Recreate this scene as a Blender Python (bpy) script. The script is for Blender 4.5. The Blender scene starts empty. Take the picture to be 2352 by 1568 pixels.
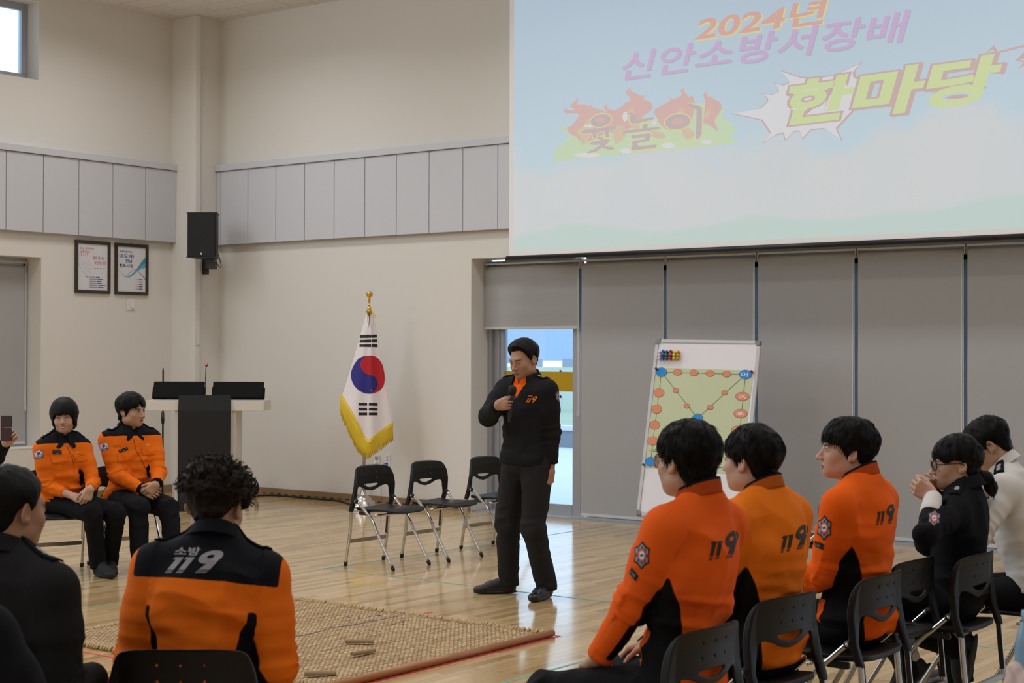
import bpy, bmesh, math, random
import numpy as np
from mathutils import Vector, Matrix
from mathutils.bvhtree import BVHTree
from mathutils.geometry import tessellate_polygon

random.seed(7)
RNG = np.random.default_rng(11)
SC = bpy.context.scene
COL = SC.collection
R_ = math.radians

# ------------------------------------------------------------------ camera
CAM_H = 1.64
FPX = 3600.0
YAW, PITCH, ROLL = -.64497, .00738, .00273
def _axes():
    cy, sy, cp, sp = math.cos(YAW), math.sin(YAW), math.cos(PITCH), math.sin(PITCH)
    f = Vector((sy * cp, cy * cp, sp)); r = Vector((cy, -sy, 0)); u = r.cross(f)
    cr, sr = math.cos(ROLL), math.sin(ROLL)
    return r * cr + u * sr, -r * sr + u * cr, f
AR, AU, AF = _axes()
EYE = Vector((0, 0, CAM_H))
cam = bpy.data.cameras.new('camera')
cam.sensor_width = 36.0
cam.lens = FPX / 2352 * 36
cam.clip_start = .1; cam.clip_end = 3000
cam.dof.use_dof = True; cam.dof.focus_distance = 10.6; cam.dof.aperture_fstop = 6.3
camo = bpy.data.objects.new('camera', cam); COL.objects.link(camo)
camo.matrix_world = Matrix(((AR.x, AU.x, -AF.x, EYE.x), (AR.y, AU.y, -AF.y, EYE.y), (AR.z, AU.z, -AF.z, EYE.z), (0, 0, 0, 1)))
SC.camera = camo
# pixel of the photograph -> a point of the room (used to measure where things stand)
def ray(x, y): return AF + AR * ((x - 1176) / FPX) - AU * ((y - 784) / FPX)
def on_floor(x, y, z=0.): d = ray(x, y); return EYE + d * ((z - CAM_H) / d.z)
def on_y(x, y, Y): d = ray(x, y); return EYE + d * (Y / d.y)
def on_x(x, y, X): d = ray(x, y); return EYE + d * (X / d.x)
def at(x, y, D): return EYE + ray(x, y) * D

# ------------------------------------------------------------------ light and exposure
SC.view_settings.view_transform = 'Standard'; SC.view_settings.look = 'None'
SC.view_settings.gamma = 1.0; SC.view_settings.use_curve_mapping = False
SC.view_settings.exposure = 0.0
W = bpy.data.worlds.new('overcast_sky'); SC.world = W; W.use_nodes = True
_bg = W.node_tree.nodes['Background']
_bg.inputs[0].default_value = (.60, .80, 1.0, 1); _bg.inputs[1].default_value = 2.2
def area(name, loc, rot, sx, sy, power, col):
    l = bpy.data.lights.new(name, 'AREA'); l.shape = 'RECTANGLE'; l.size = sx; l.size_y = sy
    l.energy = power; l.color = col
    o = bpy.data.objects.new(name, l); COL.objects.link(o); o.location = loc; o.rotation_euler = rot
    return o
DAY = (.78, .90, 1.0); LED = (1.0, .98, 1.0)
# daylight through the clerestory windows of the left wall
for _y in (8.3, 5.0, 1.6, -1.8):
    area('clerestory_daylight', (-14.2, _y, 4.95), (0, R_(-65), 0), 1.0, 2.4, 50 if _y > 3 else 130, DAY)
# added daylight fill from behind the audience; the rear wall has no window
area('rear_fill_light', (-5, -5.7, 4.2), (R_(65), 0, 0), 9, 1.6, 75, DAY)
# ceiling LED panels; the rearmost row is added to brighten the near backs
LAMPS = [(x, y) for y in (10.5, 7.0, 3.5, 0., -3.5) for x in (-12.2, -8.2, -4.2, -.2)]
LAMP_W = 34.5
for _x, _y in LAMPS:
    area('ceiling_led_panel', (_x, _y, 5.53), (0, 0, 0), 1.2, .6, LAMP_W * (1.0 if _y > 5 else .30 if _x > -1 else .55 if _y > -1 else .85), LED).data.spread = R_(154)

# ------------------------------------------------------------------ materials
def lin(c):
    c = c / 255.
    return c / 12.92 if c <= .04045 else ((c + .055) / 1.055) ** 2.4
def rgb(r, g, b, k=1.0): return (lin(r) * k, lin(g) * k, lin(b) * k, 1)
def mat(name, col, rough=.6, metal=0., bump=0., scale=60., vary=0., spec=.5, stretch=(1, 1, 1), emit=None, es=1., sheen=0.):
    m = bpy.data.materials.new(name); m.use_nodes = True
    nt = m.node_tree; b = nt.nodes['Principled BSDF']
    b.inputs['Base Color'].default_value = col; b.inputs['Roughness'].default_value = rough
    b.inputs['Metallic'].default_value = metal; b.inputs['Specular IOR Level'].default_value = spec
    if sheen: b.inputs['Sheen Weight'].default_value = sheen
    if emit is not None:
        b.inputs['Emission Color'].default_value = emit; b.inputs['Emission Strength'].default_value = es
    if bump or vary:
        tc = nt.nodes.new('ShaderNodeTexCoord'); mp = nt.nodes.new('ShaderNodeMapping')
        mp.inputs['Scale'].default_value = stretch
        nz = nt.nodes.new('ShaderNodeTexNoise'); nz.inputs['Scale'].default_value = scale; nz.inputs['Detail'].default_value = 4
        nt.links.new(tc.outputs['Object'], mp.inputs[0]); nt.links.new(mp.outputs[0], nz.inputs['Vector'])
        if vary:
            mx = nt.nodes.new('ShaderNodeMix'); mx.data_type = 'RGBA'
            mx.inputs[6].default_value = [c * (1 - vary) for c in col[:3]] + [1]
            mx.inputs[7].default_value = [min(1, c * (1 + vary)) for c in col[:3]] + [1]
            nt.links.new(nz.outputs['Fac'], mx.inputs[0]); nt.links.new(mx.outputs[2], b.inputs['Base Color'])
        if bump:
            bp = nt.nodes.new('ShaderNodeBump'); bp.inputs['Strength'].default_value = bump; bp.inputs['Distance'].default_value = .004
            nt.links.new(nz.outputs['Fac'], bp.inputs['Height']); nt.links.new(bp.outputs[0], b.inputs['Normal'])
    return m
def nodes(m): return m.node_tree.nodes, m.node_tree.links, m.node_tree.nodes['Principled BSDF']

M = {}
M['wall'] = mat('cream_plaster', (.75, .725, .68, 1), .85, bump=.12, scale=220, vary=.012)
M['ceil'] = mat('ceiling_tile', (.66, .62, .57, 1), .9)
M['panel'] = mat('grey_acoustic_panel', (.61, .62, .66, 1), .55, bump=.05, scale=300)
M['jamb'] = mat('white_plaster', (.80, .79, .76, 1), .8)
M['alu'] = mat('anodised_aluminium', (.42, .43, .46, 1), .42, .55, vary=.05, scale=8)
M['alu_dark'] = mat('shadow_gap', (.10, .11, .13, 1), .5)
M['blind'] = mat('grey_roller_fabric', (.405, .405, .41, 1), .9, bump=.25, scale=900)
M['rail'] = mat('pale_rail', (.62, .60, .55, 1), .45)
M['white_plastic'] = mat('white_plastic', (.78, .78, .76, 1), .4)
M['black_plastic'] = mat('black_plastic', (.014, .014, .015, 1), .48, bump=.15, scale=500)
M['chair_plastic'] = mat('charcoal_moulded_plastic', (.0075, .0072, .0070, 1), .45, spec=.32, bump=.2, scale=700)
M['chrome'] = mat('chrome', (.62, .61, .60, 1), .16, 1.0, vary=.03, scale=5)
M['bar'] = mat('satin_steel', (.42, .38, .33, 1), .35, .9)
M['rubber'] = mat('black_rubber', (.008, .008, .008, 1), .7)
M['brown_wood'] = mat('brown_baseboard', (.27, .175, .085, 1), .5, bump=.1, scale=12, vary=.15, stretch=(1, 1, 20))
M['black'] = mat('black_paint', (.006, .006, .007, 1), .4)
M['slot'] = mat('dark_slot', (.02, .02, .022, 1), .8)
M['brass'] = mat('polished_brass', (.80, .52, .10, 1), .18, 1.0)
M['steel'] = mat('brushed_steel', (.55, .52, .48, 1), .28, 1.0)
M['lectern'] = mat('lectern_white_laminate', (.70, .66, .60, 1), .5)
M['lectern_dark'] = mat('lectern_charcoal_laminate', (.0095, .0095, .0105, 1), .5, spec=.35)

def glass_mat():
    m = mat('window_glass', (.9, .97, 1, 1), .02)
    n, l, b = nodes(m)
    tr = n.new('ShaderNodeBsdfTransparent'); gl = n.new('ShaderNodeBsdfGlossy'); gl.inputs['Roughness'].default_value = .02
    fr = n.new('ShaderNodeFresnel'); fr.inputs[0].default_value = 1.45; mx = n.new('ShaderNodeMixShader')
    tr.inputs[0].default_value = (.93, .97, 1, 1)
    l.new(fr.outputs[0], mx.inputs[0]); l.new(tr.outputs[0], mx.inputs[1]); l.new(gl.outputs[0], mx.inputs[2])
    l.new(mx.outputs[0], n['Material Output'].inputs[0])
    return m
M['glass'] = glass_mat()

def floor_mat():
    m = mat('varnished_maple_strip', (.6, .42, .22, 1), .2)
    n, l, b = nodes(m)
    tc = n.new('ShaderNodeTexCoord'); mp = n.new('ShaderNodeMapping'); mp.inputs['Rotation'].default_value = (0, 0, R_(90))
    br = n.new('ShaderNodeTexBrick'); br.offset = .37; br.offset_frequency = 2
    br.inputs['Scale'].default_value = 1; br.inputs['Brick Width'].default_value = .62; br.inputs['Row Height'].default_value = .062
    br.inputs['Mortar Size'].default_value = .0009; br.inputs['Mortar Smooth'].default_value = .3
    br.inputs['Color1'].default_value = (.0, .0, .0, 1); br.inputs['Color2'].default_value = (1, 1, 1, 1); br.inputs['Mortar'].default_value = (.5, .5, .5, 1)
    l.new(tc.outputs['Object'], mp.inputs[0]); l.new(mp.outputs[0], br.inputs['Vector'])
    cr = n.new('ShaderNodeValToRGB'); e = cr.color_ramp.elements
    e[0].color = (.42, .275, .125, 1); e[1].color = (.67, .49, .26, 1)
    e.new(.35).color = (.57, .40, .20, 1); e.new(.7).color = (.61, .44, .225, 1)
    l.new(br.outputs['Color'], cr.inputs[0])
    gm = n.new('ShaderNodeMapping'); gm.inputs['Scale'].default_value = (9, .7, 1)
    gn = n.new('ShaderNodeTexNoise'); gn.inputs['Scale'].default_value = 9; gn.inputs['Detail'].default_value = 5; gn.inputs['Distortion'].default_value = .4
    l.new(tc.outputs['Object'], gm.inputs[0]); l.new(gm.outputs[0], gn.inputs['Vector'])
    mx = n.new('ShaderNodeMix'); mx.data_type = 'RGBA'; mx.blend_type = 'MULTIPLY'; mx.inputs[0].default_value = .35
    rp = n.new('ShaderNodeValToRGB'); rp.color_ramp.elements[0].position = .3; rp.color_ramp.elements[1].position = .7
    rp.color_ramp.elements[0].color = (.72, .66, .58, 1); rp.color_ramp.elements[1].color = (1, 1, 1, 1)
    l.new(gn.outputs['Fac'], rp.inputs[0]); l.new(cr.outputs[0], mx.inputs[6]); l.new(rp.outputs[0], mx.inputs[7])
    dk = n.new('ShaderNodeMix'); dk.data_type = 'RGBA'; dk.inputs[7].default_value = (.20, .13, .07, 1)
    l.new(br.outputs['Fac'], dk.inputs[0]); l.new(mx.outputs[2], dk.inputs[6]); l.new(dk.outputs[2], b.inputs['Base Color'])
    rr = n.new('ShaderNodeMapRange'); rr.inputs[3].default_value = .10; rr.inputs[4].default_value = .165
    l.new(gn.outputs['Fac'], rr.inputs[0]); l.new(rr.outputs[0], b.inputs['Roughness'])
    bp = n.new('ShaderNodeBump'); bp.inputs['Strength'].default_value = .05; bp.inputs['Distance'].default_value = .001
    l.new(br.outputs['Color'], bp.inputs['Height']); l.new(bp.outputs[0], b.inputs['Normal'])
    b.inputs['Specular IOR Level'].default_value = .62
    return m
M['floor'] = floor_mat()

def ceil_mat():
    n, l, b = nodes(M['ceil'])
    tc = n.new('ShaderNodeTexCoord')
    br = n.new('ShaderNodeTexBrick'); br.offset = 0.5; br.inputs['Scale'].default_value = 1
    br.inputs['Brick Width'].default_value = .6; br.inputs['Row Height'].default_value = .3; br.inputs['Mortar Size'].default_value = .003
    br.inputs['Color1'].default_value = (.74, .70, .665, 1); br.inputs['Color2'].default_value = (.76, .72, .68, 1); br.inputs['Mortar'].default_value = (.36, .33, .30, 1)
    nz = n.new('ShaderNodeTexVoronoi'); nz.inputs['Scale'].default_value = 90
    bp = n.new('ShaderNodeBump'); bp.inputs['Strength'].default_value = .3; bp.inputs['Distance'].default_value = .003
    l.new(tc.outputs['Object'], br.inputs['Vector']); l.new(tc.outputs['Object'], nz.inputs['Vector'])
    l.new(nz.outputs['Distance'], bp.inputs['Height']); l.new(bp.outputs[0], b.inputs['Normal']); l.new(br.outputs['Color'], b.inputs['Base Color'])
ceil_mat()

# ------------------------------------------------------------------ helpers
def tag(o, label, cat, group=None):
    o['label'] = label; o['category'] = cat
    if group: o['group'] = group
    return o
def thing(name, label, cat, loc=(0, 0, 0), rotz=0., group=None):
    o = bpy.data.objects.new(name, None); COL.objects.link(o); o.empty_display_size = .1
    o.location = loc; o.rotation_euler = (0, 0, rotz)
    return tag(o, label, cat, group)
def link(name, me, m=None, parent=None, loc=None):
    o = bpy.data.objects.new(name, me); COL.objects.link(o)
    if m is not None and not me.materials:
        for mm in (m if isinstance(m, (list, tuple)) else [m]): me.materials.append(mm)
    if parent is not None: o.parent = parent
    if loc is not None: o.location = loc
    return o
def struct(name, me, m):
    o = link(name, me, m); o['kind'] = 'structure'; return o
def mesh_np(name, v, f, smooth=True, mi=None):
    me = bpy.data.meshes.new(name)
    v = np.asarray(v, np.float32)
    if isinstance(f, np.ndarray):
        n = len(f); k = f.shape[1]
        me.vertices.add(len(v)); me.vertices.foreach_set('co', v.ravel())
        me.loops.add(n * k); me.loops.foreach_set('vertex_index', f.astype(np.int32).ravel())
        me.polygons.add(n); me.polygons.foreach_set('loop_start', np.arange(0, n * k, k, dtype=np.int32))
    else:
        me.from_pydata(v.tolist(), [], f)
    if mi is not None: me.polygons.foreach_set('material_index', np.asarray(mi, np.int32))
    if smooth: me.polygons.foreach_set('use_smooth', np.ones(len(me.polygons), bool))
    me.update(calc_edges=True); me.validate()
    return me
class B:
    """collects boxes, tubes and lathes into one mesh"""
    def __init__(s): s.v = []; s.f = []; s.mi = []; s.sm = []
    def add(s, v, f, mi=0, smooth=False):
        o = len(s.v); s.v += [tuple(p) for p in v]; s.f += [tuple(i + o for i in q) for q in f]
        s.mi += [mi] * len(f); s.sm += [smooth] * len(f); return s
    def box(s, a, b, mi=0, M4=None):
        x0, y0, z0 = a; x1, y1, z1 = b
        v = [(x, y, z) for z in (z0, z1) for y in (y0, y1) for x in (x0, x1)]
        if M4 is not None: v = [tuple(M4 @ Vector(p)) for p in v]
        return s.add(v, [(0, 2, 3, 1), (4, 5, 7, 6), (0, 1, 5, 4), (2, 6, 7, 3), (0, 4, 6, 2), (1, 3, 7, 5)], mi)
    def bar(s, p, q, w, h, up=(0, 0, 1), mi=0):
        p, q = Vector(p), Vector(q); d = (q - p).normalized(); u = Vector(up)
        x = d.cross(u).normalized(); u = x.cross(d).normalized()
        c = [p + x * a * w / 2 + u * b * h / 2 for a, b in ((-1, -1), (1, -1), (1, 1), (-1, 1))]
        c += [t + (q - p) for t in c]
        return s.add(c, [(3, 2, 1, 0), (4, 5, 6, 7), (0, 1, 5, 4), (1, 2, 6, 5), (2, 3, 7, 6), (3, 0, 4, 7)], mi)
    def tube(s, pts, r, n=12, mi=0, cap=True, flat=None):
        pts = [Vector(p) for p in pts]; rs = r if isinstance(r, (list, tuple)) else [r] * len(pts)
        t0 = (pts[1] - pts[0]).normalized(); a = Vector((0, 0, 1)) if abs(t0.z) < .9 else Vector((1, 0, 0))
        nrm = t0.cross(a).normalized(); v = []; f = []
        for i, p in enumerate(pts):
            t = ((pts[min(i + 1, len(pts) - 1)] - pts[max(i - 1, 0)])).normalized()
            nrm = (nrm - t * nrm.dot(t)).normalized(); bn = t.cross(nrm)
            for k in range(n):
                th = 2 * math.pi * k / n
                v.append(p + (nrm * math.cos(th) + bn * math.sin(th) * (flat or 1)) * rs[i])
        for i in range(len(pts) - 1):
            for k in range(n):
                k2 = (k + 1) % n; f.append((i * n + k, i * n + k2, (i + 1) * n + k2, (i + 1) * n + k))
        if cap:
            f.append(tuple(range(n))[::-1]); f.append(tuple((len(pts) - 1) * n + k for k in range(n)))
        return s.add(v, f, mi, True)
    def lathe(s, prof, c=(0, 0, 0), n=24, mi=0, M4=None):
        v = []; f = []
        for (r, z) in prof:
            for k in range(n):
                th = 2 * math.pi * k / n; v.append(Vector((c[0] + r * math.cos(th), c[1] + r * math.sin(th), c[2] + z)))
        if M4 is not None: v = [M4 @ p for p in v]
        for i in range(len(prof) - 1):
            for k in range(n):
                k2 = (k + 1) % n; f.append((i * n + k, i * n + k2, (i + 1) * n + k2, (i + 1) * n + k))
        f.append(tuple(range(n))[::-1]); f.append(tuple((len(prof) - 1) * n + k for k in range(n)))
        return s.add(v, f, mi, True)
    def prism(s, poly, fn, t0, t1, mi=0):
        """2D outline -> extruded solid, fn(u,v,t) -> point"""
        n = len(poly); v = [fn(u, w, t0) for u, w in poly] + [fn(u, w, t1) for u, w in poly]
        tri = tessellate_polygon([[Vector((u, w, 0)) for u, w in poly]])
        f = [tuple(t) for t in tri] + [tuple(i + n for i in t[::-1]) for t in tri]
        f += [(i, (i + 1) % n, (i + 1) % n + n, i + n) for i in range(n)]
        return s.add(v, f, mi)
    def mesh(s, name, bevel=0.):
        me = bpy.data.meshes.new(name); me.from_pydata([tuple(p) for p in s.v], [], s.f)
        me.polygons.foreach_set('material_index', s.mi); me.polygons.foreach_set('use_smooth', s.sm)
        me.update()
        bm = bmesh.new(); bm.from_mesh(me)
        if bevel:
            es = [e for e in bm.edges if len(e.link_faces) == 2 and e.calc_face_angle(0) > .6]
            bmesh.ops.bevel(bm, geom=es, offset=bevel, segments=2, affect='EDGES', clamp_overlap=True)
        bmesh.ops.recalc_face_normals(bm, faces=bm.faces)
        bm.to_mesh(me); bm.free()
        return me
def spline(pts, n=8):
    pts = [Vector(p) for p in pts]; out = []
    for i in range(len(pts) - 1):
        p0 = pts[max(i - 1, 0)]; p1 = pts[i]; p2 = pts[i + 1]; p3 = pts[min(i + 2, len(pts) - 1)]
        for k in range(n):
            t = k / n
            out.append(.5 * ((2 * p1) + (p2 - p0) * t + (2 * p0 - 5 * p1 + 4 * p2 - p3) * t * t + (3 * p1 - p0 - 3 * p2 + p3) * t ** 3))
    out.append(pts[-1]); return out
def spline2(pts, n=6, closed=True):
    pts = [Vector((p[0], p[1], 0)) for p in pts]
    if not closed: return [(p.x, p.y) for p in spline(pts, n)]
    m = len(pts); out = []
    for i in range(m):
        p0, p1, p2, p3 = pts[i - 1], pts[i], pts[(i + 1) % m], pts[(i + 2) % m]
        for k in range(n):
            t = k / n
            q = .5 * ((2 * p1) + (p2 - p0) * t + (2 * p0 - 5 * p1 + 4 * p2 - p3) * t * t + (3 * p1 - p0 - 3 * p2 + p3) * t ** 3)
            out.append((q.x, q.y))
    return out
def dup(root, loc, rotz, label, group=None):
    r = root.copy(); COL.objects.link(r); r.location = loc; r.rotation_euler = (0, 0, rotz); r['label'] = label
    if group: r['group'] = group
    for ch in list(root.children):
        c = ch.copy(); COL.objects.link(c); c.parent = r
        for g in ch.children:
            d = g.copy(); COL.objects.link(d); d.parent = c
    return r

# ------------------------------------------------------------------ implicit surfaces (grid of signed distances -> one continuous mesh)
def noise3(p, seed=0):
    p = np.asarray(p, np.float64); i = np.floor(p).astype(np.int64); f = p - i; f = f * f * (3 - 2 * f)
    def h(a, b, c):
        n = (a * 73856093) ^ (b * 19349663) ^ (c * 83492791) ^ (seed * 2654435761)
        n = (n ^ (n >> 13)) * 1274126177 & 0x7fffffff
        return (n ^ (n >> 16)) % 65536 / 32768. - 1
    r = 0
    for dx in (0, 1):
        for dy in (0, 1):
            for dz in (0, 1):
                w = (f[:, 0] if dx else 1 - f[:, 0]) * (f[:, 1] if dy else 1 - f[:, 1]) * (f[:, 2] if dz else 1 - f[:, 2])
                r = r + w * h(i[:, 0] + dx, i[:, 1] + dy, i[:, 2] + dz)
    return r
class SDF:
    def __init__(s, lo, hi, h):
        s.lo = np.array(lo, float); s.h = h
        n = np.ceil((np.array(hi, float) - s.lo) / h).astype(int) + 1
        s.n = n; s.F = np.full(n, 1.0, np.float32)
    def _sub(s, lo, hi):
        a = np.clip(np.floor((np.array(lo) - s.lo) / s.h).astype(int), 0, s.n); b = np.clip(np.ceil((np.array(hi) - s.lo) / s.h).astype(int) + 1, 0, s.n)
        if (b <= a).any(): return None, None
        sl = tuple(slice(a[i], b[i]) for i in range(3))
        g = [((np.arange(a[i], b[i]) * s.h + s.lo[i]).astype(np.float32)) for i in range(3)]
        return sl, (g[0][:, None, None], g[1][None, :, None], g[2][None, None, :])
    def _mix(s, sl, d, k, op):
        F = s.F[sl]
        if op == 'u':
            if k > 0: hh = np.clip(.5 + .5 * (F - d) / k, 0, 1); s.F[sl] = F + (d - F) * hh - k * hh * (1 - hh)
            else: s.F[sl] = np.minimum(F, d)
        else:
            d = -d if op == 's' else d
            if k > 0: hh = np.clip(.5 - .5 * (F - d) / k, 0, 1); s.F[sl] = F + (d - F) * hh + k * hh * (1 - hh)
            else: s.F[sl] = np.maximum(F, d)
    def cone(s, a, b, ra, rb, k=.02, op='u', pad=.05):
        a = np.array(a, float); b = np.array(b, float); m = max(ra, rb) + k + pad
        sl, g = s._sub(np.minimum(a, b) - m, np.maximum(a, b) + m)
        if sl is None: return s
        ba = b - a; L = max(ba @ ba, 1e-9)
        px, py, pz = g[0] - a[0], g[1] - a[1], g[2] - a[2]
        t = np.clip((px * ba[0] + py * ba[1] + pz * ba[2]) / L, 0, 1).astype(np.float32)
        d = np.sqrt((px - t * ba[0]) ** 2 + (py - t * ba[1]) ** 2 + (pz - t * ba[2]) ** 2) - (ra + (rb - ra) * t)
        s._mix(sl, d.astype(np.float32), k, op); return s
    def ell(s, c, r, k=.02, R=None, op='u', pad=.06):
        c = np.array(c, float); r = np.array(r, float); m = max(r) + k + pad
        sl, g = s._sub(c - m, c + m)
        if sl is None: return s
        p = [g[i] - c[i] for i in range(3)]
        if R is not None: p = [p[0] * R[0, i] + p[1] * R[1, i] + p[2] * R[2, i] for i in range(3)]
        k0 = np.sqrt((p[0] / r[0]) ** 2 + (p[1] / r[1]) ** 2 + (p[2] / r[2]) ** 2)
        k1 = np.sqrt((p[0] / r[0] ** 2) ** 2 + (p[1] / r[1] ** 2) ** 2 + (p[2] / r[2] ** 2) ** 2)
        d = k0 * (k0 - 1) / np.maximum(k1, 1e-6)
        s._mix(sl, d.astype(np.float32), k, op); return s
    def fn(s, f, k=0., op='u', lo=None, hi=None):
        sl, g = s._sub(s.lo if lo is None else lo, s.lo + s.n * s.h if hi is None else hi)
        if sl is None: return s
        d = f(*np.broadcast_arrays(*g)); s._mix(sl, d.astype(np.float32), k, op); return s
    def plane(s, p, n, k=.01, op='i'):
        p = np.array(p, float); n = np.array(n, float); n = n / np.linalg.norm(n)
        return s.fn(lambda x, y, z: (x - p[0]) * n[0] + (y - p[1]) * n[1] + (z - p[2]) * n[2], k, op)
    def nets(s):
        F = s.F; n0, n1, n2 = F.shape
        F[0], F[-1], F[:, 0], F[:, -1], F[:, :, 0], F[:, :, -1] = (np.maximum(F[0], 1e-3), np.maximum(F[-1], 1e-3), np.maximum(F[:, 0], 1e-3), np.maximum(F[:, -1], 1e-3), np.maximum(F[:, :, 0], 1e-3), np.maximum(F[:, :, -1], 1e-3))
        S = F < 0
        offs = [(dx, dy, dz) for dx in (0, 1) for dy in (0, 1) for dz in (0, 1)]
        cnt = np.zeros((n0 - 1, n1 - 1, n2 - 1), np.uint8)
        for dx, dy, dz in offs: cnt += S[dx:n0 - 1 + dx, dy:n1 - 1 + dy, dz:n2 - 1 + dz]
        mk = (cnt > 0) & (cnt < 8); C = np.argwhere(mk)
        idx = np.full(mk.shape, -1, np.int64); idx[mk] = np.arange(len(C))
        vals = np.stack([F[C[:, 0] + o[0], C[:, 1] + o[1], C[:, 2] + o[2]] for o in offs], 1)
        P = np.zeros((len(C), 3)); N = np.zeros(len(C)); oa = np.array(offs, float)
        for i in range(8):
            for j in range(i + 1, 8):
                if np.abs(oa[i] - oa[j]).sum() != 1: continue
                x = (vals[:, i] < 0) != (vals[:, j] < 0)
                t = vals[x, i] / (vals[x, i] - vals[x, j]); P[x] += oa[i] + t[:, None] * (oa[j] - oa[i]); N[x] += 1
        V = (C + P / N[:, None]) * s.h + s.lo
        Q = []
        for ax in range(3):
            b, c = [(1, 2), (2, 0), (0, 1)][ax]
            a0 = [slice(None)] * 3; a1 = [slice(None)] * 3; a0[ax] = slice(0, -1); a1[ax] = slice(1, None)
            A, D = S[tuple(a0)], S[tuple(a1)]
            E = np.argwhere(A != D)
            ok = (E[:, b] > 0) & (E[:, c] > 0) & (E[:, b] < s.n[b] - 1) & (E[:, c] < s.n[c] - 1); E = E[ok]
            ins = A[E[:, 0], E[:, 1], E[:, 2]]
            def cell(db, dc):
                q = E.copy(); q[:, b] -= db; q[:, c] -= dc; return idx[q[:, 0], q[:, 1], q[:, 2]]
            q = np.stack([cell(1, 1), cell(0, 1), cell(0, 0), cell(1, 0)], 1)
            q[~ins] = q[~ins][:, ::-1]; Q.append(q)
        return V, np.concatenate(Q)
def vnormals(V, Q):
    n = np.cross(V[Q[:, 2]] - V[Q[:, 0]], V[Q[:, 3]] - V[Q[:, 1]]); N = np.zeros_like(V)
    for i in range(4): np.add.at(N, Q[:, i], n)
    return N / np.maximum(np.linalg.norm(N, axis=1, keepdims=True), 1e-9)
def relax(V, Q, it=1, w=.5):
    for _ in range(it):
        S = np.zeros_like(V); n = np.zeros(len(V))
        for i in range(4):
            a, b = Q[:, i], Q[:, (i + 1) % 4]
            np.add.at(S, a, V[b]); np.add.at(n, a, 1); np.add.at(S, b, V[a]); np.add.at(n, b, 1)
        V = V * (1 - w) + w * S / np.maximum(n, 1)[:, None]
    return V

# ------------------------------------------------------------------ flat marks (letters, patches) laid onto a surface
def tess(loops):
    """loops: outline + holes, 2D -> verts, tris"""
    vs = [p for L in loops for p in L]
    tr = tessellate_polygon([[Vector((p[0], p[1], 0)) for p in L] for L in loops])
    return vs, [tuple(t) for t in tr]
def fine(vs, fs, mx):
    bm = bmesh.new(); bv = [bm.verts.new((p[0], p[1], 0)) for p in vs]
    for f in fs:
        if len(set(f)) < 3: continue
        try: bm.faces.new([bv[i] for i in f])
        except ValueError: pass
    for _ in range(6):
        es = [e for e in bm.edges if e.calc_length() > mx]
        if not es: break
        bmesh.ops.subdivide_edges(bm, edges=es, cuts=1); bmesh.ops.triangulate(bm, faces=bm.faces)
    bm.verts.index_update()
    out = [tuple(v.co) for v in bm.verts], [tuple(v.index for v in f.verts) for f in bm.faces]
    bm.free(); return out
_TXT = {}
def text2d(s, offset=0., shear=0., spacing=1.0):
    """a line of writing as a filled 2D mesh (built-in font)"""
    key = (s, offset, shear, spacing)
    if key in _TXT: return _TXT[key]
    cu = bpy.data.curves.new('t', 'FONT'); cu.body = s; cu.offset = offset; cu.shear = shear; cu.space_character = spacing; cu.resolution_u = 4
    o = bpy.data.objects.new('t', cu); COL.objects.link(o)
    dg = bpy.context.evaluated_depsgraph_get(); me = bpy.data.meshes.new_from_object(o.evaluated_get(dg))
    v = [(p.co.x, p.co.y) for p in me.vertices]; f = [tuple(p.vertices) for p in me.polygons]
    bpy.data.objects.remove(o); bpy.data.curves.remove(cu); bpy.data.meshes.remove(me)
    a = np.array(v) if v else np.zeros((1, 2)); _TXT[key] = (v, f, a.min(0), a.max(0)); return _TXT[key]
def text_quad(s, bl, br, tl, **kw):
    """writing fitted to the parallelogram bl, br, tl (2D)"""
    v, f, lo, hi = text2d(s, **kw); bl, br, tl = np.array(bl), np.array(br), np.array(tl); out = []
    for p in v:
        a, b = (p[0] - lo[0]) / (hi[0] - lo[0]), (p[1] - lo[1]) / (hi[1] - lo[1])
        out.append(tuple(bl + (br - bl) * a + (tl - bl) * b))
    return out, f
def flat_mesh(name, layers, fn, mx=None):
    """layers: (verts2d, faces, material index, lift); fn(u, v, lift) -> point"""
    V = []; Fs = []; mi = []
    for vs, fs, m_, lift in layers:
        if mx: vs, fs = fine(vs, fs, mx)
        o = len(V); V += [tuple(fn(p[0], p[1], lift)) for p in vs]; Fs += [tuple(i + o for i in f) for f in fs]; mi += [m_] * len(fs)
    me = bpy.data.meshes.new(name); me.from_pydata(V, [], Fs); me.polygons.foreach_set('material_index', mi)
    me.update(); return me
def loops(*L, m=0, lift=0.):
    v, f = tess(L); return (v, f, m, lift)
def circle2(cx, cy, rx, ry=None, n=28, a0=0.): ry = rx if ry is None else ry; return [(cx + rx * math.cos(a0 + 2 * math.pi * i / n), cy + ry * math.sin(a0 + 2 * math.pi * i / n)) for i in range(n)]
def rect2(x0, y0, x1, y1): return [(x0, y0), (x1, y0), (x1, y1), (x0, y1)]
def stroke2(pts, w):
    L = []; R = []
    for i, p in enumerate(pts):
        a = Vector(pts[max(i - 1, 0)][:2]); b = Vector(pts[min(i + 1, len(pts) - 1)][:2]); d = (b - a).normalized(); n = Vector((-d.y, d.x)) * w / 2
        L.append((p[0] + n.x, p[1] + n.y)); R.append((p[0] - n.x, p[1] - n.y))
    v = L + R; k = len(pts); f = [(i, i + k, i + 1 + k, i + 1) for i in range(k - 1)]
    return v, f
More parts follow.
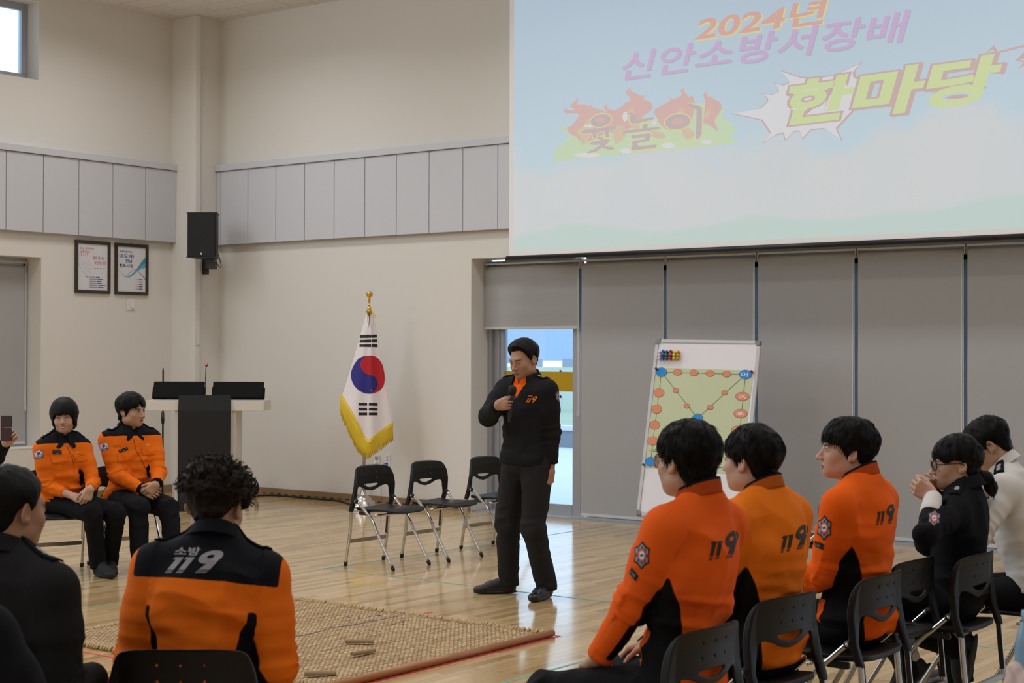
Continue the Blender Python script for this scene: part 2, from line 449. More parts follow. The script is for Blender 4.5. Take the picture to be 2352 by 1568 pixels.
def onto(bvh, o, u, v, d, lift0=.0015):
    """drop a 2D layout (origin o, axes u, v) along d onto a surface"""
    o, u, v, d = Vector(o), Vector(u).normalized(), Vector(v).normalized(), Vector(d).normalized()
    def fn(a, b, lift):
        p = o + u * a + v * b - d * .35
        h = bvh.ray_cast(p, d, 1.2)
        if h[0] is None:
            h = bvh.find_nearest(o + u * a + v * b)
        return h[0] - d * (lift0 + lift)
    return fn
# ================================================================== the hall
XL, YB, ZC = -14.27, 12.72, 5.55
XR, YR = 4.3, -6.0
OX0, OZ = -10.1, 2.617          # opening of the glazed front
def walled(axis, u0, u1, z0, z1, t0, t1, holes):
    us = sorted({u0, u1} | {h[0] for h in holes} | {h[1] for h in holes}); zs = sorted({z0, z1} | {h[2] for h in holes} | {h[3] for h in holes})
    b = B()
    for i in range(len(us) - 1):
        for j in range(len(zs) - 1):
            cu, cz = (us[i] + us[i + 1]) / 2, (zs[j] + zs[j + 1]) / 2
            if any(h[0] < cu < h[1] and h[2] < cz < h[3] for h in holes): continue
            if axis == 'y': b.box((us[i], t0, zs[j]), (us[i + 1], t1, zs[j + 1]))
            else: b.box((t0, us[i], zs[j]), (t1, us[i + 1], zs[j + 1]))
    return b
struct('floor', B().box((XL - .3, YR - .3, -.12), (XR + .3, YB + .37, 0)).mesh('floor'), M['floor'])
struct('ceiling', B().box((XL - .3, YR - .3, ZC), (XR + .3, YB + .37, ZC + .12)).mesh('ceiling'), M['ceil'])
struct('wall_back', walled('y', XL, XR, 0, ZC, YB, YB + .36, [(OX0, 4.2, 0, OZ)]).mesh('wall_back'), M['wall'])
UPW = [(8.0, 10.447), (3.8, 6.25), (-.4, 2.05), (-4.6, -2.15)]
LOW = [(7.6, 10.487), (3.4, 6.3), (-.8, 2.1)]
struct('wall_left', walled('x', YR, YB, 0, ZC, XL - .32, XL, [(a, b, 4.575, 5.42) for a, b in UPW] + [(a, b, .604, 2.66) for a, b in LOW]).mesh('wall_left'), M['wall'])
struct('wall_rear', walled('y', XL, XR, 0, ZC, YR - .3, YR, []).mesh('wall_rear'), M['wall'])
struct('wall_right', walled('x', YR, YB, 0, ZC, XR, XR + .3, []).mesh('wall_right'), M['wall'])
struct('column', B().box((XL, 12.31, 0), (-13.88, YB, ZC)).mesh('column'), M['wall'])
b = B().box((-13.905, 12.285, 0), (-13.83, 12.36, ZC)); b.box((-13.83, 12.30, 1.72), (-13.815, 12.345, 1.86))
struct('trim_1', b.mesh('conduit', .006), M['wall'])

# acoustic panel band round the hall
b = B(); xs = [-14.1, -13.80] + [-13.80 + .4555 * i for i in range(1, 40)]
b.box((-13.88, YB - .045, 2.905), (XR, YB - .001, 3.80), 1)
for i in range(len(xs) - 1):
    x0 = max(xs[i], -13.88)
    if xs[i + 1] > XR: break
    b.box((x0 + .004, YB - .075, 2.90), (xs[i + 1] - .004, YB - .04, 3.76))
b.box((-13.88, YB - .10, 3.765), (XR, YB - .001, 3.835))
struct('trim_2', b.mesh('panel_band_back', .002), [M['panel'], M['alu_dark']])
b = B(); ys = [12.55, 12.32] + [12.32 - .466 * i for i in range(1, 40)]
b.box((XL + .001, YR, 2.93), (XL + .045, 12.31, 3.80), 1)
for i in range(len(ys) - 1):
    y1 = min(ys[i], 12.31)
    if ys[i + 1] < YR or y1 - ys[i + 1] < .02: continue
    b.box((XL + .04, ys[i + 1] + .004, 2.925), (XL + .075, y1 - .004, 3.76))
b.box((XL + .001, YR, 3.765), (XL + .10, 12.31, 3.835))
struct('trim_3', b.mesh('panel_band_left', .002), [M['panel'], M['alu_dark']])

# brown vented baseboards
b = B().box((-13.88, YB - .03, 0), (OX0, YB - .001, .088)); x = -13.6
while x < OX0 - .1: b.box((x, YB - .0315, .020), (x + .055, YB - .029, .032), 1); x += .118
struct('baseboard_back', b.mesh('baseboard_back', 0), [M['brown_wood'], M['slot']])
b = B().box((XL + .001, YR, 0), (XL + .03, 12.31, .088)); y = 12.1
while y > 2: b.box((XL + .029, y, .020), (XL + .0315, y + .055, .032), 1); y -= .118
struct('baseboard_left', b.mesh('baseboard_left', 0), [M['brown_wood'], M['slot']])

# windows of the left wall
def glazing(name, axis, a, b_, z0, z1, t, w, parts=1, mull=(), head=0.):
    f = B()
    def bx(u0, u1, v0, v1, d0, d1):
        if axis == 'x': f.box((d0, u0, v0), (d1, u1, v1))
        else: f.box((u0, d0, v0), (u1, d1, v1))
    bx(a, b_, z0, z0 + w, t, t + .07); bx(a, b_, z1 - max(w, head), z1, t, t + .07); bx(a, a + w, z0 + w, z1 - w, t, t + .07); bx(b_ - w, b_, z0 + w, z1 - w, t, t + .07)
    for m_ in mull: bx(m_ - w / 2, m_ + w / 2, z0 + w, z1 - w, t, t + .07)
    o = struct(name, f.mesh(name, .004), M['alu'])
    g = B()
    if axis == 'x': g.box((t + .03, a + w * .8, z0 + w * .8), (t + .04, b_ - w * .8, z1 - w * .8))
    else: g.box((a + w * .8, t + .03, z0 + w * .8), (b_ - w * .8, t + .04, z1 - w * .8))
    link('glass_pane', g.mesh('glass_pane'), M['glass'], o)
    return o
wn = 1
for a, b_ in UPW:
    glazing('window_%d' % wn, 'x', a, b_, 4.58, 5.42, XL - .27, .075, head=.0, mull=((a + b_) / 2 + .6, (a + b_) / 2 - .6)); wn += 1
for a, b_ in LOW:
    glazing('window_%d' % wn, 'x', a, b_, .604, 2.66, XL - .31, .06, mull=((a + b_) / 2,), head=.16); wn += 1
struct('trim_4', B().box((XL - .31, 7.6, .600), (XL + .004, 10.487, .612)).mesh('window_sill'), M['jamb'])

def blind(label, axis, u0, u1, ztop, zbot, t, loop_z, group=None, side=1):
    """roller blind: head rail, tube, cloth, bottom bar, bead chain"""
    P = (lambda u, d, z: (u, d, z)) if axis == 'y' else (lambda u, d, z: (d, u, z))
    s_ = -1 if axis == 'y' else 1                # towards the room
    cx = (u0 + u1) / 2
    r = thing('roller_blind', label, 'blind', P(cx, t, ztop), 0, group)
    L = lambda u, d, z: Vector(P(u, d, z)) - Vector(P(cx, t, ztop))
    f = B(); p, q = L(u0, t - .02, ztop - .018), L(u1, t + .02, ztop); f.box([min(a, c) for a, c in zip(p, q)], [max(a, c) for a, c in zip(p, q)])
    for u in (u0 + .004, u1 - .004): f.bar(L(u, t, ztop - .01), L(u, t, ztop - .085), .05, .006, up=P(1, 0, 0))
    link('head_rail', f.mesh('head_rail', .002), M['rail'], r)
    link('roller', B().tube([L(u0 + .012, t, ztop - .062), L(u1 - .012, t, ztop - .062)], .026, 16).mesh('roller'), M['blind'], r)
    v = []; fs = []; n = 14
    for i in range(n + 1):
        z = ztop - .062 + (zbot + .02 - ztop + .062) * i / n; d = t + s_ * (.022 + .002 * math.sin(i * 1.3))
        for dd in (0, .0012): v += [L(u0 + .011, d + s_ * dd, z), L(u1 - .011, d + s_ * dd, z)]
    for i in range(n):
        a = i * 4; fs += [(a, a + 1, a + 5, a + 4), (a + 2, a + 6, a + 7, a + 3), (a, a + 4, a + 6, a + 2), (a + 1, a + 3, a + 7, a + 5)]
    link('cloth', B().add(v, fs).mesh('cloth'), M['blind'], r)
    c = B(); p, q = L(u0 + .012, t + s_ * .012, zbot), L(u1 - .012, t + s_ * .034, zbot + .028); c.box([min(a, e) for a, e in zip(p, q)], [max(a, e) for a, e in zip(p, q)])
    link('bottom_bar', c.mesh('bottom_bar', .004), M['rail'], r)
    uc = u1 - .014 if side > 0 else u0 + .014
    pts = [L(uc + a, t + s_ * .03, z) for a, z in ((-.008, ztop - .06), (-.010, loop_z + .12), (-.016, loop_z + .04), (-.011, loop_z + .008), (-.001, loop_z), (.010, loop_z + .008), (.013, loop_z + .04), (.006, loop_z + .12), (.003, ztop - .06))]
    link('bead_chain', B().tube(spline(pts, 5), .0030, 6).mesh('bead_chain'), M['white_plastic'], r)
    return r
G = 'roller blinds along the glazed front'
YBl = 12.95
seams = [-10.095, -8.872, -7.885, -6.90, -5.91, -4.915, -3.93, -2.94, -1.95, -.96, .03, 1.02, 2.01, 3.0, 4.1]
names = ['short grey roller blind pulled up above the glass door', 'full-length grey roller blind just right of the glass door', 'grey roller blind directly behind the whiteboard easel',
         'grey roller blind just right of the whiteboard easel, above the second orange pullover', 'grey roller blind behind the profile of the person in bright orange pullover',
         'grey roller blind behind the person with ponytail, last one at the photo edge']
for i in range(len(seams) - 1):
    if i < 6: blind(names[i], 'y', seams[i] + .006, seams[i + 1] - .006, 2.575, 1.885 if i == 0 else .02, YBl, 1.02 if i == 0 else (.92, .92, .95, .93, .90, .9)[i], G)
# glazed front: door and fixed lights behind the blinds
f = B(); yd = 13.03
for (a, b2, z0, z1) in ((-10.09, -9.965, 0, 2.6), (-9.955, -9.90, 0, 2.6), (-9.035, -8.93, 0, 2.6), (-9.90, -9.035, .0, .105), (-9.90, -9.035, 2.42, 2.615)): f.box((a, yd, z0), (b2, yd + .06, z1))
f.box((-10.085, yd - .035, .012), (-10.04, yd, 2.6)); f.box((-9.935, yd - .05, .95), (-9.915, yd - .035, 1.15)); f.box((-9.93, yd - .04, .96), (-9.92, yd, .98)); f.box((-9.93, yd - .04, 1.12), (-9.92, yd, 1.14))
d = struct('door_1', f.mesh('door_1', .004), M['alu'])
link('glass_pane', B().box((-9.91, yd + .025, .09), (-9.02, yd + .035, 2.46)).mesh('glass_pane'), M['glass'], d)
ys_ = mat('amber_safety_film', (.80, .52, .02, 1), .5)
_n, _l, _b = nodes(ys_); _t = _n.new('ShaderNodeBsdfTranslucent'); _t.inputs[0].default_value = (.60, .40, .015, 1); _x = _n.new('ShaderNodeMixShader'); _x.inputs[0].default_value = .5
_l.new(_b.outputs[0], _x.inputs[1]); _l.new(_t.outputs[0], _x.inputs[2]); _l.new(_x.outputs[0], _n['Material Output'].inputs[0])
o = link('safety_strip', B().box((-9.90, yd + .0235, 1.250), (-9.035, yd + .0249, 1.452)).mesh('safety_strip'), ys_, d); o['label'] = 'amber strip across the glass'
for i in range(1, len(seams) - 1):
    glazing('window_%d' % wn, 'y', seams[i], seams[i + 1] - .0005, .03, 2.615, yd, .085, head=.17); wn += 1
struct('trim_5', B().box((OX0, 12.75, -.002), (4.2, 13.09, .012)).mesh('threshold'), M['alu'])
blind('grey roller blind lowered in the left-hand wall window', 'x', 9.065, 10.463, 2.62, .64, XL - .245, 1.0, None, 1)
blind('grey roller blind over the other half of the left-hand wall window', 'x', 7.63, 9.03, 2.62, .64, XL - .245, 1.0, None, 1)

# outside
E_conc = mat('pale_concrete', (.62, .64, .66, 1), .9, vary=.06, scale=.8)
E_grass = mat('grass', (.36, .42, .30, 1), .9, vary=.15, scale=.5)
E_hill = mat('haze_tinted_hillside', (.30, .38, .50, 1), 1, vary=.12, scale=.01)  # blue distance haze is put into the hill colour itself
E_wall = mat('grey_planter_wall', (.20, .23, .28, 1), .8)
struct('exterior_ground', B().box((-60, 13.09, -.25), (40, 24.0, -.12)).mesh('exterior_ground'), E_conc)
b = B().box((-60, 24.0, -.12), (40, 24.35, .20)); b.box((-60, 23.95, .20), (40, 24.4, .28), 1)
struct('exterior_planter', b.mesh('exterior_planter'), [E_wall, E_conc])
struct('exterior_lawn', B().box((-200, 24.4, -.1), (120, 140, .12)).mesh('exterior_lawn'), E_grass)
b = B()
for z in (.45, .78, 1.12): b.box((-90, 34.0, z), (40, 34.05, z + .07))
for i in range(40): b.box((-90 + i * 3, 34.0, .1), (-89.93 + i * 3, 34.05, 1.2))
struct('exterior_rail', b.mesh('exterior_rail'), E_conc)
v = []; fs = []
for i in range(81):
    x = -900 + i * 20
    h = 55 + 22 * math.sin(i * .23) + 10 * math.sin(i * .71 + 1)
    v += [(x, 600, -2), (x, 640, h * .55), (x, 720, h), (x, 800, -2)]
for i in range(80):
    for k in range(3): a = i * 4 + k; fs.append((a, a + 1, a + 5, a + 4))
struct('exterior_hills', B().add(v, fs, 0, True).mesh('exterior_hills'), E_hill)
b = B(); rr = random.Random(4)
for i in range(60):
    x = -420 + i * 9 + rr.uniform(-3, 3); w = rr.uniform(2, 8); y = rr.uniform(230, 320); h = rr.uniform(.35, .8); b.box((x, y, -1), (x + w, y + 6, h))
struct('exterior_buildings', b.mesh('exterior_buildings'), mat('far_white_wall', (.25, .28, .33, 1), .8))

# ================================================================== chairs
def poly_sdf(poly, X, Y):
    P = np.array(poly, float); d = np.full(X.shape, 1e9); s = np.ones(X.shape)
    n = len(P); j = n - 1
    for i in range(n):
        e = P[j] - P[i]; wx, wy = X - P[i, 0], Y - P[i, 1]
        t = np.clip((wx * e[0] + wy * e[1]) / max(e @ e, 1e-12), 0, 1)
        d = np.minimum(d, (wx - e[0] * t) ** 2 + (wy - e[1] * t) ** 2)
        c1 = Y >= P[i, 1]; c2 = Y < P[j, 1]; c3 = e[0] * wy > e[1] * wx
        s = np.where((c1 & c2 & c3) | (~c1 & ~c2 & ~c3), -s, s); j = i
    return s * np.sqrt(d)
def chair_back_mesh():
    S = SDF((-.27, -.24, .40), (.27, -.06, .80), .0032)
    gx = np.arange(S.n[0]) * S.h + S.lo[0]; gy = np.arange(S.n[1]) * S.h + S.lo[1]; gz = np.arange(S.n[2]) * S.h + S.lo[2]
    X, Z = np.meshgrid(gx, gz, indexing='ij'); A = np.abs(X)
    right = [(0, .768), (.10, .765), (.165, .757), (.190, .745), (.203, .722), (.215, .68), (.226, .62), (.232, .56), (.236, .51), (.236, .425), (.204, .425), (.202, .48), (.194, .52), (.183, .555), (.180, .585), (.168, .604), (.14, .606), (.10, .595), (.055, .577), (0, .568)]
    poly = spline2(right, 3, closed=False); poly = poly + [(-x, z) for x, z in poly[::-1][1:-1]]
    d2 = poly_sdf(poly, X, Z)
    slot = spline2([(-.078, .616), (-.066, .623), (0, .623), (.066, .623), (.078, .616), (.045, .603), (0, .596), (-.045, .603)], 4)
    d2 = np.maximum(d2, -poly_sdf(slot, X, Z))
    for cx, cz in ((-.07, .715), (0, .715), (.07, .715), (-.07, .665), (0, .665), (.07, .665)):
        d2 = np.maximum(d2, .0042 - np.sqrt((X - cx) ** 2 + (Z - cz) ** 2))
    y0 = np.interp(Z, [.40, .425, .5, .62, .70, .77], [-.165, -.16, -.135, -.118, -.122, -.138])
    y0 = y0 - .042 * np.clip(1 - (A / .215) ** 2, 0, 1) * np.clip((Z - .50) / .1, 0, 1)
    th = .0055 + .010 * np.clip((A - .185) / .03, 0, 1)
    y0 = y0 - .014 * np.clip((Z - .755) / .012, 0, 1) ** 2
    D = np.abs(gy[None, :, None] - y0[:, None, :]) - th[:, None, :]
    F = np.maximum(d2[:, None, :], D); r = .004
    F = np.where((d2[:, None, :] > -r) & (D > -r), np.sqrt((d2[:, None, :] + r).clip(0) ** 2 + (D + r).clip(0) ** 2) - r, F)
    S.F = F.astype(np.float32)
    for sx in (-1, 1): S.cone((sx * .219, -.120, .505), (sx * .219, -.104, .500), .019, .017, .012)
    V, Q = S.nets(); return mesh_np('backrest', relax(V, Q, 1, .4), Q)
def chair_seat_mesh():
    S = SDF((-.25, -.20, .37), (.25, .29, .49), .005)
    gx = np.arange(S.n[0]) * S.h + S.lo[0]; gy = np.arange(S.n[1]) * S.h + S.lo[1]; gz = np.arange(S.n[2]) * S.h + S.lo[2]
    X, Y = np.meshgrid(gx, gy, indexing='ij')
    half = [(0, -.165), (.13, -.165), (.175, -.15), (.185, -.11), (.188, 0), (.200, .10), (.212, .17), (.205, .215), (.16, .247), (.08, .258), (0, .26)]
    poly = spline2(half, 3, closed=False); poly = poly + [(-x, z) for x, z in poly[::-1][1:-1]]
    d2 = poly_sdf(poly, X, Y)
    z0 = np.interp(Y, [-.17, -.12, -.03, .06, .14, .2, .24, .27], [.437, .430, .424, .432, .443, .444, .432, .415]) + .012 * (X / .2) ** 2 * np.clip((.14 - Y) / .1, 0, 1)
    th = np.interp(Y, [-.17, -.1, .05, .2, .26], [.013, .012, .010, .009, .006])
    for cx, cy in ((-.13, .16), (-.07, .13), (0, .16), (.07, .13), (.13, .16)): d2 = np.maximum(d2, .005 - np.sqrt((X - cx) ** 2 + (Y - cy) ** 2))
    D = np.abs(gz[None, None, :] - z0[:, :, None]) - th[:, :, None]; r = .006
    F = np.where((d2[..., None] > -r) & (D > -r), np.sqrt((d2[..., None] + r).clip(0) ** 2 + (D + r).clip(0) ** 2) - r, np.maximum(d2[..., None], D))
    S.F = F.astype(np.float32); V, Q = S.nets(); return mesh_np('seat', relax(V, Q, 1, .4), Q)
CB, CS = chair_back_mesh(), chair_seat_mesh()
def make_chair(label, group):
    t = thing('folding_chair', label, 'chair', (0, 0, 0), 0, group)
    link('backrest', CB, M['chair_plastic'], t); link('seat', CS, M['chair_plastic'], t)
    for sx in (-1, 1):
        f = B().tube(spline([(sx * .214, -.100, .500), (sx * .212, -.03, .437), (sx * .210, .047, .365), (sx * .210, .12, .235), (sx * .210, .255, .022)], 5), .0115, 12)
        l = link('leg', f.mesh('leg'), M['chrome'], t)
        link('rubber_foot', B().tube([(sx * .210, .248, .032), (sx * .210, .262, .010), (sx * .210, .264, .0)], [.0145, .0145, .010], 12).mesh('rubber_foot'), M['rubber'], l)
        f = B().tube(spline([(sx * .219, -.160, .43), (sx * .219, -.166, .35), (sx * .219, -.180, .22), (sx * .219, -.208, .07), (sx * .219, -.217, .022)], 5), .0125, 12)
        f.bar((sx * .2085, -.162, .43), (sx * .2085, -.181, .22), .004, .020, mi=1)
        l = link('leg', f.mesh('leg'), [M['chrome'], M['black_plastic']], t)
        link('rubber_foot', B().tube([(sx * .219, -.214, .032), (sx * .219, -.219, .010), (sx * .219, -.220, .0)], [.0155, .0155, .010], 12).mesh('rubber_foot'), M['rubber'], l)
        c = B().lathe([(.0, 0), (.008, 0), (.008, .004), (.0, .006)], n=14, M4=Matrix.Translation((sx * .234, -.110, .503)) @ Matrix.Rotation(R_(90 * sx), 4, 'Y'))
        link('pivot_bolt', c.mesh('pivot_bolt'), M['steel'], t)
        link('seat_bracket', B().box((sx * .19 - .012, -.10, .398), (sx * .19 + .012, .0, .424)).mesh('seat_bracket', .004), M['black_plastic'], t)
    link('crossbar', B().bar((-.215, -.186, .19), (.215, -.186, .19), .012, .030).mesh('crossbar', .003), M['bar'], t)
    link('seat_rail', B().tube([(-.208, .075, .402), (.208, .075, .402)], .009, 10).mesh('seat_rail'), M['chrome'], t)
    return t
CH0 = make_chair('empty black folding chair in front of the flag stand, first of the row of three', 'empty folding chairs set out in a row')
_used = [False]
def chair(x, y, face, label, group):
    """face: direction the sitter looks, degrees from +X"""
    rz = R_(face - 90)
    if not _used[0]:
        _used[0] = True; CH0.location = (x, y, 0); CH0.rotation_euler = (0, 0, rz); CH0['label'] = label; CH0['group'] = group; return CH0
    return dup(CH0, (x, y, 0), rz, label, group)
GE, GO = 'empty folding chairs set out in the hall', 'folding chairs the audience sits on'
chair(-8.06, 9.10, 0, 'empty black folding chair leftmost of the three in front of the flag stand', GE)
chair(-8.04, 9.735, 0, 'empty black folding chair in the middle of the row of three near the flag', GE)
chair(-8.01, 10.455, 0, 'empty black folding chair partly behind the standing speaker, last of the row of three', GE)

# ================================================================== projection screen
YS = 12.45
def sxz(px, py): p = on_y(px, py, YS); return (p.x, p.z)
def emis(name, col, k=.72, k2=.25):
    m = mat(name, (k2, k2, k2, 1), .9, emit=[c for c in col[:3]] + [1], es=k); return m
def screen_mat():
    m = mat('projected_sky', (.25, .25, .25, 1), .9); n, l, b = nodes(m)
    tc = n.new('ShaderNodeTexCoord'); sp = n.new('ShaderNodeSeparateXYZ'); l.new(tc.outputs['Object'], sp.inputs[0])
    mp = n.new('ShaderNodeMapping'); mp.inputs['Scale'].default_value = (1, 1, 1.5)
    nz = n.new('ShaderNodeTexNoise'); nz.inputs['Scale'].default_value = .75; nz.inputs['Detail'].default_value = 6; nz.inputs['Roughness'].default_value = .62
    l.new(tc.outputs['Object'], mp.inputs[0]); l.new(mp.outputs[0], nz.inputs['Vector'])
    # cloud bank: low part of the picture, broken edge
    ma = n.new('ShaderNodeMath'); ma.operation = 'MULTIPLY_ADD'; ma.inputs[1].default_value = 1.5; ma.inputs[2].default_value = -.75
    l.new(nz.outputs['Fac'], ma.inputs[0])
    ad = n.new('ShaderNodeMath'); ad.operation = 'ADD'; l.new(sp.outputs['Z'], ad.inputs[0]); l.new(ma.outputs[0], ad.inputs[1])
    mr = n.new('ShaderNodeMapRange'); mr.inputs[1].default_value = 3.42; mr.inputs[2].default_value = 3.62; l.new(ad.outputs[0], mr.inputs[0])
    sk = n.new('ShaderNodeMapRange'); sk.inputs[1].default_value = 2.6; sk.inputs[2].default_value = 5.3; l.new(sp.outputs['Z'], sk.inputs[0])
    c1 = n.new('ShaderNodeMix'); c1.data_type = 'RGBA'; c1.inputs[6].default_value = rgb(197, 219, 228); c1.inputs[7].default_value = rgb(178, 198, 216); l.new(sk.outputs[0], c1.inputs[0])
    n2 = n.new('ShaderNodeTexNoise'); n2.inputs['Scale'].default_value = 1.3; n2.inputs['Detail'].default_value = 3; l.new(tc.outputs['Object'], n2.inputs['Vector'])
    c2 = n.new('ShaderNodeMix'); c2.data_type = 'RGBA'; c2.inputs[6].default_value = rgb(201, 210, 216); c2.inputs[7].default_value = rgb(214, 214, 213); l.new(n2.outputs['Fac'], c2.inputs[0])
    mx = n.new('ShaderNodeMix'); mx.data_type = 'RGBA'; l.new(mr.outputs[0], mx.inputs[0]); l.new(c2.outputs[2], mx.inputs[6]); l.new(c1.outputs[2], mx.inputs[7])
    # pale green hills along the foot
    hn = n.new('ShaderNodeTexNoise'); hn.inputs['Scale'].default_value = .55; hm = n.new('ShaderNodeMapping'); hm.inputs['Scale'].default_value = (1, 1, .05)
    l.new(tc.outputs['Object'], hm.inputs[0]); l.new(hm.outputs[0], hn.inputs['Vector'])
    hz = n.new('ShaderNodeMath'); hz.operation = 'MULTIPLY_ADD'; hz.inputs[1].default_value = -.55; l.new(hn.outputs['Fac'], hz.inputs[0]); l.new(sp.outputs['Z'], hz.inputs[2])
    hr = n.new('ShaderNodeMapRange'); hr.inputs[1].default_value = 2.515; hr.inputs[2].default_value = 2.56; hr.inputs[3].default_value = .75; hr.inputs[4].default_value = 0; l.new(hz.outputs[0], hr.inputs[0])
    m3 = n.new('ShaderNodeMix'); m3.data_type = 'RGBA'; m3.inputs[7].default_value = rgb(188, 212, 204); l.new(hr.outputs[0], m3.inputs[0]); l.new(mx.outputs[2], m3.inputs[6])
    l.new(m3.outputs[2], b.inputs['Emission Color']); b.inputs['Emission Strength'].default_value = .80
    b.inputs['Base Color'].default_value = (.12, .12, .12, 1)
    return m
SW = emis('screen_border', rgb(200, 192, 188), .35, .6)
x0, x1, z0, z1 = -9.405, -3.2, 2.604, ZC - .02
scr = thing('projection_screen', 'large pull-down projection screen showing a fire station game day title slide', 'screen', (x0, YS, z0))
def SP(u, v, t): return (u - x0, -t, v - z0)          # screen plane -> local (t towards the hall)
link('screen_cloth', B().box((0, .0, 0), (x1 - x0, .004, z1 - z0)).mesh('screen_cloth'), SW, scr)
link('projected_picture', flat_mesh('projected_picture', [loops(rect2(x0 + .055, z0 + .045, x1 - .055, z1 - .3))], lambda u, v, t: (u, -.0006, v)), screen_mat(), scr, (-x0, 0, -z0))
b = B().tube([(-.03, .002, -.02), (x1 - x0 + .03, .002, -.02)], .023, 12)
link('weight_bar', b.mesh('weight_bar'), M['black'], scr)
link('housing', B().box((-.1, -.06, z1 - z0 - .13), (x1 - x0 + .1, .12, z1 - z0)).mesh('housing', .01), M['white_plastic'], scr)
def spts(L, ox=1170, oy=0, k=1 / 1.99): return [sxz(ox + x * k, oy + y * k) for x, y in L]
S_ = {k: emis('projected_' + k, c, .80, .12) for k, c in dict(peach=rgb(217, 170, 158), yellow=rgb(222, 214, 150), violet=rgb(202, 172, 212), grey=rgb(170, 180, 196), lime=rgb(205, 220, 160), brown=rgb(200, 172, 170), red=rgb(214, 176, 170), orange=rgb(212, 190, 168), ink=rgb(190, 176, 178), white=rgb(218, 218, 222), limed=rgb(192, 206, 140), green=rgb(205, 222, 172)).items()}
SM = list(S_.values()); SI = {k: i for i, k in enumerate(S_)}
def stext(name, s, bl, br, tl, layers):
    """layers: (colour, offset, dx, dz)"""
    bl, br, tl = sxz(*bl), sxz(*br), sxz(*tl); L = []
    for i, (c, off, dx, dz) in enumerate(layers):
        v, f = text_quad(s, bl, br, tl, offset=off) if off >= 0 else text_quad(s, bl, br, tl)
        # a heavier stroke grows beyond its box, so scale about the centre
        if off > 0:
            v0, f0, lo0, hi0 = text2d(s); v1, f1, lo1, hi1 = text2d(s, offset=off)
            gx = (hi1 - lo1) / (hi0 - lo0); c0 = np.mean([bl, br, tl], axis=0); cc = np.array(br) * .5 + np.array(tl) * .5
            e1 = np.array(br) - np.array(bl); e2 = np.array(tl) - np.array(bl)
            nb = cc - e1 * gx[0] / 2 - e2 * gx[1] / 2; v, f = text_quad(s, nb, nb + e1 * gx[0], nb + e2 * gx[1], offset=off)
        L.append(([(p[0] + dx, p[1] + dz) for p in v], f, SI[c], .0012 + .0006 * i))
    o = link(name, flat_mesh(name, L, SP), SM, scr); return o
stext('title_year', '2024년', (1597, 94), (1886, 53), (1612, 37), [('yellow', .030, .012, -.012), ('peach', .022, 0, 0)])
stext('title_host', '신안소방서장배', (1421, 186), (2069, 95), (1437, 122), [('grey', .012, .010, -.012), ('violet', .012, 0, 0)])
# flames behind the game's name
FZ = lambda L: spts(L, 1260, 180, 1 / 5.113)
flame_lime = [(65, 900), (80, 830), (150, 770), (245, 680), (150, 600), (155, 570), (210, 540), (215, 585), (280, 545), (350, 450), (430, 420), (600, 400), (700, 420), (800, 400), (900, 360), (960, 390), (1100, 440), (1220, 520), (1300, 430), (1400, 420), (1600, 330), (1830, 300), (1950, 290), (2030, 370), (2080, 390), (2025, 440), (2130, 520), (2205, 605), (2130, 690), (2185, 760), (1300, 850), (130, 970), (75, 940)]
flame_red = [(245, 640), (215, 580), (265, 560), (350, 450), (330, 410), (210, 412), (178, 375), (215, 338), (215, 365), (310, 372), (257, 320), (330, 250), (325, 226), (352, 245), (340, 300), (440, 305), (470, 325), (520, 295), (505, 335), (620, 370), (690, 400), (645, 340), (690, 300), (690, 345), (790, 370), (900, 290), (965, 240), (900, 160), (975, 102), (960, 130), (1090, 205), (1162, 185), (1115, 235), (1210, 290), (1222, 350), (1180, 400), (1100, 455), (1060, 560), (950, 585), (880, 640), (700, 640), (560, 700), (420, 760), (330, 690)]
flame_red2 = [(1260, 440), (1230, 395), (1280, 340), (1400, 280), (1430, 250), (1418, 218), (1462, 245), (1560, 200), (1550, 140), (1600, 115), (1590, 150), (1660, 220), (1682, 200), (1720, 285), (1700, 420), (1650, 560), (1480, 620), (1330, 560)]
flame_red3 = [(1820, 520), (1840, 280), (1815, 190), (1870, 158), (1860, 190), (1890, 220), (1912, 190), (1915, 225), (2010, 280), (2033, 350), (1990, 430), (1950, 500), (1990, 620), (1880, 540)]
L = [loops(spline2(FZ(flame_lime), 3), m=SI['lime'], lift=.0006)]
for k, fl_ in enumerate((flame_red, flame_red2, flame_red3)): L.append(loops(spline2(FZ(fl_), 3), m=SI['red'], lift=.0010))
for cx, cy, rx, ry in ((450, 900, 150, 28), (910, 850, 70, 30), (1410, 790, 80, 35), (1860, 745, 70, 25), (1240, 525, 28, 30), (900, 450, 30, 55), (480, 560, 60, 18)):
    L.append(loops([sxz(1260 + x / 5.113, 180 + y / 5.113) for x, y in circle2(cx, cy, rx, ry)], m=SI['white'], lift=.0014))
for pts in ([(330, 620), (400, 560), (470, 470), (520, 560), (500, 680), (400, 790), (380, 700)], [(760, 600), (880, 560), (900, 680), (790, 770)], [(1000, 330), (920, 420), (960, 560), (1080, 600), (1000, 480)], [(1560, 340), (1500, 420), (1600, 430)], [(1900, 350), (1820, 440), (1880, 470)], [(1560, 600), (1640, 580), (1720, 660), (1620, 720)], [(1200, 620), (1340, 640), (1360, 700), (1230, 690)]):
    L.append(loops(spline2(FZ(pts), 4), m=SI['orange'], lift=.0012))
link('flame_artwork', flat_mesh('flame_artwork', L, SP), SM, scr)
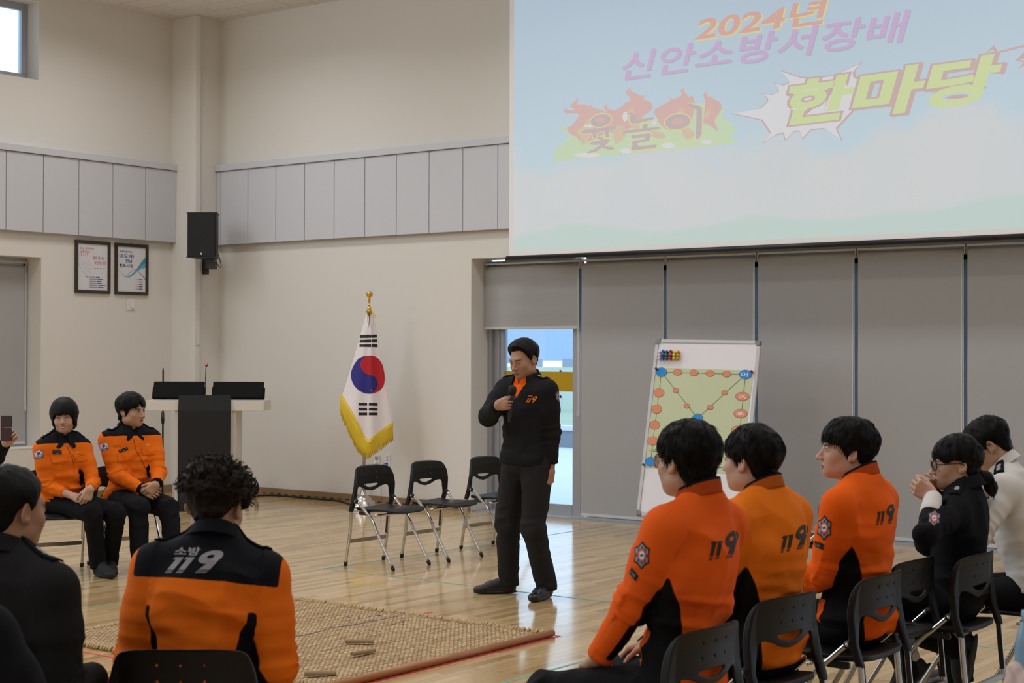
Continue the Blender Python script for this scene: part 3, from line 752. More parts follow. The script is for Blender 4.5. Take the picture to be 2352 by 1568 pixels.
# brush lettering of the game's name, traced stroke by stroke
def FB(*L): return [sxz(1260 + x / 5.113, 180 + y / 5.113) for x, y in L]
inks = [[FB(*[(615 + 120 * math.cos(a) + 8 * math.sin(a), 495 - 75 * math.sin(a) - 12 * math.cos(a)) for a in np.linspace(0, 6.283, 33)[:-1]]), FB(*[(612 + 57 * math.cos(a), 490 - 34 * math.sin(a)) for a in np.linspace(0, 6.283, 25)[:-1]])],
        [FB((370, 630), (420, 605), (790, 560), (818, 568), (780, 600), (560, 640), (400, 650))], [FB((515, 640), (560, 635), (568, 690), (545, 706), (520, 690))], [FB((660, 615), (710, 608), (718, 680), (690, 698), (668, 680))],
        [FB((575, 680), (640, 695), (655, 712), (620, 722), (570, 712))], [FB((485, 765), (510, 745), (690, 710), (720, 715), (710, 745), (660, 795), (560, 860), (465, 880), (450, 865), (540, 830), (610, 778), (510, 780))], [FB((650, 795), (760, 805), (775, 830), (740, 845), (640, 820))],
        [FB((920, 405), (990, 400), (1035, 425), (1030, 490), (1230, 452), (1250, 462), (1220, 485), (1060, 525), (985, 532), (955, 505), (960, 435))], [FB((1110, 530), (1165, 530), (1165, 585), (1100, 590))], [FB((850, 645), (900, 612), (1290, 570), (1318, 580), (1290, 600), (950, 640), (870, 655))],
        [FB((965, 685), (990, 665), (1190, 645), (1210, 665), (1180, 735), (1040, 760), (1055, 795), (1260, 778), (1280, 790), (1250, 815), (990, 848), (970, 835), (990, 770), (970, 750), (1000, 735), (1130, 715), (1140, 690), (985, 705))],
        [FB(*[(1517 + 148 * math.cos(a), 510 - 90 * math.sin(a) - 14 * math.cos(a)) for a in np.linspace(0, 6.283, 33)[:-1]]), FB(*[(1520 + 72 * math.cos(a), 508 - 46 * math.sin(a) - 8 * math.cos(a)) for a in np.linspace(0, 6.283, 25)[:-1]])],
        [FB((1632, 300), (1660, 293), (1780, 325), (1806, 345), (1800, 650), (1775, 700), (1735, 715), (1732, 680), (1740, 370), (1650, 325))]]
L = []
for s_ in inks:
    outer = np.array(s_[0]); c = outer.mean(0)
    g = [tuple(p + (p - c) / np.linalg.norm(p - c) * .012) for p in outer]
    L.append(loops(g, m=SI['yellow'], lift=.0018)); L.append(loops(*s_, m=SI['ink'], lift=.0024))
    if len(s_) > 1: L.append(loops(s_[1], m=SI['red'], lift=.0021))
link('title_game', flat_mesh('title_game', L, SP), SM, scr)
burst = [(1010, 520), (1140, 498), (1178, 462), (1172, 440), (1145, 428), (1195, 432), (1228, 415), (1225, 395), (1203, 375), (1250, 388), (1280, 372), (1265, 345), (1235, 318), (1330, 350), (1400, 355), (1490, 340), (1618, 280), (1580, 325), (1585, 350), (1640, 372), (1600, 480), (1560, 525), (1500, 590), (1523, 645), (1445, 590), (1380, 595), (1340, 640), (1325, 600), (1300, 605), (1260, 645), (1250, 610), (1215, 620), (1155, 660), (1190, 610), (1150, 550)]
bo = np.array(spts(burst)); c = bo.mean(0); bi = [tuple(c + (p - c) * .955) for p in bo]
vp = spts([(2180, 240), (2215, 205), (2232, 235), (2352, 205), (2430, 190), (2430, 206), (2352, 216), (2225, 246), (2210, 226)]); vq = spts([(2352, 238), (2420, 225), (2420, 240), (2332, 274), (2380, 282), (2318, 320), (2352, 285), (2312, 278)])
link('burst_artwork', flat_mesh('burst_artwork', [loops([tuple(p) for p in bo], m=SI['brown'], lift=.0008), loops(bi, m=SI['white'], lift=.0013)], SP), SM, scr)
for _v in (vp, vq): link('burst_artwork', flat_mesh('burst_artwork', [loops(_v, m=SI['brown'], lift=.0009)], SP), SM, scr)
stext('title_fair', '한마당', (1797, 288), (2270, 232), (1824, 190), [('brown', .075, .016, -.010), ('brown', .075, 0, 0), ('lime', .038, 0, 0)])
# ================================================================== furniture and fittings
def local(o): return o.matrix_basis.inverted()
def pix_onto(bvh, inv, lift0=.0012, base=None):
    """photo pixel -> the point of a surface seen there, in the object's own frame (bvh is in that frame)"""
    R3 = inv.to_3x3(); e = inv @ EYE
    def fn(u, v, lift):
        d = (R3 @ ray(u, v)).normalized(); h = bvh.ray_cast(e, d, 60)
        if h[0] is None or (base and (h[0] - base).length > .6):
            q = e + d * (base - e).length if base else e + d * 10
            h = bvh.find_nearest(q)
        return h[0] - d * (lift0 + lift)
    return fn
def bvh_of(me): return BVHTree.FromPolygons([v.co[:] for v in me.vertices], [p.vertices[:] for p in me.polygons])
def frame_of(obj_loc, rz): return Matrix.Translation(obj_loc) @ Matrix.Rotation(rz, 4, 'Z')

# ---- lectern with two tilted monitors
lc = at(471, 1000, 16.2); rz = YAW * -1
rz = math.atan2(AR.y, AR.x)                                  # its front looks straight at the camera
lec = thing('lectern', 'white T-shaped lectern with charcoal front panel near the corner column', 'lectern', (lc.x, lc.y, 0), rz)
b = B(); b.box((-.61, -.02, 1.035), (.61, .45, 1.14)); link('top', b.mesh('top', .003), M['lectern'], lec)
b = B(); b.box((-.315, .0, 0), (-.27, .40, 1.035)); b.box((.27, .0, 0), (.315, .40, 1.035)); link('side_panel', b.mesh('side_panel', .002), M['lectern'], lec)
b = B(); b.prism([(-.060, 0), (-.055, 1.035), (-.030, 1.195), (-.002, 1.195), (-.024, 1.035), (-.025, 0)], lambda u, v, t: (t, u, v), -.268, .268)
link('front_panel', b.mesh('front_panel', .002), M['lectern_dark'], lec)
b = B(); b.lathe([(0, 0), (.012, 0), (.010, .012), (0, .013)], n=12, M4=Matrix.Translation((-.318, .10, .86)) @ Matrix.Rotation(R_(-90), 4, 'Y')); link('lock', b.mesh('lock'), M['steel'], lec)
screen_m = mat('dark_monitor_glass', (.004, .004, .005, 1), .35)
M['matt_black'] = mat('matt_black_housing', (.004, .004, .004, 1), .7, spec=.15)
for side, lab in ((-1, 'black monitor tilted up on the left half of the lectern top'), (1, 'black monitor tilted up on the right half of the lectern top')):
    p = Matrix.Translation(lec.location) @ Matrix.Rotation(rz, 4, 'Z') @ Vector((side * .31, .14, 1.162))
    mo = thing('monitor', lab, 'monitor', p, rz, 'monitors on the lectern')
    b = B(); b.box((-.265, -.015, -.0), (.265, .015, .18), M4=Matrix.Translation((0, 0, .0)) @ Matrix.Rotation(R_(-22), 4, 'X'))
    link('housing', b.mesh('housing', .006), M['matt_black'], mo)
    b = B(); b.box((-.255, .016, .01), (.255, .019, .165), M4=Matrix.Rotation(R_(-22), 4, 'X')); link('display', b.mesh('display'), screen_m, mo)
    b = B(); b.box((-.275, -.002, .0), (.275, .05, .125), M4=Matrix.Rotation(R_(-22), 4, 'X')); link('base', b.mesh('base', .004), M['matt_black'], mo)
p = Matrix.Translation(lec.location) @ Matrix.Rotation(rz, 4, 'Z') @ Vector((-.02, .10, 1.141))
gm = thing('gooseneck_microphone', 'thin gooseneck microphone with red ring rising from the lectern', 'microphone', p, rz)
link('stem', B().tube(spline([(0, 0, .03), (.002, 0, .18), (.008, -.005, .33), (.013, -.02, .36)], 6), .0045, 8).mesh('stem'), M['black'], gm)
link('base', B().lathe([(0, 0), (.022, 0), (.020, .02), (.008, .06), (0, .06)], n=16).mesh('base'), M['black'], gm)
link('capsule', B().tube([(.013, -.01, .355), (.016, -.022, .366), (.018, -.045, .372)], [.010, .016, .014], 12).mesh('capsule'), M['black'], gm)
link('light_ring', B().tube([(.0178, -.046, .3723), (.018, -.0475, .3725)], [.009, .009], 12).mesh('light_ring'), mat('red_led', (.5, .02, .02, 1), .5, emit=(1, .05, .04, 1), es=2.5), gm)
# black microphone stand behind it
p = on_floor(374, 1133); p = at(374, 1000, 17.0); ms = thing('microphone_stand', 'black upright microphone stand behind the left half of the lectern', 'stand', (p.x, p.y, 0))
link('pole', B().tube([(0, 0, .02), (0, 0, 1.44), (0, 0, 1.47)], [.011, .009, .004], 10).mesh('pole'), M['black'], ms)
link('clutch', B().tube([(0, 0, .86), (-.004, 0, .90), (-.004, 0, .99)], [.014, .020, .016], 10).mesh('clutch'), M['black'], ms)
for k in range(3):
    a = 2.1 * k + .3; link('leg', B().tube([(0, 0, .10), (.30 * math.cos(a), .30 * math.sin(a), .012)], .009, 8).mesh('leg'), M['black'], ms)

# ---- loudspeaker on its wall bracket
p = at(463, 594, 17.70); a = rz
sp = thing('loudspeaker', 'black loudspeaker box mounted high on the corner column', 'loudspeaker', (p.x, p.y, 2.71), rz + R_(-3))
b = B(); b.prism([(-.168, 0), (.168, 0), (.12, .30), (-.12, .30)], lambda u, v, t: (u, v, t), 0, .51); link('cabinet', b.mesh('cabinet', .008), M['black_plastic'], sp)
link('grille', B().box((-.155, -.010, .012), (.155, .0, .498)).mesh('grille', .004), mat('black_grille_mesh', (.006, .006, .006, 1), .7, bump=.6, scale=600), sp)
link('badge', B().box((-.011, -.0125, .030), (.009, -.010, .052)).mesh('badge'), M['steel'], sp)
b = B(); b.box((.03, .05, -.055), (.125, .20, -.001)); b.box((.045, .06, -.125), (.125, .22, -.055)); _q = (Matrix.Translation(sp.location) @ Matrix.Rotation(sp.rotation_euler.z, 4, 'Z')).inverted() @ Vector((-13.862, 12.47, 2.64)); b.bar((.10, .14, -.07), _q, .05, .06); b.box((_q.x - .04, _q.y - .02, _q.z - .09), (_q.x + .04, _q.y + .01, _q.z + .09)); link('bracket', b.mesh('bracket', .004), M['black_plastic'], sp)
link('cable', B().tube(spline([(.165, .12, .04), (.185, .12, -.04), (.190, .14, -.09), (.17, .15, -.10), (.13, .16, -.05), (.11, .17, -.03)], 6), .005, 8).mesh('cable'), M['rubber'], sp)

# ---- framed slogans on the left wall
M['frame'] = mat('dark_walnut_frame', (.045, .026, .018, 1), .4, bump=.1, scale=20, vary=.2, stretch=(1, 1, 12))
M['paper'] = mat('poster_paper', (.72, .72, .75, 1), .35)
PC = {k: mat('ink_' + k, c, .6) for k, c in dict(red=rgb(190, 50, 55), navy=rgb(28, 40, 110), blue=rgb(40, 90, 165), grey=rgb(130, 130, 140), dark=rgb(60, 60, 75), teal=rgb(110, 175, 195), teal2=rgb(70, 150, 180), pink=rgb(225, 165, 170), lilac=rgb(175, 165, 200), pale=rgb(195, 205, 220), smoke=rgb(165, 165, 175)).items()}
PM = list(PC.values()); PI = {k: i for i, k in enumerate(PC)}
def poster(label, y0, y1, z0, z1, draw):
    r = thing('framed_poster', label, 'poster', (XL + .001, (y0 + y1) / 2, (z0 + z1) / 2), 0, 'framed posters on the left wall')
    w, h = (y1 - y0) / 2, (z1 - z0) / 2; f = .036; b = B()
    for (a0, a1, c0, c1) in ((-w, w, -h, -h + f), (-w, w, h - f, h), (-w, -w + f, -h + f, h - f), (w - f, w, -h + f, h - f)): b.box((0, a0, c0), (.028, a1, c1))
    link('frame', b.mesh('frame', .004), M['frame'], r)
    link('sheet', B().box((.004, -w + f * .8, -h + f * .8), (.012, w - f * .8, h - f * .8)).mesh('sheet'), M['paper'], r)
    # the print's own layout: u 0..1 across, v 0..1 up
    L = draw(lambda u, v: ((-w + f) + u * 2 * (w - f), (-h + f) + v * 2 * (h - f)))
    link('print', flat_mesh('print', L, lambda u, v, t: (.0122 + t, u, v)), PM, r)
    link('hook', B().lathe([(.006, -.004), (.010, -.004), (.010, .004), (.006, .004)], n=14, M4=Matrix.Translation((.006, 0, h + .008)) @ Matrix.Rotation(R_(90), 4, 'Y')).mesh('hook'), M['steel'], r)
def tq(s, q, bl, br, tl, c, off=.01, lift=.0004):
    v, f = text_quad(s, q(*bl), q(*br), q(*tl), offset=off); return (v, f, PI[c], lift)
def fan(q, rows):
    return rows
def draw1(q):
    L = []
    # coloured arcs sweeping under the heading
    for i, (c, r0) in enumerate((('teal', .66), ('pale', .60), ('lilac', .53), ('lilac', .46), ('pink', .39), ('pink', .32))):
        pts = [q(.62 + r0 * math.cos(a) * .95, .80 + r0 * math.sin(a) * .75 - .06) for a in np.linspace(R_(182 + 2 * i), R_(250), 18)]
        v, f = stroke2(pts, .004); L.append((v, f, PI[c], .0002))
        v, f = stroke2([q(.62 - r0 * .95, .73), q(.62 - r0 * .95, .76 + .03 * ((i * 7) % 3))], .010); L.append((v, f, PI[c], .0002))
    L += [tq('다시 도약하는', q, (.08, .868), (.54, .868), (.08, .925), 'red'), tq('대한민국', q, (.08, .79), (.40, .79), (.08, .85), 'red')]
    L += [tq('함께 잘사는', q, (.50, .665), (.90, .665), (.50, .74), 'red'), tq('국민의 나라', q, (.55, .555), (.94, .555), (.55, .635), 'red')]
    for i in range(4): L.append(loops([q(*p) for p in rect2(.55 + .1 * i, .470, .60 + .1 * i, .483)], m=PI['dark'], lift=.0003))
    v, f = stroke2([q(.37, .05), q(.37, .29)], .0016); L.append((v, f, PI['pink'], .0003))
    L.append(loops([q(*p) for p in rect2(.27, .275, .35, .285)], m=PI['dark'], lift=.0003))
    for i, w in enumerate((.34, .45, .39, .41, .53, .47)):
        y = .272 - .043 * i
        L.append(loops([q(*p) for p in rect2(.40, y, .40 + w * .55, y + .015)], m=PI['grey'], lift=.0003)); L.append(loops([q(*p) for p in rect2(.41 + w * .57, y, .40 + w, y + .018)], m=PI['navy'], lift=.0003))
    return L
def draw2(q):
    def band(top, bot, c, lift):
        v = [q(*p) for p in spline2(top, 5, closed=False)] + [q(*p) for p in spline2(bot, 5, closed=False)][::-1]; return loops(v, m=PI[c], lift=lift)
    L = [band([(.0, .465), (.1, .455), (.22, .37), (.36, .33), (.5, .38), (.7, .53), (.85, .68), (1, .80)], [(.0, .455), (.1, .445), (.22, .35), (.36, .31), (.52, .35), (.72, .47), (.87, .52), (1, .555)], 'teal', .0002),
         band([(.30, .345), (.5, .39), (.70, .53), (.85, .66), (1, .76)], [(.30, .335), (.5, .375), (.70, .49), (.85, .59), (1, .66)], 'teal2', .00025),
         band([(.25, .375), (.36, .39), (.50, .47), (.62, .505), (.80, .44), (1, .31)], [(.25, .370), (.37, .380), (.51, .455), (.62, .492), (.80, .41), (1, .26)], 'smoke', .0003)]
    L += [tq('세계로 웅비하는', q, (.07, .865), (.54, .865), (.07, .91), 'navy'), tq('대도약!', q, (.07, .745), (.58, .745), (.07, .83), 'blue', .02), tq('전남', q, (.28, .645), (.53, .645), (.28, .72), 'navy', .02), tq('행복시대', q, (.07, .53), (.53, .53), (.07, .615), 'navy', .02)]
    for i in range(5):
        y = .268 - .052 * i; L.append(loops([q(*p) for p in rect2(.64, y + .004, .73, y + .014)], m=PI['grey'], lift=.0003)); L.append(loops([q(*p) for p in rect2(.76, y, .90, y + .02)], m=PI['dark'], lift=.0003))
    return L
poster('framed slogan poster with red brush lettering and pale arcs, nearer the window', 10.922, 11.402, 2.293, 2.879, draw1)
poster('framed slogan poster with blue brush lettering and teal ribbon, above the wall switch', 11.468, 11.945, 2.293, 2.877, draw2)
ws = thing('wall_switch', 'small white wall switch below the framed posters', 'switch', (XL + .001, 11.707, 2.18))
link('plate', B().box((0, -.062, -.062), (.010, .062, .062)).mesh('plate', .003), M['white_plastic'], ws)
link('rocker', B().box((.010, -.012, -.042), (.024, .040, .042)).mesh('rocker', .006), M['white_plastic'], ws)
# ---- sockets, plugs and leads on the back wall
cb = mat('dark_blue_lead', (.02, .03, .07, 1), .5); cbl = mat('blue_network_lead', (.03, .06, .45, 1), .5)
s1 = on_y(867, 1057, YB); s2 = on_y(891, 1057, YB)
so = thing('wall_socket', 'white power socket with a plug and dark lead, behind the flag', 'socket', (s1.x, YB - .001, s1.z))
link('plate', B().box((-.042, -.010, -.06), (.042, 0, .06)).mesh('plate', .003), M['white_plastic'], so)
link('outlet', B().lathe([(0, 0), (.022, 0), (.022, .006), (0, .006)], n=18, M4=Matrix.Translation((.0, -.010, .028)) @ Matrix.Rotation(R_(90), 4, 'X')).mesh('outlet'), M['bar'], so)
pl = thing('power_plug', 'white plug with dark lead hanging from the power socket', 'plug', (s1.x, YB - .012, s1.z - .028))
link('body', B().lathe([(0, 0), (.020, 0), (.018, .03), (.012, .045), (0, .045)], n=16, M4=Matrix.Rotation(R_(90), 4, 'X')).mesh('body'), M['white_plastic'], pl)
link('lead', B().tube(spline([(0, -.03, -.02), (-.05, -.05, -.03), (-.10, -.06, -.12), (-.10, -.07, -.28), (-.13, -.08, -.40), (-.2, -.09, -.42)], 6), .0055, 8).mesh('lead'), cb, pl)
so = thing('wall_socket', 'white data outlet with a blue network lead, right of the power socket', 'socket', (s2.x, YB - .001, s2.z))
link('plate', B().box((-.042, -.010, -.065), (.042, 0, .065)).mesh('plate', .003), M['white_plastic'], so)
b = B(); b.box((-.010, -.013, .030), (.010, -.009, .046)); b.box((-.010, -.013, -.002), (.010, -.009, .014)); link('yellow_port', b.mesh('yellow_port'), mat('yellow_port', (.6, .45, .05, 1), .5), so)
pl = thing('network_lead', 'thin blue network lead plugged into the data outlet', 'cable', (s2.x, YB - .012, s2.z - .03))
b = B(); b.box((-.010, -.025, -.012), (.010, -.001, .004)); b.tube(spline([(0, -.02, -.008), (-.03, -.03, -.012), (-.055, -.035, -.05), (-.06, -.035, -.12), (-.058, -.03, -.30), (-.06, -.03, -.40)], 6), .0035, 8); link('lead', b.mesh('lead'), cbl, pl)
# black cable run along the floor and a coil by the wall
P = [on_floor(x, y) for x, y in ((590, 1140), (640, 1139), (720, 1147), (770, 1151), (800, 1158), (815, 1166))]
c = link('floor_cable', B().tube(spline([(q.x, min(q.y, YB - .05), .010) for q in P], 6), .010, 8).mesh('floor_cable'), M['rubber']); tag(c, 'black cable running along the brown baseboard to the flag stand', 'cable')
q = on_floor(592, 1140); q.y = min(q.y, 12.45)
b = B(); pts = []
for k in range(60): a = k * .42; pts.append((.10 * math.cos(a) * (1 - .003 * k), -.02 + .02 * math.sin(a * .37), .115 + .10 * math.sin(a)))
b.tube(pts, .009, 7); c = link('cable_coil', b.mesh('cable_coil'), M['rubber'], None, (q.x, q.y, 0)); tag(c, 'black coiled cable leaning at the baseboard behind the curly haired man', 'cable')

# ---- flag on its stand
D_ = 16.4
def fp(x, y, d=D_): return at(x, y, d)
fb = on_floor(836, 1170); fb = Vector((at(834, 1150, D_).x, at(834, 1150, D_).y, 0))
fl = thing('flag_stand', 'gold-topped flag stand carrying a fringed white national flag', 'flag', fb)
I = Matrix.Translation(-fb)
top = fp(849, 676); bot = Vector((fb.x, fb.y, .20))
link('pole', B().tube([I @ bot, I @ fp(848, 706)], .0155, 14).mesh('pole'), M['steel'], fl)
link('base', B().lathe([(0, 0), (.185, 0), (.185, .012), (.15, .022), (.125, .05), (.122, .085), (.09, .10), (.085, .12), (.045, .15), (.03, .158), (.03, .20), (0, .20)], n=36).mesh('base'), M['steel'], fl)
c = I @ top; b = B(); r = .036
b.lathe([(0, -r)] + [(r * math.sin(t), -r * math.cos(t)) for t in np.linspace(.25, 3.14, 12)], c=c, n=20)
cc = I @ fp(848.5, 690); b.lathe([(.0, -.03), (.012, -.03), (.010, 0), (.016, .012), (.008, .03), (0, .03)], c=cc, n=14)
b.lathe([(0, -.05), (.034, -.05), (.030, -.03), (.012, .03), (0, .03)], c=I @ fp(848.5, 707), n=16)
link('finial', b.mesh('finial'), M['brass'], fl)
link('cord', B().tube(spline([I @ fp(850, 700, 16.35), I @ fp(855, 715, 16.33), I @ fp(858, 727, 16.3), I @ fp(863, 729, 16.3), I @ fp(862, 724, 16.3), I @ fp(856, 726, 16.3)], 5), .004, 6).mesh('cord'), mat('gold_cord', (.75, .5, .06, 1), .5), fl)
lx = spline2([(842, 716), (827, 765), (805, 858), (783, 910)], 8, closed=False); rx = spline2([(857, 718), (866, 760), (883, 864), (903, 975)], 8, closed=False)
hem = [(783, 910), (800, 938), (822, 976), (843.5, 1016), (862, 1004), (885, 988), (903, 975)]
hp = spline2(hem, 6, closed=False)
NS, NT = 41, 60; V = []; Fq = []
def flag_pt(s, t, back=0):
    h = hp[int(round(s * (len(hp) - 1)))] if False else None
    k = s * (len(hp) - 1); i = min(int(k), len(hp) - 2); f_ = k - i; hx, hy = hp[i][0] * (1 - f_) + hp[i + 1][0] * f_, hp[i][1] * (1 - f_) + hp[i + 1][1] * f_
    ax, ay = 842 + 15 * s, 716 + 2 * s
    x, y = ax + (hx - ax) * t, ay + (hy - ay) * t
    # bow the two side edges as the cloth hangs
    e = math.sin(math.pi * t); x += (-4 * (1 - s) ** 2 + 4 * s * s) * e * -.3 + (3.0 * s ** 3) * e
    r = .02 + .13 * t
    d = D_ - r * math.sin(math.pi * (.08 + .84 * s)) * (1 if not back else -.55) + .02
    d += (.010 * t) * math.sin(s * 9 + 1.2 * t) + .012 * t * math.sin(s * 17 + .6)
    return I @ at(x, y, d)
for bk in (0, 1):
    for j in range(NT + 1):
        for i in range(NS): V.append(flag_pt(i / (NS - 1), j / NT, bk))
nb = (NT + 1) * NS
for bk in (0, 1):
    for j in range(NT):
        for i in range(NS - 1):
            a = bk * nb + j * NS + i; q = (a, a + 1, a + 1 + NS, a + NS); Fq.append(q if bk else q[::-1])
for j in range(NT):
    a = j * NS; Fq.append((a, a + NS, nb + a + NS, nb + a)); a += NS - 1; Fq.append((a, nb + a, nb + a + NS, a + NS))
cloth_me = mesh_np('cloth', V, Fq)
M['satin'] = mat('white_satin', (.86, .80, .82, 1), .55, bump=.05, scale=300)
link('cloth', cloth_me, M['satin'], fl)
fbv = bvh_of(cloth_me); fn = pix_onto(fbv, I, .0015)
fm = [mat('flag_red', rgb(190, 20, 30), .6), mat('flag_blue', rgb(38, 32, 130), .6), mat('flag_black', rgb(22, 22, 26), .6)]
Zf = lambda L: [(760 + x / 3.647, 650 + y / 3.647) for x, y in L]
circ = spline2(Zf([(310, 608), (375, 615), (425, 670), (445, 740), (452, 800), (440, 860), (400, 905), (320, 927), (245, 905), (190, 850), (168, 780), (180, 710), (225, 640), (265, 615)]), 4)
red = spline2(Zf([(310, 608), (375, 615), (425, 670), (445, 740), (452, 800), (440, 860), (400, 905), (340, 925), (385, 880), (393, 835), (370, 785), (320, 768), (275, 745), (250, 700), (252, 660), (280, 622)]), 4)
L = [loops(circ, m=1), loops(red, m=0, lift=.0012)]
for q in ([(245, 433), (385, 430), (387, 455), (243, 460)], [(242, 474), (388, 470), (389, 495), (240, 499)], [(240, 513), (390, 510), (392, 536), (239, 534)], [(231, 1003), (303, 1003), (304, 1026), (231, 1025)], [(318, 1003), (391, 1004), (392, 1028), (318, 1026)], [(231, 1044), (303, 1044), (304, 1067), (231, 1066)], [(318, 1044), (391, 1045), (392, 1068), (318, 1067)], [(231, 1084), (304, 1084), (304, 1107), (231, 1107)], [(318, 1084), (391, 1084), (392, 1107), (318, 1107)]): L.append(loops(Zf(q), m=2))
link('emblem', flat_mesh('emblem', L, fn, 6.), fm, fl)
# golden fringe: a braid along the hem and hanging threads
b = B(); n = 150
low = [(782, 954), (803, 1000), (826, 1042), (843, 1050), (862, 1040), (885, 1024), (902, 1009)]; lp = spline2(low, 6, closed=False)
for i in range(n):
    s = i / (n - 1); a = flag_pt(s, .985, 0); k = s * (len(lp) - 1); j = min(int(k), len(lp) - 2); f_ = k - j
    x, y = lp[j][0] * (1 - f_) + lp[j + 1][0] * f_, lp[j][1] * (1 - f_) + lp[j + 1][1] * f_
    d = D_ - (.15) * math.sin(math.pi * (.08 + .84 * s)) + .02; e = I @ at(x + random.uniform(-1, 1), y + random.uniform(-9, 4), d)
    m1 = a.lerp(e, .3) + Vector((0, -.006, 0)); b.tube([a + Vector((0, -.004, .01)), m1, a.lerp(e, .7), e], [.006, .0062, .005, .0035], 5)
b.tube([flag_pt(s, 1.0, 0) + Vector((0, -.005, 0)) for s in np.linspace(0, 1, 60)], .008, 6)
link('fringe', b.mesh('fringe'), mat('golden_fringe', (.78, .55, .03, 1), .5), fl)

# ---- whiteboard easel with the board game sheet
TL, TR = Vector(at(1507, 779, 14.10)), Vector(at(1749, 782, 13.66))
_r, _x = ray(1461, 1184), (TR - TL).normalized()
BL = EYE + _r * ((TL - EYE).dot(_x) / _r.dot(_x))          # a rectangle: the side edge is square to the top edge
ex = (TR - TL).normalized(); ey = (TL - BL); ey = (ey - ex * ey.dot(ex)).normalized(); ez = ex.cross(ey)
bw, bh = (TR - TL).length, (TL - BL).length
eo = TL - ey * bh + ex * bw / 2; eb = Vector((eo.x, eo.y, 0))
es = thing('whiteboard_easel', 'leaning white magnetic board with grey frame in front of the blinds', 'whiteboard', eb)
def EP(u, v, t): return eo - eb + ex * (u - bw / 2) + ey * v + ez * t
def ebox(b, u0, v0, t0, u1, v1, t1, mi=0):
    v = [EP(u, w, t) for t in (t0, t1) for w in (v0, v1) for u in (u0, u1)]
    return b.add(v, [(0, 2, 3, 1), (4, 5, 7, 6), (0, 1, 5, 4), (2, 6, 7, 3), (0, 4, 6, 2), (1, 3, 7, 5)], mi)
wb = mat('whiteboard_enamel', (.80, .80, .84, 1), .18, spec=.6)
link('panel', ebox(B(), .02, .02, -.012, bw - .02, bh - .02, 0).mesh('panel'), wb, es)
b = B(); f = .034
ebox(b, 0, .05, -.018, f, bh - .05, .008); ebox(b, bw - f, .05, -.018, bw, bh - .05, .008); ebox(b, .05, 0, -.018, bw - .05, f, .008); ebox(b, .05, bh - f, -.018, bw - .05, bh, .008)
link('frame', b.mesh('frame', .004), mat('grey_board_frame', (.52, .52, .54, 1), .4, .3), es)
for k, (u, v) in enumerate(((0, 0), (bw - .052, 0), (0, bh - .052), (bw - .052, bh - .052))):
    link('corner_cap', ebox(B(), u - .004, v - .004, -.022, u + .056, v + .056, .011).mesh('corner_cap', .012), mat('grey_corner_cap', (.22, .22, .23, 1), .5) if k == 0 else bpy.data.materials['grey_corner_cap'], es)
link('tray', ebox(B(), .08, -.015, .008, bw - .08, .005, .06).mesh('tray', .003), M['alu'], es)
for u in (.10, bw - .10):
    p0, p1 = EP(u, .9, -.03), EP(u, .05, -.03); p2 = Vector((p1.x, p1.y, .0)) + Vector((0, -.02, .0))
    link('leg', B().tube([p0, p1, p2], .014, 10).mesh('leg'), M['alu'], es)
    q = EP(u, 1.1, -.03); link('leg', B().tube([q, Vector((q.x + .08, q.y + .42, .012))], .014, 10).mesh('leg'), M['alu'], es)
def bpix(x, y):                         # photo pixel -> board plane
    d = ray(x, y); t = ez.dot(eo - EYE) / ez.dot(d); p = EYE + d * t - eo; return (p.dot(ex) + bw / 2, p.dot(ey))
bz = lambda x, y: bpix(1400 + x / 3.267, 740 + y / 3.267)
gm_ = [mat('sheet_cream_green', (.58, .64, .41, 1), .7, bump=.2, scale=6), mat('game_blue', rgb(30, 140, 225), .6), mat('game_coral', rgb(222, 140, 105), .6), mat('game_line', rgb(90, 80, 70), .7), mat('game_white', rgb(235, 235, 240), .7), mat('game_rim', rgb(110, 90, 75), .7)]
gsh = thing('board_game_sheet', 'yellow-green paper game sheet with blue and coral circles pinned on the whiteboard', 'game sheet', eb)
corners = [bz(342, 340), bz(1082, 362), bz(985, 1142), bz(256, 1085)]
nu, nv = 24, 24; V = []; Fq = []
for j in range(nv + 1):
    for i in range(nu + 1):
        s, t = i / nu, j / nv; a = np.array(corners[0]) * (1 - s) + np.array(corners[1]) * s; c = np.array(corners[3]) * (1 - s) + np.array(corners[2]) * s; p = a * (1 - t) + c * t
        V.append((p[0], p[1], .0022 + .0016 * (1 + noise3(np.array([[s * 4, t * 3.1, 0]]))[0]) * (1 if 0 < i < nu else .3)))
Vf = [EP(*p) for p in V] + [EP(p[0], p[1], p[2] - .0008) for p in V]; k = len(V)
Fq = [(j * (nu + 1) + i, (j + 1) * (nu + 1) + i, (j + 1) * (nu + 1) + i + 1, j * (nu + 1) + i + 1) for j in range(nv) for i in range(nu)]
sm = mesh_np('paper', Vf, Fq + [tuple(i + k for i in q[::-1]) for q in Fq]); link('paper', sm, gm_[0], gsh)
L = []; zl = .0062
def bell(x, y, rx, ry, m, lift): return loops([bz(x + rx * math.cos(a), y + ry * math.sin(a)) for a in np.linspace(0, 6.283, 29)[:-1]], m=m, lift=lift)
def bline(p, q, w=.0035):
    v, f = stroke2([bz(*p), bz(*q)], w); return (v, f, 3, zl)
cB, cC = [(391, 374), (1022, 392), (662, 721), (310, 1045), (985, 1075)], [(512, 374), (635, 380), (756, 384), (881, 388), (372, 529), (355, 652), (341, 771), (326, 890), (998, 557), (984, 685), (966, 810), (952, 935)]
cS = [(499, 512), (582, 629), (865, 528), (757, 638), (495, 880), (820, 880)]
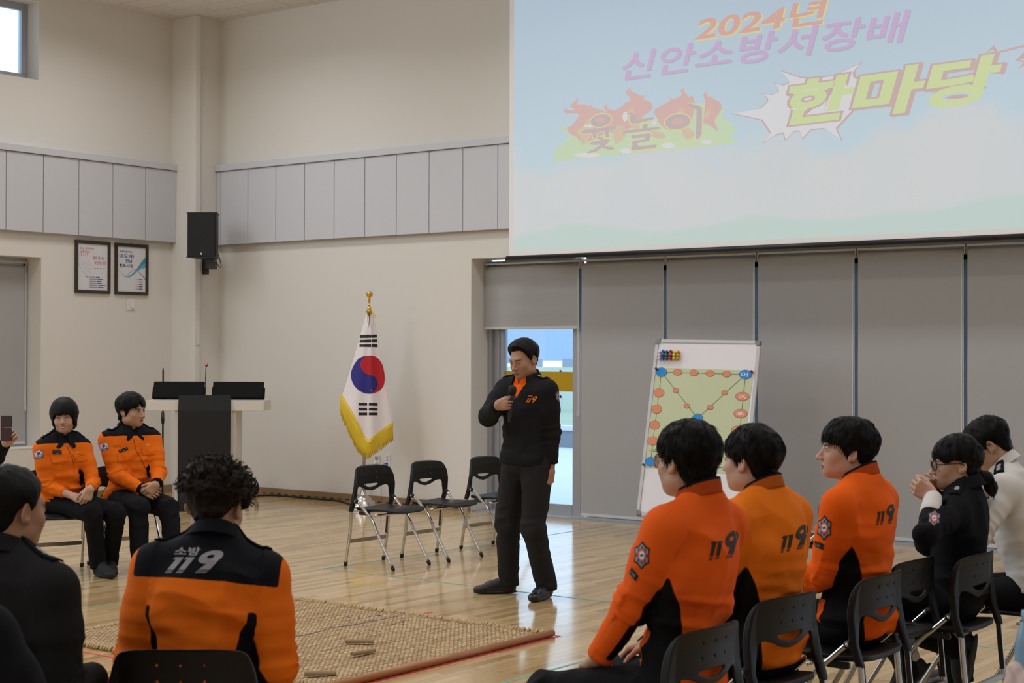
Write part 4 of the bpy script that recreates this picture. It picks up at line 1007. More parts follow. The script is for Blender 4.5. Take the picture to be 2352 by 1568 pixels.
for p, q in (((391, 374), (1022, 392)), ((391, 374), (310, 1045)), ((1022, 392), (952, 1075)), ((391, 374), (662, 721)), ((1022, 392), (662, 721)), ((662, 721), (310, 1045)), ((662, 721), (952, 1075)), ((310, 1070), (985, 1095))): L.append(bline(p, q))
for x, y in cB: L.append(bell(x, y, 41 if x != 1022 else 49, 35, 5, zl + .0004)); L.append(bell(x, y, 39 if x != 1022 else 47, 33, 1, zl + .0008))
for x, y in cC: rr_ = 52 if x > 940 and y > 500 else (40 if y > 450 else 33); L.append(bell(x, y, rr_, 33 if y > 450 else 24, 5, zl + .0004)); L.append(bell(x, y, rr_ - 2, 31 if y > 450 else 22, 2, zl + .0008))
for x, y in cS: L.append(bell(x, y, 24, 18, 5, zl + .0004)); L.append(bell(x, y, 22, 16, 2, zl + .0008))
def bst(pts, w=.0062):
    v, f = stroke2([bz(*p) for p in pts], w); L.append((v, f, 4, zl + .0014))
for pts in ([(994, 380), (1018, 381), (1017, 403), (993, 402), (994, 380)], [(1018, 392), (1032, 392)], [(1038, 376), (1036, 410)],          # on the blue corner
            [(972, 558), (978, 548), (988, 548), (992, 558), (986, 567), (975, 567), (972, 558)], [(1000, 545), (1000, 572)], [(1000, 555), (1010, 555)], [(1020, 545), (1008, 558), (1022, 572)],
            [(952, 676), (972, 676), (954, 698)], [(962, 684), (974, 698)], [(978, 672), (978, 698)], [(986, 674), (986, 696), (992, 696), (992, 674)], [(998, 674), (1008, 674), (998, 685), (1009, 685), (1000, 697), (1010, 697)],
            [(935, 800), (955, 796)], [(940, 810), (968, 808)]): bst(pts)
link('game_print', flat_mesh('game_print', L, lambda u, v, t: EP(u, v, t)), gm_, gsh)
mc = {'clear': (.70, .70, .75, 1), 'blue': (.03, .06, .45, 1), 'green': (.0, .16, .10, 1), 'red': (.45, .01, .05, 1), 'yellow': (.65, .65, .03, 1), 'orange': (.75, .30, .02, 1)}
mm_ = {k: mat('magnet_' + k, c, .25) for k, c in mc.items()}
def magnet(x, y, c, label, group=None, small=False, up=0.002):
    u, v = bz(x, y); p = EP(u, v, up) + eb
    o = B(); s = .8 if small else 1; Mx = Matrix.Translation(p) @ ez.to_track_quat('Z', 'Y').to_matrix().to_4x4(); i = Mx.inverted()
    o.lathe([(0, 0), (.012 * s, 0), (.012 * s, .006), (.006 * s, .012), (.006 * s, .018), (.013 * s, .024), (.0145 * s, .034), (.010 * s, .042), (0, .043)], n=14)
    m_ = link('magnet', o.mesh('magnet'), mm_[c]); m_.matrix_basis = Mx; tag(m_, label, 'magnet', group); return m_
cols = ['clear', 'blue', 'green', 'red', 'yellow', 'orange']; rows = [('top', 228), ('middle', 252), ('bottom', 276)]
for k, c in enumerate(cols):
    for j, (rn, y) in enumerate(rows):
        magnet((384, 411, 439, 468, 497, 524)[k] - j * 3, y + (-4 if k in (1, 3) and j == 0 else 4 if k in (4,) and j == 0 else 0), c, '%s push-pin magnet, %s of its column at the top of the whiteboard' % (c, rn), 'push-pin magnets at the top of the whiteboard', up=.001)
mm_['dark'] = mat('magnet_dark', (.05, .05, .06, 1), .3)
magnet(360, 355, 'dark', 'dark magnet pinning the upper corner of the game sheet beside a blue circle', None, True, .008)
magnet(1074, 376, 'red', 'single red magnet at the lettered blue corner circle of the game sheet', None, True, .008)
magnet(265, 1073, 'green', 'single green magnet at the lower corner of the game sheet', None, True, .008)

# ---- straw mat, batten, sticks, floor tape
mx0, mx1, my0, my1 = -7.49, -5.31, 5.56, 7.40
def straw_mat():
    m = mat('woven_straw', (.5, .34, .18, 1), .85); n, l, b = nodes(m)
    tc = n.new('ShaderNodeTexCoord'); mp = n.new('ShaderNodeMapping'); l.new(tc.outputs['Object'], mp.inputs[0])
    br = n.new('ShaderNodeTexBrick'); br.offset = .5; br.inputs['Scale'].default_value = 1; br.inputs['Brick Width'].default_value = .030; br.inputs['Row Height'].default_value = .019
    br.inputs['Mortar Size'].default_value = .0028; br.inputs['Mortar Smooth'].default_value = .6; br.inputs['Color1'].default_value = (.50, .33, .15, 1); br.inputs['Color2'].default_value = (.74, .56, .31, 1); br.inputs['Mortar'].default_value = (.13, .07, .03, 1)
    dn = n.new('ShaderNodeTexNoise'); dn.inputs['Scale'].default_value = 14; dm = n.new('ShaderNodeMix'); dm.data_type = 'RGBA'; dm.inputs[0].default_value = .012
    l.new(tc.outputs['Object'], dn.inputs['Vector']); l.new(mp.outputs[0], dm.inputs[6]); l.new(dn.outputs['Color'], dm.inputs[7]); l.new(dm.outputs[2], br.inputs['Vector'])
    st = n.new('ShaderNodeTexNoise'); sm_ = n.new('ShaderNodeMapping'); sm_.inputs['Scale'].default_value = (26, 1.6, 1); st.inputs['Scale'].default_value = 1.5; st.inputs['Detail'].default_value = 4
    l.new(tc.outputs['Object'], sm_.inputs[0]); l.new(sm_.outputs[0], st.inputs['Vector'])
    rp = n.new('ShaderNodeValToRGB'); rp.color_ramp.elements[0].position = .36; rp.color_ramp.elements[1].position = .58; rp.color_ramp.elements[0].color = (.55, .45, .38, 1); rp.color_ramp.elements[1].color = (1, 1, 1, 1)
    l.new(st.outputs['Fac'], rp.inputs[0]); mx = n.new('ShaderNodeMix'); mx.data_type = 'RGBA'; mx.blend_type = 'MULTIPLY'; mx.inputs[0].default_value = .8
    l.new(br.outputs['Color'], mx.inputs[6]); l.new(rp.outputs[0], mx.inputs[7]); l.new(mx.outputs[2], b.inputs['Base Color'])
    bp = n.new('ShaderNodeBump'); bp.invert = True; bp.inputs['Strength'].default_value = .9; bp.inputs['Distance'].default_value = .012; l.new(br.outputs['Fac'], bp.inputs['Height']); l.new(bp.outputs[0], b.inputs['Normal'])
    return m
sm_mat = straw_mat(); mcx, mcy = (mx0 + mx1) / 2, (my0 + my1) / 2
mt = thing('straw_mat', 'large woven straw mat lying on the hall floor for the stick game', 'mat', (mcx, mcy, 0))
nx, ny = 60, 50; V = []; Fq = []
for j in range(ny + 1):
    for i in range(nx + 1):
        x, y = mx0 + (mx1 - mx0) * i / nx, my0 + (my1 - my0) * j / ny
        V.append((x - mcx + .006 * math.sin(y * 31), y - mcy + .004 * math.sin(x * 37), .014 + .003 * math.sin(x * 9 + 2 * y) + .002 * math.sin(y * 23)))
k = len(V); V += [(p[0], p[1], .001) for p in V]
Fq = [(j * (nx + 1) + i, j * (nx + 1) + i + 1, (j + 1) * (nx + 1) + i + 1, (j + 1) * (nx + 1) + i) for j in range(ny) for i in range(nx)]
ed = [i for i in range(nx + 1)] + [(j) * (nx + 1) + nx for j in range(1, ny + 1)] + [ny * (nx + 1) + i for i in range(nx - 1, -1, -1)] + [j * (nx + 1) for j in range(ny - 1, 0, -1)]
Fq = Fq + [tuple(a + k for a in q[::-1]) for q in Fq] + [(ed[i], ed[i] + k, ed[(i + 1) % len(ed)] + k, ed[(i + 1) % len(ed)]) for i in range(len(ed))]
mme = mesh_np('weave', V, [tuple(q) for q in Fq]); link('weave', mme, sm_mat, mt)
b = B(); rr = random.Random(3)
for (xa, ya, xb, yb) in ((mx0, my1, mx1, my1), (mx0, my0, mx1, my0), (mx0, my0, mx0, my1)):
    n = int(math.hypot(xb - xa, yb - ya) / .019)
    for i in range(n):
        t = (i + rr.uniform(.2, .8)) / n; x, y = xa + (xb - xa) * t - mcx, ya + (yb - ya) * t - mcy
        ox, oy = (0, .018 if ya == my1 else -.018) if ya == yb else (-.018, 0)
        b.tube([(x - ox, y - oy, .010), (x + ox * .6 + rr.uniform(-.004, .004), y + oy * .6 + rr.uniform(-.004, .004), .022 + rr.uniform(-.003, .007)), (x + ox * (1.3 + rr.random() * .5), y + oy * (1.3 + rr.random() * .5), .008)], [.007, .0095, .005], 6)
e = link('knotted_edge', b.mesh('knotted_edge'), mat('straw_knots', (.50, .35, .18, 1), .85, vary=.3, scale=60), mt)
ink = mat('faded_blue_ink', (.045, .045, .06, 1), .8)
L = []; mb = bvh_of(mme); fnm = pix_onto(mb, Matrix.Translation((-mcx, -mcy, 0)), .0015)
Zm = lambda L: [(640 + x / 3.5636, 1360 + y / 3.5636) for x, y in L]
pts = Zm([(80, 372), (170, 355), (260, 338), (340, 318), (400, 298), (455, 285), (520, 278), (600, 268), (690, 250), (760, 235), (850, 220), (930, 203), (1010, 190)])
v, f = stroke2(spline2(pts, 3, closed=False), 1.5); L.append((v, f, 0, 0))
for q in [(565, 205, 592, 208), (572, 226, 590, 229), (575, 246, 588, 249), (645, 204, 665, 200), (735, 199, 748, 197), (800, 186, 836, 188), (815, 193, 840, 196), (970, 193, 1000, 191), (1005, 210, 1020, 212), (1005, 232, 1024, 234), (1008, 244, 1028, 246), (1000, 258, 1026, 261), (925, 262, 944, 259), (845, 241, 860, 244), (762, 267, 776, 268), (680, 268, 698, 271), (582, 270, 628, 268), (640, 262, 650, 266), (655, 215, 668, 213), (740, 226, 752, 228)]:
    v, f = stroke2(Zm([(q[0], q[1]), (q[2], q[3])]), 1.7); L.append((v, f, 0, 0))
link('ink_marks', flat_mesh('ink_marks', L, fnm, 8.), ink, mt)
rod = thing('wooden_batten', 'long round wooden batten along the near right edge of the straw mat', 'batten', (mx1, mcy, 0))
link('shaft', B().tube([(.035, my0 - mcy - .02, .021), (.035, my1 - mcy + .01, .021)], .020, 14).mesh('shaft'), mat('orange_brown_bamboo', (.40, .17, .06, 1), .35, vary=.15, scale=5), rod)
yw = mat('yut_stick_wood', (.26, .175, .075, 1), .5, vary=.2, scale=25)
def stick(label, a, b2, r=.0155):
    p, q = on_floor(*Zm([a])[0], .035), on_floor(*Zm([b2])[0], .035); c = (p + q) / 2; h = (q - p).length / 2
    o = B(); n = 14; pr = [(r * math.cos(t), r * math.sin(t) * 1.0) for t in np.linspace(-.25, math.pi + .25, n)]
    o.prism(pr, lambda u, v, t: (t, u, v), -h, h); me = o.mesh('yut_stick', .0015)
    k = link('yut_stick', me, yw, None, (c.x, c.y, .0245)); k.rotation_euler = (0, 0, math.atan2(q.y - p.y, q.x - p.x)); tag(k, label, 'game stick', 'wooden game sticks thrown on the mat')
stick('wooden game stick lying level near the middle of the straw mat', (545, 391), (780, 391))
stick('wooden game stick lying aslant just below the level one on the mat', (600, 494), (782, 463))
stick('wooden game stick half hidden by the arm of the curly haired man', (-60, 532), (146, 580))
stick('wooden game stick lying at the near edge of the straw mat', (212, 655), (472, 649))
def tape(label, p, q, w, col, name='floor_tape'):
    a, c = Vector((p[0], p[1], 0)), Vector((q[0], q[1], 0)); d = (c - a).normalized(); n = Vector((-d.y, d.x, 0)) * w / 2; m_ = (a + c) / 2
    o = link(name, B().add([a + n - m_, c + n - m_, c - n - m_, a - n - m_, a + n - m_ + Vector((0, 0, .0006)), c + n - m_ + Vector((0, 0, .0006)), c - n - m_ + Vector((0, 0, .0006)), a - n - m_ + Vector((0, 0, .0006))], [(3, 2, 1, 0), (4, 5, 6, 7), (0, 1, 5, 4), (1, 2, 6, 5), (2, 3, 7, 6), (3, 0, 4, 7)]).mesh(name), col, None, (m_.x, m_.y, .0004)); o['kind'] = 'structure'
rt, gt = mat('red_tape', rgb(200, 45, 45), .5), mat('green_court_line', rgb(105, 170, 150), .45)
tape('', (-5.245, 5.3), (-5.245, 7.44), .022, rt, 'floor_line'); tape('', (-7.7, 5.45), (-5.245, 5.45), .020, rt, 'floor_line'); tape('', (-5.45, 7.44), (-5.245, 7.44), .015, rt, 'floor_line')
tape('', (-6.42, 7.46), (-6.36, 7.62), .02, rt, 'floor_line')
tape('', (-8.30, 8.67), (-3.0, 8.63), .018, gt, 'floor_line'); tape('', (-8.30, 8.66), (-8.22, 12.6), .018, gt, 'floor_line'); tape('', (-4.72, 3.0), (-4.72, 6.95), .02, gt, 'floor_line'); tape('', (-8.2, 5.0), (-8.25, 7.5), .018, gt, 'floor_line')
# ================================================================== people
def V3(*a): return np.array(a, float)
def unit(v): v = np.asarray(v, float); return v / max(np.linalg.norm(v), 1e-9)
def rotm(yaw=0, pitch=0, roll=0):
    """head turn in degrees: yaw + to the own left, pitch + up, roll + to the right shoulder"""
    return np.array(Matrix.Rotation(R_(yaw), 3, 'Z') @ Matrix.Rotation(R_(pitch), 3, 'X') @ Matrix.Rotation(R_(roll), 3, 'Y'))
def ik(a, c, l1, l2, pole):
    a, c, pole = map(np.asarray, (a, c, pole)); d = c - a; L = np.linalg.norm(d)
    if L > (l1 + l2) * .995: c = a + d / L * (l1 + l2) * .995; d = c - a; L = np.linalg.norm(d)
    x = (l1 * l1 - l2 * l2 + L * L) / (2 * L); h = math.sqrt(max(l1 * l1 - x * x, 0)); u = d / L
    p = pole - a; p = p - u * (p @ u); return a + u * x + unit(p) * h, c
def skin_mat(name, col):
    m = mat(name, col, .5, bump=.05, scale=350, vary=.06); nodes(m)[2].inputs['Subsurface Weight'].default_value = .0; return m
SKIN = {'tan': skin_mat('skin_tan', (.40, .215, .130, 1)), 'fair': skin_mat('skin_fair', (.52, .31, .215, 1)), 'mid': skin_mat('skin_mid', (.46, .265, .170, 1))}
def cloth(name, base, zones=(), rough=.85, weave=900, bump=.12):
    m = mat(name, base, rough, bump=bump, scale=weave, sheen=.0); n, l, b = nodes(m); prev = None
    b.inputs['Specular IOR Level'].default_value = .16
    for attr, col in zones:
        at_ = n.new('ShaderNodeAttribute'); at_.attribute_name = attr
        mr = n.new('ShaderNodeMapRange'); mr.inputs[1].default_value = -.0012; mr.inputs[2].default_value = .0012
        l.new(at_.outputs['Fac'], mr.inputs[0]); mx = n.new('ShaderNodeMix'); mx.data_type = 'RGBA'
        l.new(mr.outputs[0], mx.inputs[0]); mx.inputs[7].default_value = col
        if prev is None: mx.inputs[6].default_value = base
        else: l.new(prev, mx.inputs[6])
        prev = mx.outputs[2]
    if prev is not None: l.new(prev, b.inputs['Base Color'])
    return m
ORANGE, ORANGE2, AMBER = (.82, .165, .008, 1), (.84, .120, .010, 1), (.84, .195, .010, 1)
NAVY, BLACKC, TROU = (.0062, .0068, .0105, 1), (.005, .005, .006, 1), (.0072, .0074, .0098, 1)
CL = {'duty': cloth('orange_duty_cloth', ORANGE, (('za', NAVY), ('zb', BLACKC))), 'pull1': cloth('orange_knit', ORANGE2, (('zb', BLACKC), ('za', BLACKC)), weave=1400),
      'pull2': cloth('amber_knit', AMBER, (('zb', BLACKC), ('za', BLACKC)), weave=1400), 'pull3': cloth('bright_orange_knit', (.86, .125, .006, 1), (('zb', BLACKC), ('za', BLACKC)), weave=1400),
      'black': cloth('black_jacket_cloth', (.0125, .0127, .0142, 1), weave=700), 'navy': cloth('navy_black_cloth', (.0055, .0058, .0085, 1), weave=700), 'white': cloth('white_shirt_cotton', (.70, .68, .66, 1), weave=1200, rough=.8),
      'trou': cloth('dark_uniform_trousers', TROU), 'trou_grey': cloth('charcoal_trousers', (.020, .020, .022, 1)), 'inner': cloth('orange_inner_collar', ORANGE2, (('za', BLACKC),))}
def hair_mat(name, col, rough, curl=False):
    m = mat(name, col, rough, spec=.14); n, l, b = nodes(m); at_ = n.new('ShaderNodeAttribute'); at_.attribute_name = 'strand'
    nz = n.new('ShaderNodeTexNoise'); nz.inputs['Scale'].default_value = 4.5 if not curl else 1.6; nz.inputs['Detail'].default_value = 5; nz.inputs['Roughness'].default_value = .7
    bp = n.new('ShaderNodeBump'); bp.inputs['Strength'].default_value = .75; bp.inputs['Distance'].default_value = .006
    l.new(at_.outputs['Vector'], nz.inputs['Vector']); l.new(nz.outputs['Fac'], bp.inputs['Height']); l.new(bp.outputs[0], b.inputs['Normal'])
    cr = n.new('ShaderNodeMix'); cr.data_type = 'RGBA'; cr.inputs[6].default_value = [c * .5 for c in col[:3]] + [1]; cr.inputs[7].default_value = [c * 1.9 for c in col[:3]] + [1]
    l.new(nz.outputs['Fac'], cr.inputs[0]); l.new(cr.outputs[2], b.inputs['Base Color']); return m
HAIR = {'black': hair_mat('black_hair', (.0050, .0044, .0044, 1), .42), 'brown': hair_mat('dark_brown_curls', (.013, .008, .0062, 1), .5, True)}
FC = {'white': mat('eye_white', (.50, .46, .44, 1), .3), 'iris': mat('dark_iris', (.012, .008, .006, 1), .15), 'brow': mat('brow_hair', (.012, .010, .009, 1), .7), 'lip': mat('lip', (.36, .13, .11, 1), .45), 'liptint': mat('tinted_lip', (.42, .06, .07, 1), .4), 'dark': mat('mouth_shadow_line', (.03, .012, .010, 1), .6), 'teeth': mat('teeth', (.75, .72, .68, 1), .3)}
FM = list(FC.values()); FI = {k: i for i, k in enumerate(FC)}
M['leather'] = mat('black_shoe_leather', (.008, .008, .009, 1), .38, bump=.1, scale=80)
M['trainer'] = mat('black_trainer', (.010, .010, .011, 1), .75, bump=.3, scale=160)
M['sock'] = mat('white_sock', (.55, .52, .50, 1), .9, bump=.4, scale=120)
PATCH = {k: mat('patch_' + k, c, .75) for k, c in dict(black=(.010, .010, .012, 1), silver=(.30, .30, .34, 1), purple=(.055, .03, .22, 1), orange=(.62, .13, .03, 1), white=(.75, .75, .76, 1), blue=(.03, .06, .30, 1), red=(.55, .03, .04, 1), gold=(.80, .50, .03, 1), grey=(.30, .30, .33, 1), print=(.022, .018, .014, 1), oprint=(.80, .17, .02, 1)).items()}
PTM = list(PATCH.values()); PT = {k: i for i, k in enumerate(PATCH)}

def head_mesh(p):
    """p: width, jaw, smile -> verts/quads in the head's own frame (x right, y forward, z up)"""
    w = p.get('w', 1.0); jaw = p.get('jaw', 1.0); S = SDF((-.115, -.15, -.22), (.115, .155, .145), .0031)
    S.ell((0, -.020, .032), (.074 * w, .095, .086), .02); S.ell((0, .020, -.025), (.064 * w, .070, .085), .03)
    S.ell((0, .028, -.070), (.053 * w * jaw, .056, .046), .03); S.ell((0, .066, -.096), (.022 * jaw, .020, .018), .025)
    for s in (-1, 1):
        S.ell((s * .040 * w, .050, -.028), (.026, .028, .026), .025)
        if p.get('smile'): S.ell((s * .037 * w, .062, -.045), (.020, .020, .018), .018)
        S.ell((s * .052 * w * jaw, .0, -.070), (.016, .030, .022), .03)
    S.cone((-.034, .074, .021), (.034, .074, .021), .012, .012, .02)
    for s in (-1, 1):
        S.ell((s * .032, .098, .001), (.019, .016, .0105), .012, op='s'); S.ell((s * .032, .0735, .000), (.017, .0155, .0125), .006)
    S.cone((0, .083, .010), (0, .106, -.034), .0075, .0125, .012); S.ell((0, .109, -.036), (.0125, .011, .0105), .006)
    for s in (-1, 1): S.ell((s * .0135, .097, -.039), (.0085, .011, .0085), .005)
    mw = .027 if p.get('smile') else .023
    S.ell((0, .083, -.0655), (mw, .013, .0075), .006); S.ell((0, .081, -.0765), (mw * .85, .013, .0080), .006); S.ell((0, .097, -.0708), (mw * .9, .010, .0018), .003, op='s')
    S.ell((0, .098, -.055), (.004, .008, .008), .006, op='s')
    for s in (-1, 1):
        R = np.array(Matrix.Rotation(R_(s * 22), 3, 'Z') @ Matrix.Rotation(R_(-10), 3, 'X'))
        c = V3(s * .081 * w, -.018, -.006)
        S.ell(c, (.0105, .0205, .032), .006, R=R); S.ell(c + V3(s * .007, .001, .004), (.007, .0125, .021), .004, R=R, op='s'); S.ell(c + V3(-s * .001, .008, -.024), (.008, .010, .012), .006)
    S.cone((0, -.028, -.03), p['neck'], .054 * w, .058 * w, .03)
    V, Q = S.nets(); return relax(V, Q, 1, .5), Q
def face_marks(V, Q, p):
    bv = BVHTree.FromPolygons(V.tolist(), Q.tolist()); L = []
    look = p.get('look', 0.); down = p.get('down', False); smile = p.get('smile', False)
    for s in (-1, 1):
        cx = s * .032; hh = .0022 if (down or smile) else .0048
        top = [(cx + x, .0015 + (hh * (1 - (x / .0145) ** 2)) + .0012 * s * x / .0145 * 1.0) for x in np.linspace(-.0145, .0145, 9)]
        bot = [(cx + x, .0005 - hh * .8 * (1 - (x / .0145) ** 2) + .0012 * s * x / .0145) for x in np.linspace(.0145, -.0145, 9)][1:-1]
        if not down: L.append(loops(top + bot, m=FI['white'], lift=0))
        if not down: L.append(loops([(cx + look * .006 + a, b * min(1, hh / .0050)) for a, b in circle2(0, .001, .0056, .0056)], m=FI['iris'], lift=.0004))
        v, f = stroke2([(a, b + .0008) for a, b in top], .0034 if p.get('lash') else .0026); L.append((v, f, FI['brow'], .0007))
        by = .0195 + (.002 if smile else 0); v = [(s * a, b) for a, b in ((.014, by - (.0005 if p.get('lash') else .002)), (.024, by + .001), (.036, by + .0020), (.047, by + .0005), (.053, by - .004), (.046, by - .0045 + .001), (.036, by - .0025), (.024, by - .0055), (.015, by - .0075))]
        L.append(loops(v, m=FI['brow'], lift=0))
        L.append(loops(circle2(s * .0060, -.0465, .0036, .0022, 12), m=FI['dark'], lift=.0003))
    mw = .027 if smile else .022; lc = 'liptint' if p.get('tint') else 'lip'; up = .005 if smile else .0
    L.append(loops([(-mw, -.0705 + up), (-.010, -.0628), (-.003, -.0615), (0, -.0630), (.003, -.0615), (.010, -.0628), (mw, -.0705 + up), (.012, -.0712), (-.012, -.0712)], m=FI[lc], lift=0))
    L.append(loops([(-mw, -.0708 + up), (-.012, -.0716), (.012, -.0716), (mw, -.0708 + up), (.015, -.0805), (.006, -.0840), (-.006, -.0840), (-.015, -.0805)], m=FI[lc], lift=0))
    if smile: L.append(loops([(-.021, -.0672), (0, -.0690), (.021, -.0672), (.014, -.0755), (0, -.0775), (-.014, -.0755)], m=FI['teeth'], lift=.0010))
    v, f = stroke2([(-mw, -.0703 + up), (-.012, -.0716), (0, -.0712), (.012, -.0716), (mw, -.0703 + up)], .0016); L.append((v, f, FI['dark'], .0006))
    def fn(a, b, lift):
        h = bv.ray_cast(Vector((a, .2, b)), Vector((0, -1, 0)), .25); q = h[0] if h[0] is not None else bv.find_nearest(Vector((a, .09, b)))[0]
        return q + Vector((0, .0014 + lift, 0))
    return L, fn
def hair_mesh(p, seed=0):
    """hair cap with a tapering thickness, cut along a hairline given by azimuth (0 = front, 180 = nape)"""
    w = p.get('w', 1.0); vol = p.get('vol', .022); low = p.get('low', .006); L = np.array(p['line'], float); hs = p.get('hh', .0036)
    S = SDF((-.15, -.24 if p.get('tail') else -.18, -.23), (.15, .16, .19), hs)
    def f(x, y, z):
        az = np.degrees(np.arctan2(np.abs(x), y + .012)); q = np.stack([x.ravel(), y.ravel(), z.ravel()], 1)
        n1 = noise3(q * V3(70, 70, 16), seed).reshape(x.shape); n2 = noise3(q * V3(24, 24, 10), seed + 5).reshape(x.shape)
        if p.get('curl'): n1 = noise3(q * 62, seed).reshape(x.shape); n2 = noise3(q * 30, seed + 3).reshape(x.shape)
        t = low + (vol - low) * np.clip((z + .055) / (.055 + p.get('tz', .06)), 0, 1)
        fr = np.clip((y + .02) / .09, 0, 1); t = t + p.get('front', 0.) * fr * np.clip(z / .07, 0, 1)
        k0 = np.sqrt((x / (.074 * w + t)) ** 2 + ((y + .020) / (.095 + t)) ** 2 + ((z - .032) / (.086 + t * p.get('top', 1.0))) ** 2)
        low_ = np.sqrt((x / (.066 * w + t)) ** 2 + ((y + .022) / (.078 + t)) ** 2)          # column for the sides and nape
        k0 = np.where(z < .02, np.maximum(low_ * .0 + k0, 0), k0); d = (k0 - 1) * .088
        col = (low_ - 1) * .078; d = np.minimum(d, np.maximum(col, np.maximum(z - .02, -.14 - z)))
        d = d + n1 * p.get('n1', .0022) + n2 * p.get('n2', .003)
        zl = np.interp(az, L[:, 0], L[:, 1]) + (n1 * .006 + n2 * .004) * p.get('rag', 1.0)
        tp = p.get('tp', 0.); d = d + (vol * .75 * np.clip(1 - (z - zl) / .035, 0, 1) if tp else 0.) * tp
        part = p.get('part')
        if part is not None:                                                         # a parting: lift the fringe towards it
            zl = zl + .045 * np.exp(-((x - part) / .018) ** 2) * (y > .02); d = d + .007 * np.exp(-((x - part) / .008) ** 2) * np.clip((y + .03) / .08, 0, 1) * (z > .06)
        c = (zl - z) * .8
        h = np.clip(.5 - .5 * (d - c) / .006, 0, 1); return d + (c - d) * h + .006 * h * (1 - h)
    S.fn(f)
    for a, b, r0, r1 in p.get('tail', []): S.cone(a, b, r0, r1, .012)
    V, Q = S.nets(); V = relax(V, Q, 1, .35)
    N = vnormals(V, Q); F = Q.tolist(); VV = V.tolist()
    # loose locks that break the outline
    rg = np.random.default_rng(seed + 1); crown = V3(0, -.05, .14); n = p.get('locks', 500)
    if n:
        pick = rg.integers(0, len(V), n)
        for i in pick:
            b, nn = V[i], N[i]
            if b[2] < p.get('lockz', -.2): continue
            g = V3(0, 0, -1) + unit(b - crown) * .6 + (V3(0, 1.0, 0) if b[1] > .02 else 0) * .3; g = g + rg.normal(0, p.get('mess', .22), 3); t = unit(g - nn * (g @ nn))
            if p.get('curl'): t = unit(rg.normal(0, 1, 3)); t = unit(t - nn * (t @ nn) * .5)
            s = unit(np.cross(nn, t)); Ln = rg.uniform(.018, .042) * p.get('ll', 1.0); wd = rg.uniform(.0012, .0026) * p.get('lw', 1.0); o = len(VV)
            for k in range(5):
                q = k / 4; lift = .003 + p.get('lift', .005) * math.sin(q * 2.2)
                if p.get('curl'): a = q * rg.uniform(3.0, 5.0); r = .0075; c = b + nn * (r * (1 - math.cos(a)) - .002) * 1.0 + t * r * math.sin(a) * 1.2 + s * .004 * q
                else: c = b + t * Ln * q + nn * (lift - .012 * q * q * (Ln / .04)) - nn * .002 + V3(0, 0, -.004) * q
                ww = wd * (1 - q * .8); VV += [tuple(c - s * ww), tuple(c + nn * ww * .8), tuple(c + s * ww)]
            for k in range(4):
                a = o + k * 3; F += [(a, a + 3, a + 4, a + 1), (a + 1, a + 4, a + 5, a + 2), (a + 2, a + 5, a + 3, a)]
    return np.array(VV), F
def hand_sdf(S, wr, f, n, right, curls, thumb=(.9, .35), spread=.0, s=1.0):
    f = unit(f); n = unit(np.asarray(n, float) - f * (np.asarray(n, float) @ f)); t = np.cross(f, n) if right else np.cross(n, f)
    wr = np.asarray(wr, float); base = []
    for i in range(4):
        b = wr + f * (.088 - .006 * abs(i - 1)) * s + t * (.031 - .0205 * i) * s - n * (.003 if i in (1, 2) else 0) * s; base.append(b)
        S.cone(wr + f * .012 * s + t * (.017 - .0115 * i) * s, b, .0155 * s, .0118 * s, .012)
    S.ell(wr + f * .04 * s + t * .022 * s + n * .010 * s, V3(.020, .020, .017) * s, .014); S.ell(wr + f * .045 * s - t * .022 * s + n * .008 * s, V3(.017, .020, .014) * s, .014)
    for i in range(4):
        L = (.070, .078, .072, .056)[i] * s; p = base[i]; c = curls[i]; a = 0; d0 = unit(f + t * spread * (1.5 - i) * .5)
        for seg, fr, rr in ((70, .46, .0088), (92, .30, .0078), (58, .24, .0070)):
            a += R_(seg * c); d = d0 * math.cos(a) + n * math.sin(a); q = p + d * L * fr; S.cone(p, q, rr * s * 1.04, rr * s * .95, .0030); p = q
    b = wr + f * .022 * s + t * .026 * s + n * .010 * s; out, cu = thumb
    d = unit(t * out + f * .75 + n * .30); q = b + d * .044 * s; S.cone(b, q, .0145 * s, .0110 * s, .008)
    for L, c in ((.032, cu), (.026, cu * 1.6)):
        d2 = unit(d * math.cos(c) + (n * .6 + f * .5 - t * .5) * math.sin(c)); p = q + d2 * L * s; S.cone(q, p, .0105 * s, .0088 * s, .003); q = p; d = d2
def folds(P, f, amp, seed): return amp * np.maximum(1 - 3.0 * np.abs(noise3(P * f, seed)), -.8) + amp * .5 * noise3(P * f * 2.3, seed + 9)
def seg_info(P, a, b):
    ba = b - a; t = np.clip(((P - a) @ ba) / (ba @ ba), 0, 1); q = a + t[:, None] * ba; return np.linalg.norm(P - q, axis=1), t, P - q
def arrays_join(parts):
    V = []; Q = []; o = 0
    for v, q in parts: V.append(v); Q.append(np.asarray(q) + o); o += len(v)
    return np.concatenate(V), np.concatenate(Q)
